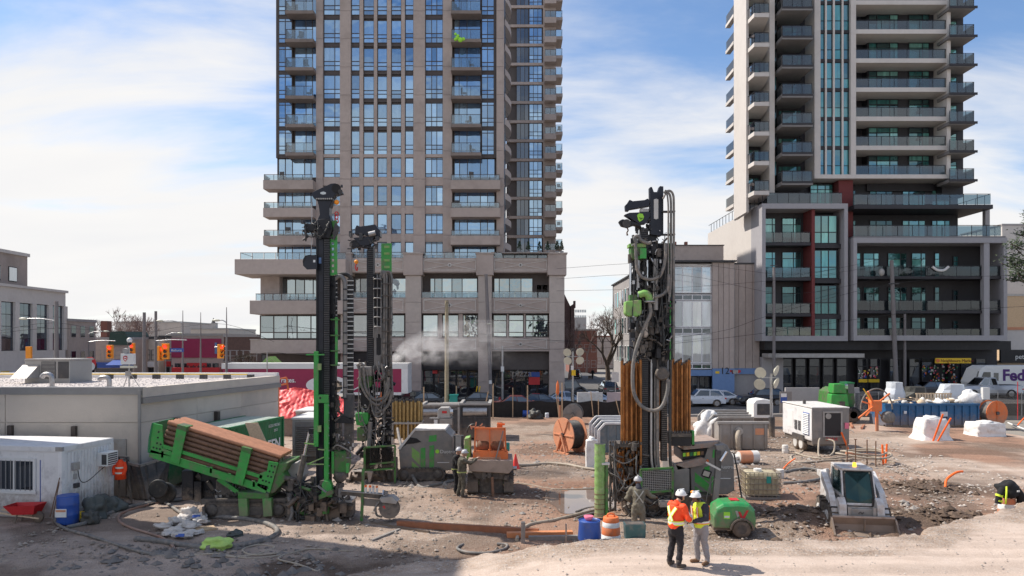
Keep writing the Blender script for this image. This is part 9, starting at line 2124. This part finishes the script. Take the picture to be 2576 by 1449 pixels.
def person(label,loc,rz,J,C,v=.011,helmet=True,extra=None):
 """Faces -Y. J: head tilt, elbows, wrists, knees, ankles; C: materials of skin, jacket, trousers, boots, helmet."""
 t=thing('person',label,'person',(0,0,0));lean=J.get('lean',0);zc=1.38;L0=lambda z:-lean*max(0,z-.9)
 hip=[(-.10,0,.92),(.10,0,.92)];sh=[(-.19,L0(1.42),1.42),(.19,L0(1.42),1.42)];neck=(0,L0(1.5)+.01,1.50);hd=(J.get('hx',0),L0(1.66)-J.get('nod',0)-.015,1.655-J.get('nod',0)*.25)
 kn,an,el,wr=J['kn'],J['an'],J['el'],J['wr']
 b=MB();limb(b,[(0,0,.95),(0,L0(1.2),1.2),(0,L0(1.40),1.40)],[.13,.125,.13]);limb(b,[neck,hd],[.055,.06])
 b.ell(hd,(.077,.098,.118),16,12);h=Vector(hd)
 b.ell(h+Vector((0,-.098,-.012)),(.014,.022,.024),8,6);b.ell(h+Vector((0,-.075,-.08)),(.04,.03,.03),8,6);b.ell(h+Vector((0,-.092,-.055)),(.026,.012,.009),8,5)
 for s in(-1,1):b.ell(h+Vector((s*.078,.01,-.01)),(.012,.024,.034),8,6);b.ell(h+Vector((s*.03,-.088,.02)),(.013,.012,.009),8,5)
 for i in(0,1):
  limb(b,[hip[i],kn[i],an[i]],[.075,.05,.038]);limb(b,[sh[i],el[i],wr[i]],[.05,.042,.03])
  w=Vector(wr[i]);d=(w-Vector(el[i])).normalized();hd_=J.get('hand',[None,None])[i];d=Vector(hd_).normalized()if hd_ else d;side=d.cross(Vector((0,0,1)));side=side.normalized()if side.length>.1 else Vector((1,0,0));nrm=side.cross(d)
  b.ell(w+d*.05,(.034,.034,.034),8,6);limb(b,[w,w+d*.085],[.028,.034],8)
  for k,(o_,ln)in enumerate(((-.030,.066),(-.010,.078),(.010,.074),(.029,.058))):p=w+d*.09+side*o_;limb(b,[p,p+d*ln*.5-nrm*.008,p+d*ln*.85-nrm*.034],[.0105,.0095,.008],6,2)
  p=w+d*.035-side*.03;limb(b,[p,p-side*.03+d*.03,p-side*.028+d*.06-nrm*.015],[.013,.011,.009],6,2)
 melt(b.build('body',C['skin'],t),v,1)
 jk=MB();limb(jk,[(0,.0,.98),(0,L0(1.1),1.1),(0,L0(1.34)+.01,1.34)],[.175,.172,.19],14);limb(jk,[(-.15,L0(1.40),1.39),(.15,L0(1.40),1.39)],[.10,.10],12);limb(jk,[(0,L0(1.44)+.02,1.42),(0,L0(1.5)+.03,1.50)],[.10,.075],12)
 for i in(0,1):limb(jk,[sh[i],el[i],Vector(el[i]).lerp(Vector(wr[i]),.93)],[.088,.068,.052],12)
 jo=jk.build('jacket',C['jacket'],t);melt(jo,.016,4)
 tr=MB();limb(tr,[(0,.005,.98),(0,.005,.86)],[.15,.155],14)
 for i in(0,1):limb(tr,[hip[i],kn[i],(an[i][0],an[i][1],an[i][2]+.02)],[.108,.08,.068],12)
 melt(tr.build('trousers',C['trousers'],t),.016,3)
 for i in(0,1):
  f=Vector((J.get('toe',(0,0))[i],-1,0)).normalized();a=Vector(an[i]);bt=MB();limb(bt,[a+Vector((0,0,.08)),(a.x,a.y,.07)],[.06,.056],10);limb(bt,[(a.x,a.y,.05),Vector((a.x,a.y,.042))+f*.17],[.05,.044],10);melt(bt.build('boot',C['boots'],t),.013,2)
 if helmet:
  hb=MB();prof=[(.125*math.cos(k*.157),.125*math.sin(k*.157))for k in range(11)];c=h+Vector((0,.0,.035));hb.lathe([(.128,-.012),(.13,0)]+prof[1:10]+[(.004,.127)],c,20);hb.ell(c+Vector((0,-.08,-.004)),(.10,.09,.012),16,6);hb.box(c+Vector((0,0,.122)),(.03,.2,.02));hb.build('helmet',C['helmet'],t)
 else:
  b2=MB();b2.ell(h+Vector((0,.012,.03)),(.088,.105,.105),14,10);b2.build('hair','fabric_black',t)
 if extra:extra(t,J,L0,h)
 place(t,loc,rz,C.get('s'));return t
def stripe(t,m,pts,w=.05,r=.012):MB().tube(pts,[w/2]*60,6,4).build('reflective_band',m,t)
def ring(t,m,c,rx,ry,hgt,tilt=0,name='reflective_band'):
 n=24;P=[]
 for k in range(n):
  a=k/n*6.283
  for z in(-hgt/2,hgt/2):P.append((c[0]+rx*math.cos(a),c[1]+ry*math.sin(a),c[2]+z))
 MB().add(P,[(2*k,(2*k+2)%(2*n),(2*k+3)%(2*n),2*k+1)for k in range(n)],True).build(name,m,t)
def band_back(t,m,a,b_,off,w=.055,name='reflective_band'):
 a,b_=Vector(a),Vector(b_);n=8;P=[]
 d=(b_-a).normalized();s=d.cross(Vector((0,1,0))).normalized()*w/2
 for k in range(n+1):
  p=a.lerp(b_,k/n);p.y=off(p.x,p.z);P+=[p-s,p+s]
 MB().add(P,[(2*k,2*k+2,2*k+3,2*k+1)for k in range(n)],True).build(name,m,t)
def ex1(t,J,L0,h):
 MB().ell(h+Vector((0,.028,-.01)),(.083,.082,.10),14,10).build('hair','fabric_black',t)
 ring(t,'hivis_lime_band',(0,L0(1.06),1.05),.192,.189,.10);ring(t,'hivis_silver',(0,L0(1.06),1.05),.195,.192,.05)
 for s in(-1,1):
  bk=lambda x,z:L0(z)+math.sqrt(max(.001,.197**2-x*x*.80))+.006
  for w,m in((.085,'hivis_lime_band'),(.045,'hivis_silver')):band_back(t,m,(s*.125,0,1.42),(-s*.06,0,1.10),(lambda x,z,e=(.002 if w<.05 else 0):bk(x,z)+e),w)
 for i in(0,1):
  e,w=Vector(J['el'][i]),Vector(J['wr'][i]);p=e.lerp(w,.55);d=(w-e).normalized()
  MB().cyl(p-d*.045,p+d*.045,.069,n=14).build('reflective_band','hivis_lime_band',t);MB().cyl(p-d*.022,p+d*.022,.072,n=14).build('reflective_band','hivis_silver',t)
 hb=MB();hb.ell((0,L0(1.47)+.09,1.46),(.13,.07,.08),14,8);melt(hb.build('hood','hivis_orange',t),.015,2)
z=gz(PX(1700,17.1),17.1)
man1=person('man in orange hi-vis jacket and white helmet seen from behind, looking at papers',(PX(1700,17.15),17.15,z),R(122),dict(lean=.10,nod=.075,kn=[(-.12,-.03,.50),(.13,-.02,.50)],an=[(-.13,.04,.09),(.16,.05,.09)],el=[(-.30,-.10,1.16),(.30,-.12,1.16)],wr=[(-.12,-.36,1.08),(.13,-.36,1.06)],toe=(-.2,.25)),dict(skin='skin',jacket='hivis_orange',trousers='trousers_dark',boots='boots_dark',helmet='white_clean',s=1.02),extra=ex1)
def ex2(t,J,L0,h):
 v=MB();limb(v,[(0,0,1.0),(0,L0(1.1),1.1),(0,L0(1.34)+.01,1.34)],[.19,.186,.20],14);limb(v,[(-.10,L0(1.40),1.40),(.10,L0(1.40),1.40)],[.10,.10],12);melt(v.build('vest','hivis_yellow',t),.016,3)
 ring(t,'orange_bright',(0,L0(1.06),1.05),.206,.204,.09);ring(t,'hivis_silver',(0,L0(1.06),1.05),.209,.207,.045)
 for s in(-1,1):
  for w,m,e in((.075,'orange_bright',.0),(.04,'hivis_silver',.003)):
   band_back(t,m,(s*.10,0,1.42),(s*.10,0,1.07),lambda x,z,e=e:L0(z)-math.sqrt(max(.001,.208**2-x*x))-.004-e,w);band_back(t,m,(s*.10,0,1.42),(s*.10,0,1.07),lambda x,z,e=e:L0(z)+math.sqrt(max(.001,.208**2-x*x))+.004+e,w)
 MB().ell(h+Vector((-.06,-.05,.13)),(.05,.05,.04),10,7).build('ear_muff','signal_orange',t);MB().ell(h+Vector((.10,.0,-.01)),(.035,.045,.055),10,7).build('ear_muff','black_steel',t)
 MB().box((-.17,.03,.80),(.10,.13,.16),rz=.2).build('glove_cloth','cloth_orange',t);q=MB();limb(q,[(0,L0(1.46)+.07,1.45),(0,L0(1.5)+.05,1.5)],[.10,.085],12);melt(q.build('hood','fabric_navy',t),.015,2)
z=gz(PX(1765,17.35),17.35)
person('man in yellow hi-vis vest over dark hoodie, white helmet with orange ear muffs, head bowed',(PX(1764,17.4),17.4,z),R(-62),dict(lean=.08,nod=.10,kn=[(-.11,-.05,.50),(.11,.0,.50)],an=[(-.12,.0,.09),(.13,.08,.09)],el=[(-.29,-.06,1.15),(.28,-.10,1.16)],wr=[(-.15,-.34,1.10),(.10,-.36,1.09)],toe=(-.3,.2)),dict(skin='skin_dark',jacket='fabric_navy',trousers='trousers_grey',boots='boots_brown',helmet='white_clean',s=.99),extra=ex2)
pz=gz(PX(1735,17.2),17.2)+1.10
p=MB();c=Vector((PX(1733,17.2),17.15,pz));n=6
p.add([c+Vector((-.10+.2*i/n,-.02+.02*math.sin(i),.05*math.sin(i*.8)+j*.28-.12))+Vector((0,.12*j,0))for i in range(n+1)for j in(0,1)],[(2*i,2*i+2,2*i+3,2*i+1)for i in range(n)]);tag(p.build('paper_sheet','white_clean'),'white paper sheet held between the two men in hi-vis','paper')
def ex3(t,J,L0,h):
 for s in(-1,1):band_back(t,'band_grey',(s*.13,0,1.42),(-s*.12,0,1.08),lambda x,z:L0(z)+math.sqrt(max(.001,.197**2-x*x*.8))+.006,.035)
 q=MB();limb(q,[(0,L0(1.47)+.06,1.46),(0,L0(1.54)+.03,1.53)],[.10,.085],12);melt(q.build('hood','fabric_navy',t),.015,2)
person('man in muddy olive coveralls with crossed reflective straps working at the drill',(PX(1606,22.4),22.4,gz(PX(1606,22.4),22.4)+.08),R(176),dict(lean=.06,nod=.03,kn=[(-.12,-.02,.50),(.12,-.02,.50)],an=[(-.14,.04,.09),(.14,.03,.09)],el=[(-.36,-.16,1.20),(.33,-.10,1.14)],wr=[(-.52,-.36,1.14),(.25,-.32,1.04)]),dict(skin='skin_dark',jacket='coverall',trousers='coverall',boots='boots_dark',helmet='helmet_grey',s=1.08),v=.014,extra=ex3)
def ex4(t,J,L0,h):ring(t,'band_lime',(0,L0(.9),.95),.19,.188,.05)
Y=28.9
person('worker in dark camouflage clothes reaching up to the tan tray of the tracked pump',(PX(1162,Y),Y,0),R(100),dict(lean=.05,nod=.05,kn=[(-.11,-.06,.50),(.11,.04,.50)],an=[(-.12,.0,.09),(.12,.14,.09)],el=[(-.24,-.30,1.30),(.26,-.28,1.28)],wr=[(-.16,-.56,1.46),(.16,-.56,1.42)]),dict(skin='skin',jacket='camo',trousers='camo',boots='boots_dark',helmet='helmet_grey',s=1.06),v=.016,extra=ex4)
person('worker in black clothes standing half hidden behind the camouflaged one',(PX(1148,29.6),29.6,0),R(80),dict(lean=.05,nod=.05,kn=[(-.11,-.03,.50),(.11,.02,.50)],an=[(-.12,.0,.09),(.12,.08,.09)],el=[(-.28,-.1,1.16),(.28,-.1,1.16)],wr=[(-.2,-.36,1.2),(.2,-.36,1.16)]),dict(skin='skin',jacket='fabric_black',trousers='fabric_black',boots='boots_dark',helmet='helmet_grey',s=1.06),v=.016,extra=ex4)
person('distant pedestrian in dark clothes pulling a small cart across the cross street',(PX(1491,122),122,.04),R(30),dict(kn=[(-.11,-.06,.50),(.11,.08,.50)],an=[(-.12,-.1,.09),(.12,.2,.09)],el=[(-.36,-.05,1.18),(.28,0,1.16)],wr=[(-.55,-.15,.98),(.28,-.14,.94)]),dict(skin='skin',jacket='fabric_black',trousers='fabric_black',boots='boots_dark',helmet='helmet_grey',s=1.0),v=.03,helmet=False)
t=thing('shopping_cart','small dark hand cart beside the distant pedestrian','cart',(PX(1484,122),122,.04));x=PX(1484,122)
MB().bx(x-.28,x+.28,121.8,122.2,.2,.65).build('basket','dark_grey',t);MB().bar((x+.2,122,.6),(x+.5,122,.98),.04).build('handle','dark_grey',t)
for s in(-.2,.2):MB().cyl((x+s,121.75,.14),(x+s,121.8,.14),.1,n=10).build('wheel','black_rubber',t)
# ======== steam from the drill head
def steam():
 m=bpy.data.materials.new('steam');m.use_nodes=True;nt=m.node_tree;N=nt.nodes;L=nt.links;N.clear()
 out=N.new('ShaderNodeOutputMaterial');pv=N.new('ShaderNodeVolumePrincipled');L.new(pv.outputs[0],out.inputs['Volume']);pv.inputs['Color'].default_value=(.93,.92,.92,1);pv.inputs['Anisotropy'].default_value=.2
 tc=N.new('ShaderNodeTexCoord');n=N.new('ShaderNodeTexNoise');n.inputs['Scale'].default_value=4.6;n.inputs['Detail'].default_value=6;n.inputs['Distortion'].default_value=1.0
 mp=N.new('ShaderNodeMapping');mp.inputs['Scale'].default_value=(2.2,1,1.2);L.new(tc.outputs['Generated'],mp.inputs[0]);L.new(mp.outputs[0],n.inputs['Vector'])
 sp=N.new('ShaderNodeSeparateXYZ');L.new(tc.outputs['Generated'],sp.inputs[0])
 def mt(op,a,b=None):
  k=N.new('ShaderNodeMath');k.operation=op
  for i,v_ in enumerate((a,b)):
   if v_ is None:continue
   if isinstance(v_,(int,float)):k.inputs[i].default_value=v_
   else:L.new(v_,k.inputs[i])
  return k.outputs[0]
 x,y,zz=sp.outputs[0],sp.outputs[1],sp.outputs[2]
 cz=mt('ADD',.18,mt('MULTIPLY',mt('POWER',x,.45),.55));rad=mt('ADD',.05,mt('MULTIPLY',mt('POWER',x,.5),.62))
 dz=mt('DIVIDE',mt('SUBTRACT',zz,cz),rad);dy=mt('DIVIDE',mt('SUBTRACT',y,.5),mt('ADD',rad,.05));d2=mt('ADD',mt('MULTIPLY',dz,dz),mt('MULTIPLY',dy,dy))
 fall=mt('MAXIMUM',mt('SUBTRACT',1,d2),0);fade=mt('POWER',mt('MAXIMUM',mt('SUBTRACT',1,x),0),.8)
 nz=mt('MULTIPLY',mt('MAXIMUM',mt('SUBTRACT',n.outputs[0],.42),0),7.5)
 dens=mt('MULTIPLY',mt('MULTIPLY',mt('MULTIPLY',fall,fade),nz),mt('DIVIDE',.40,mt('ADD',x,.2)));L.new(dens,pv.inputs['Density'])
 Y=36.0;b=MB().bx(PX(984,Y),PX(1300,Y),Y-1.3,Y+1.5,PZ(938,Y),PZ(805,Y));o=b.build('steam',m);tag(o,'pale steam plume drifting east from the far drill rig','steam');o['kind']='stuff'
steam()
# ======== chairs on the balconies
def chairs():
 q=random.Random(12);sel=[b for b in BALC if 8<b[3]<42];q.shuffle(sel);first=None
 for i,(x0,x1,y0,z)in enumerate(sel[:34]):
  x=q.uniform(x0+.5,x1-.5);y=y0+.55
  if first is None:
   first=thing('balcony_chair','small dark chair behind a glass balcony rail of the towers','chair',(0,0,0),'chairs on the tower balconies');o=first
   MB().bx(-.26,.26,-.26,.26,.40,.46).build('seat','dark_grey',o);MB().bx(-.26,.26,.20,.26,.46,.95).build('backrest','dark_grey',o)
   for a in(-.22,.22):
    for b in(-.22,.22):MB().bx(a-.02,a+.02,b-.02,b+.02,0,.40).build('leg','dark_grey',o)
  else:o=copy_tree(first)
  o.location=(x,y,z);o.rotation_euler=(0,0,q.uniform(0,6.28))
chairs()
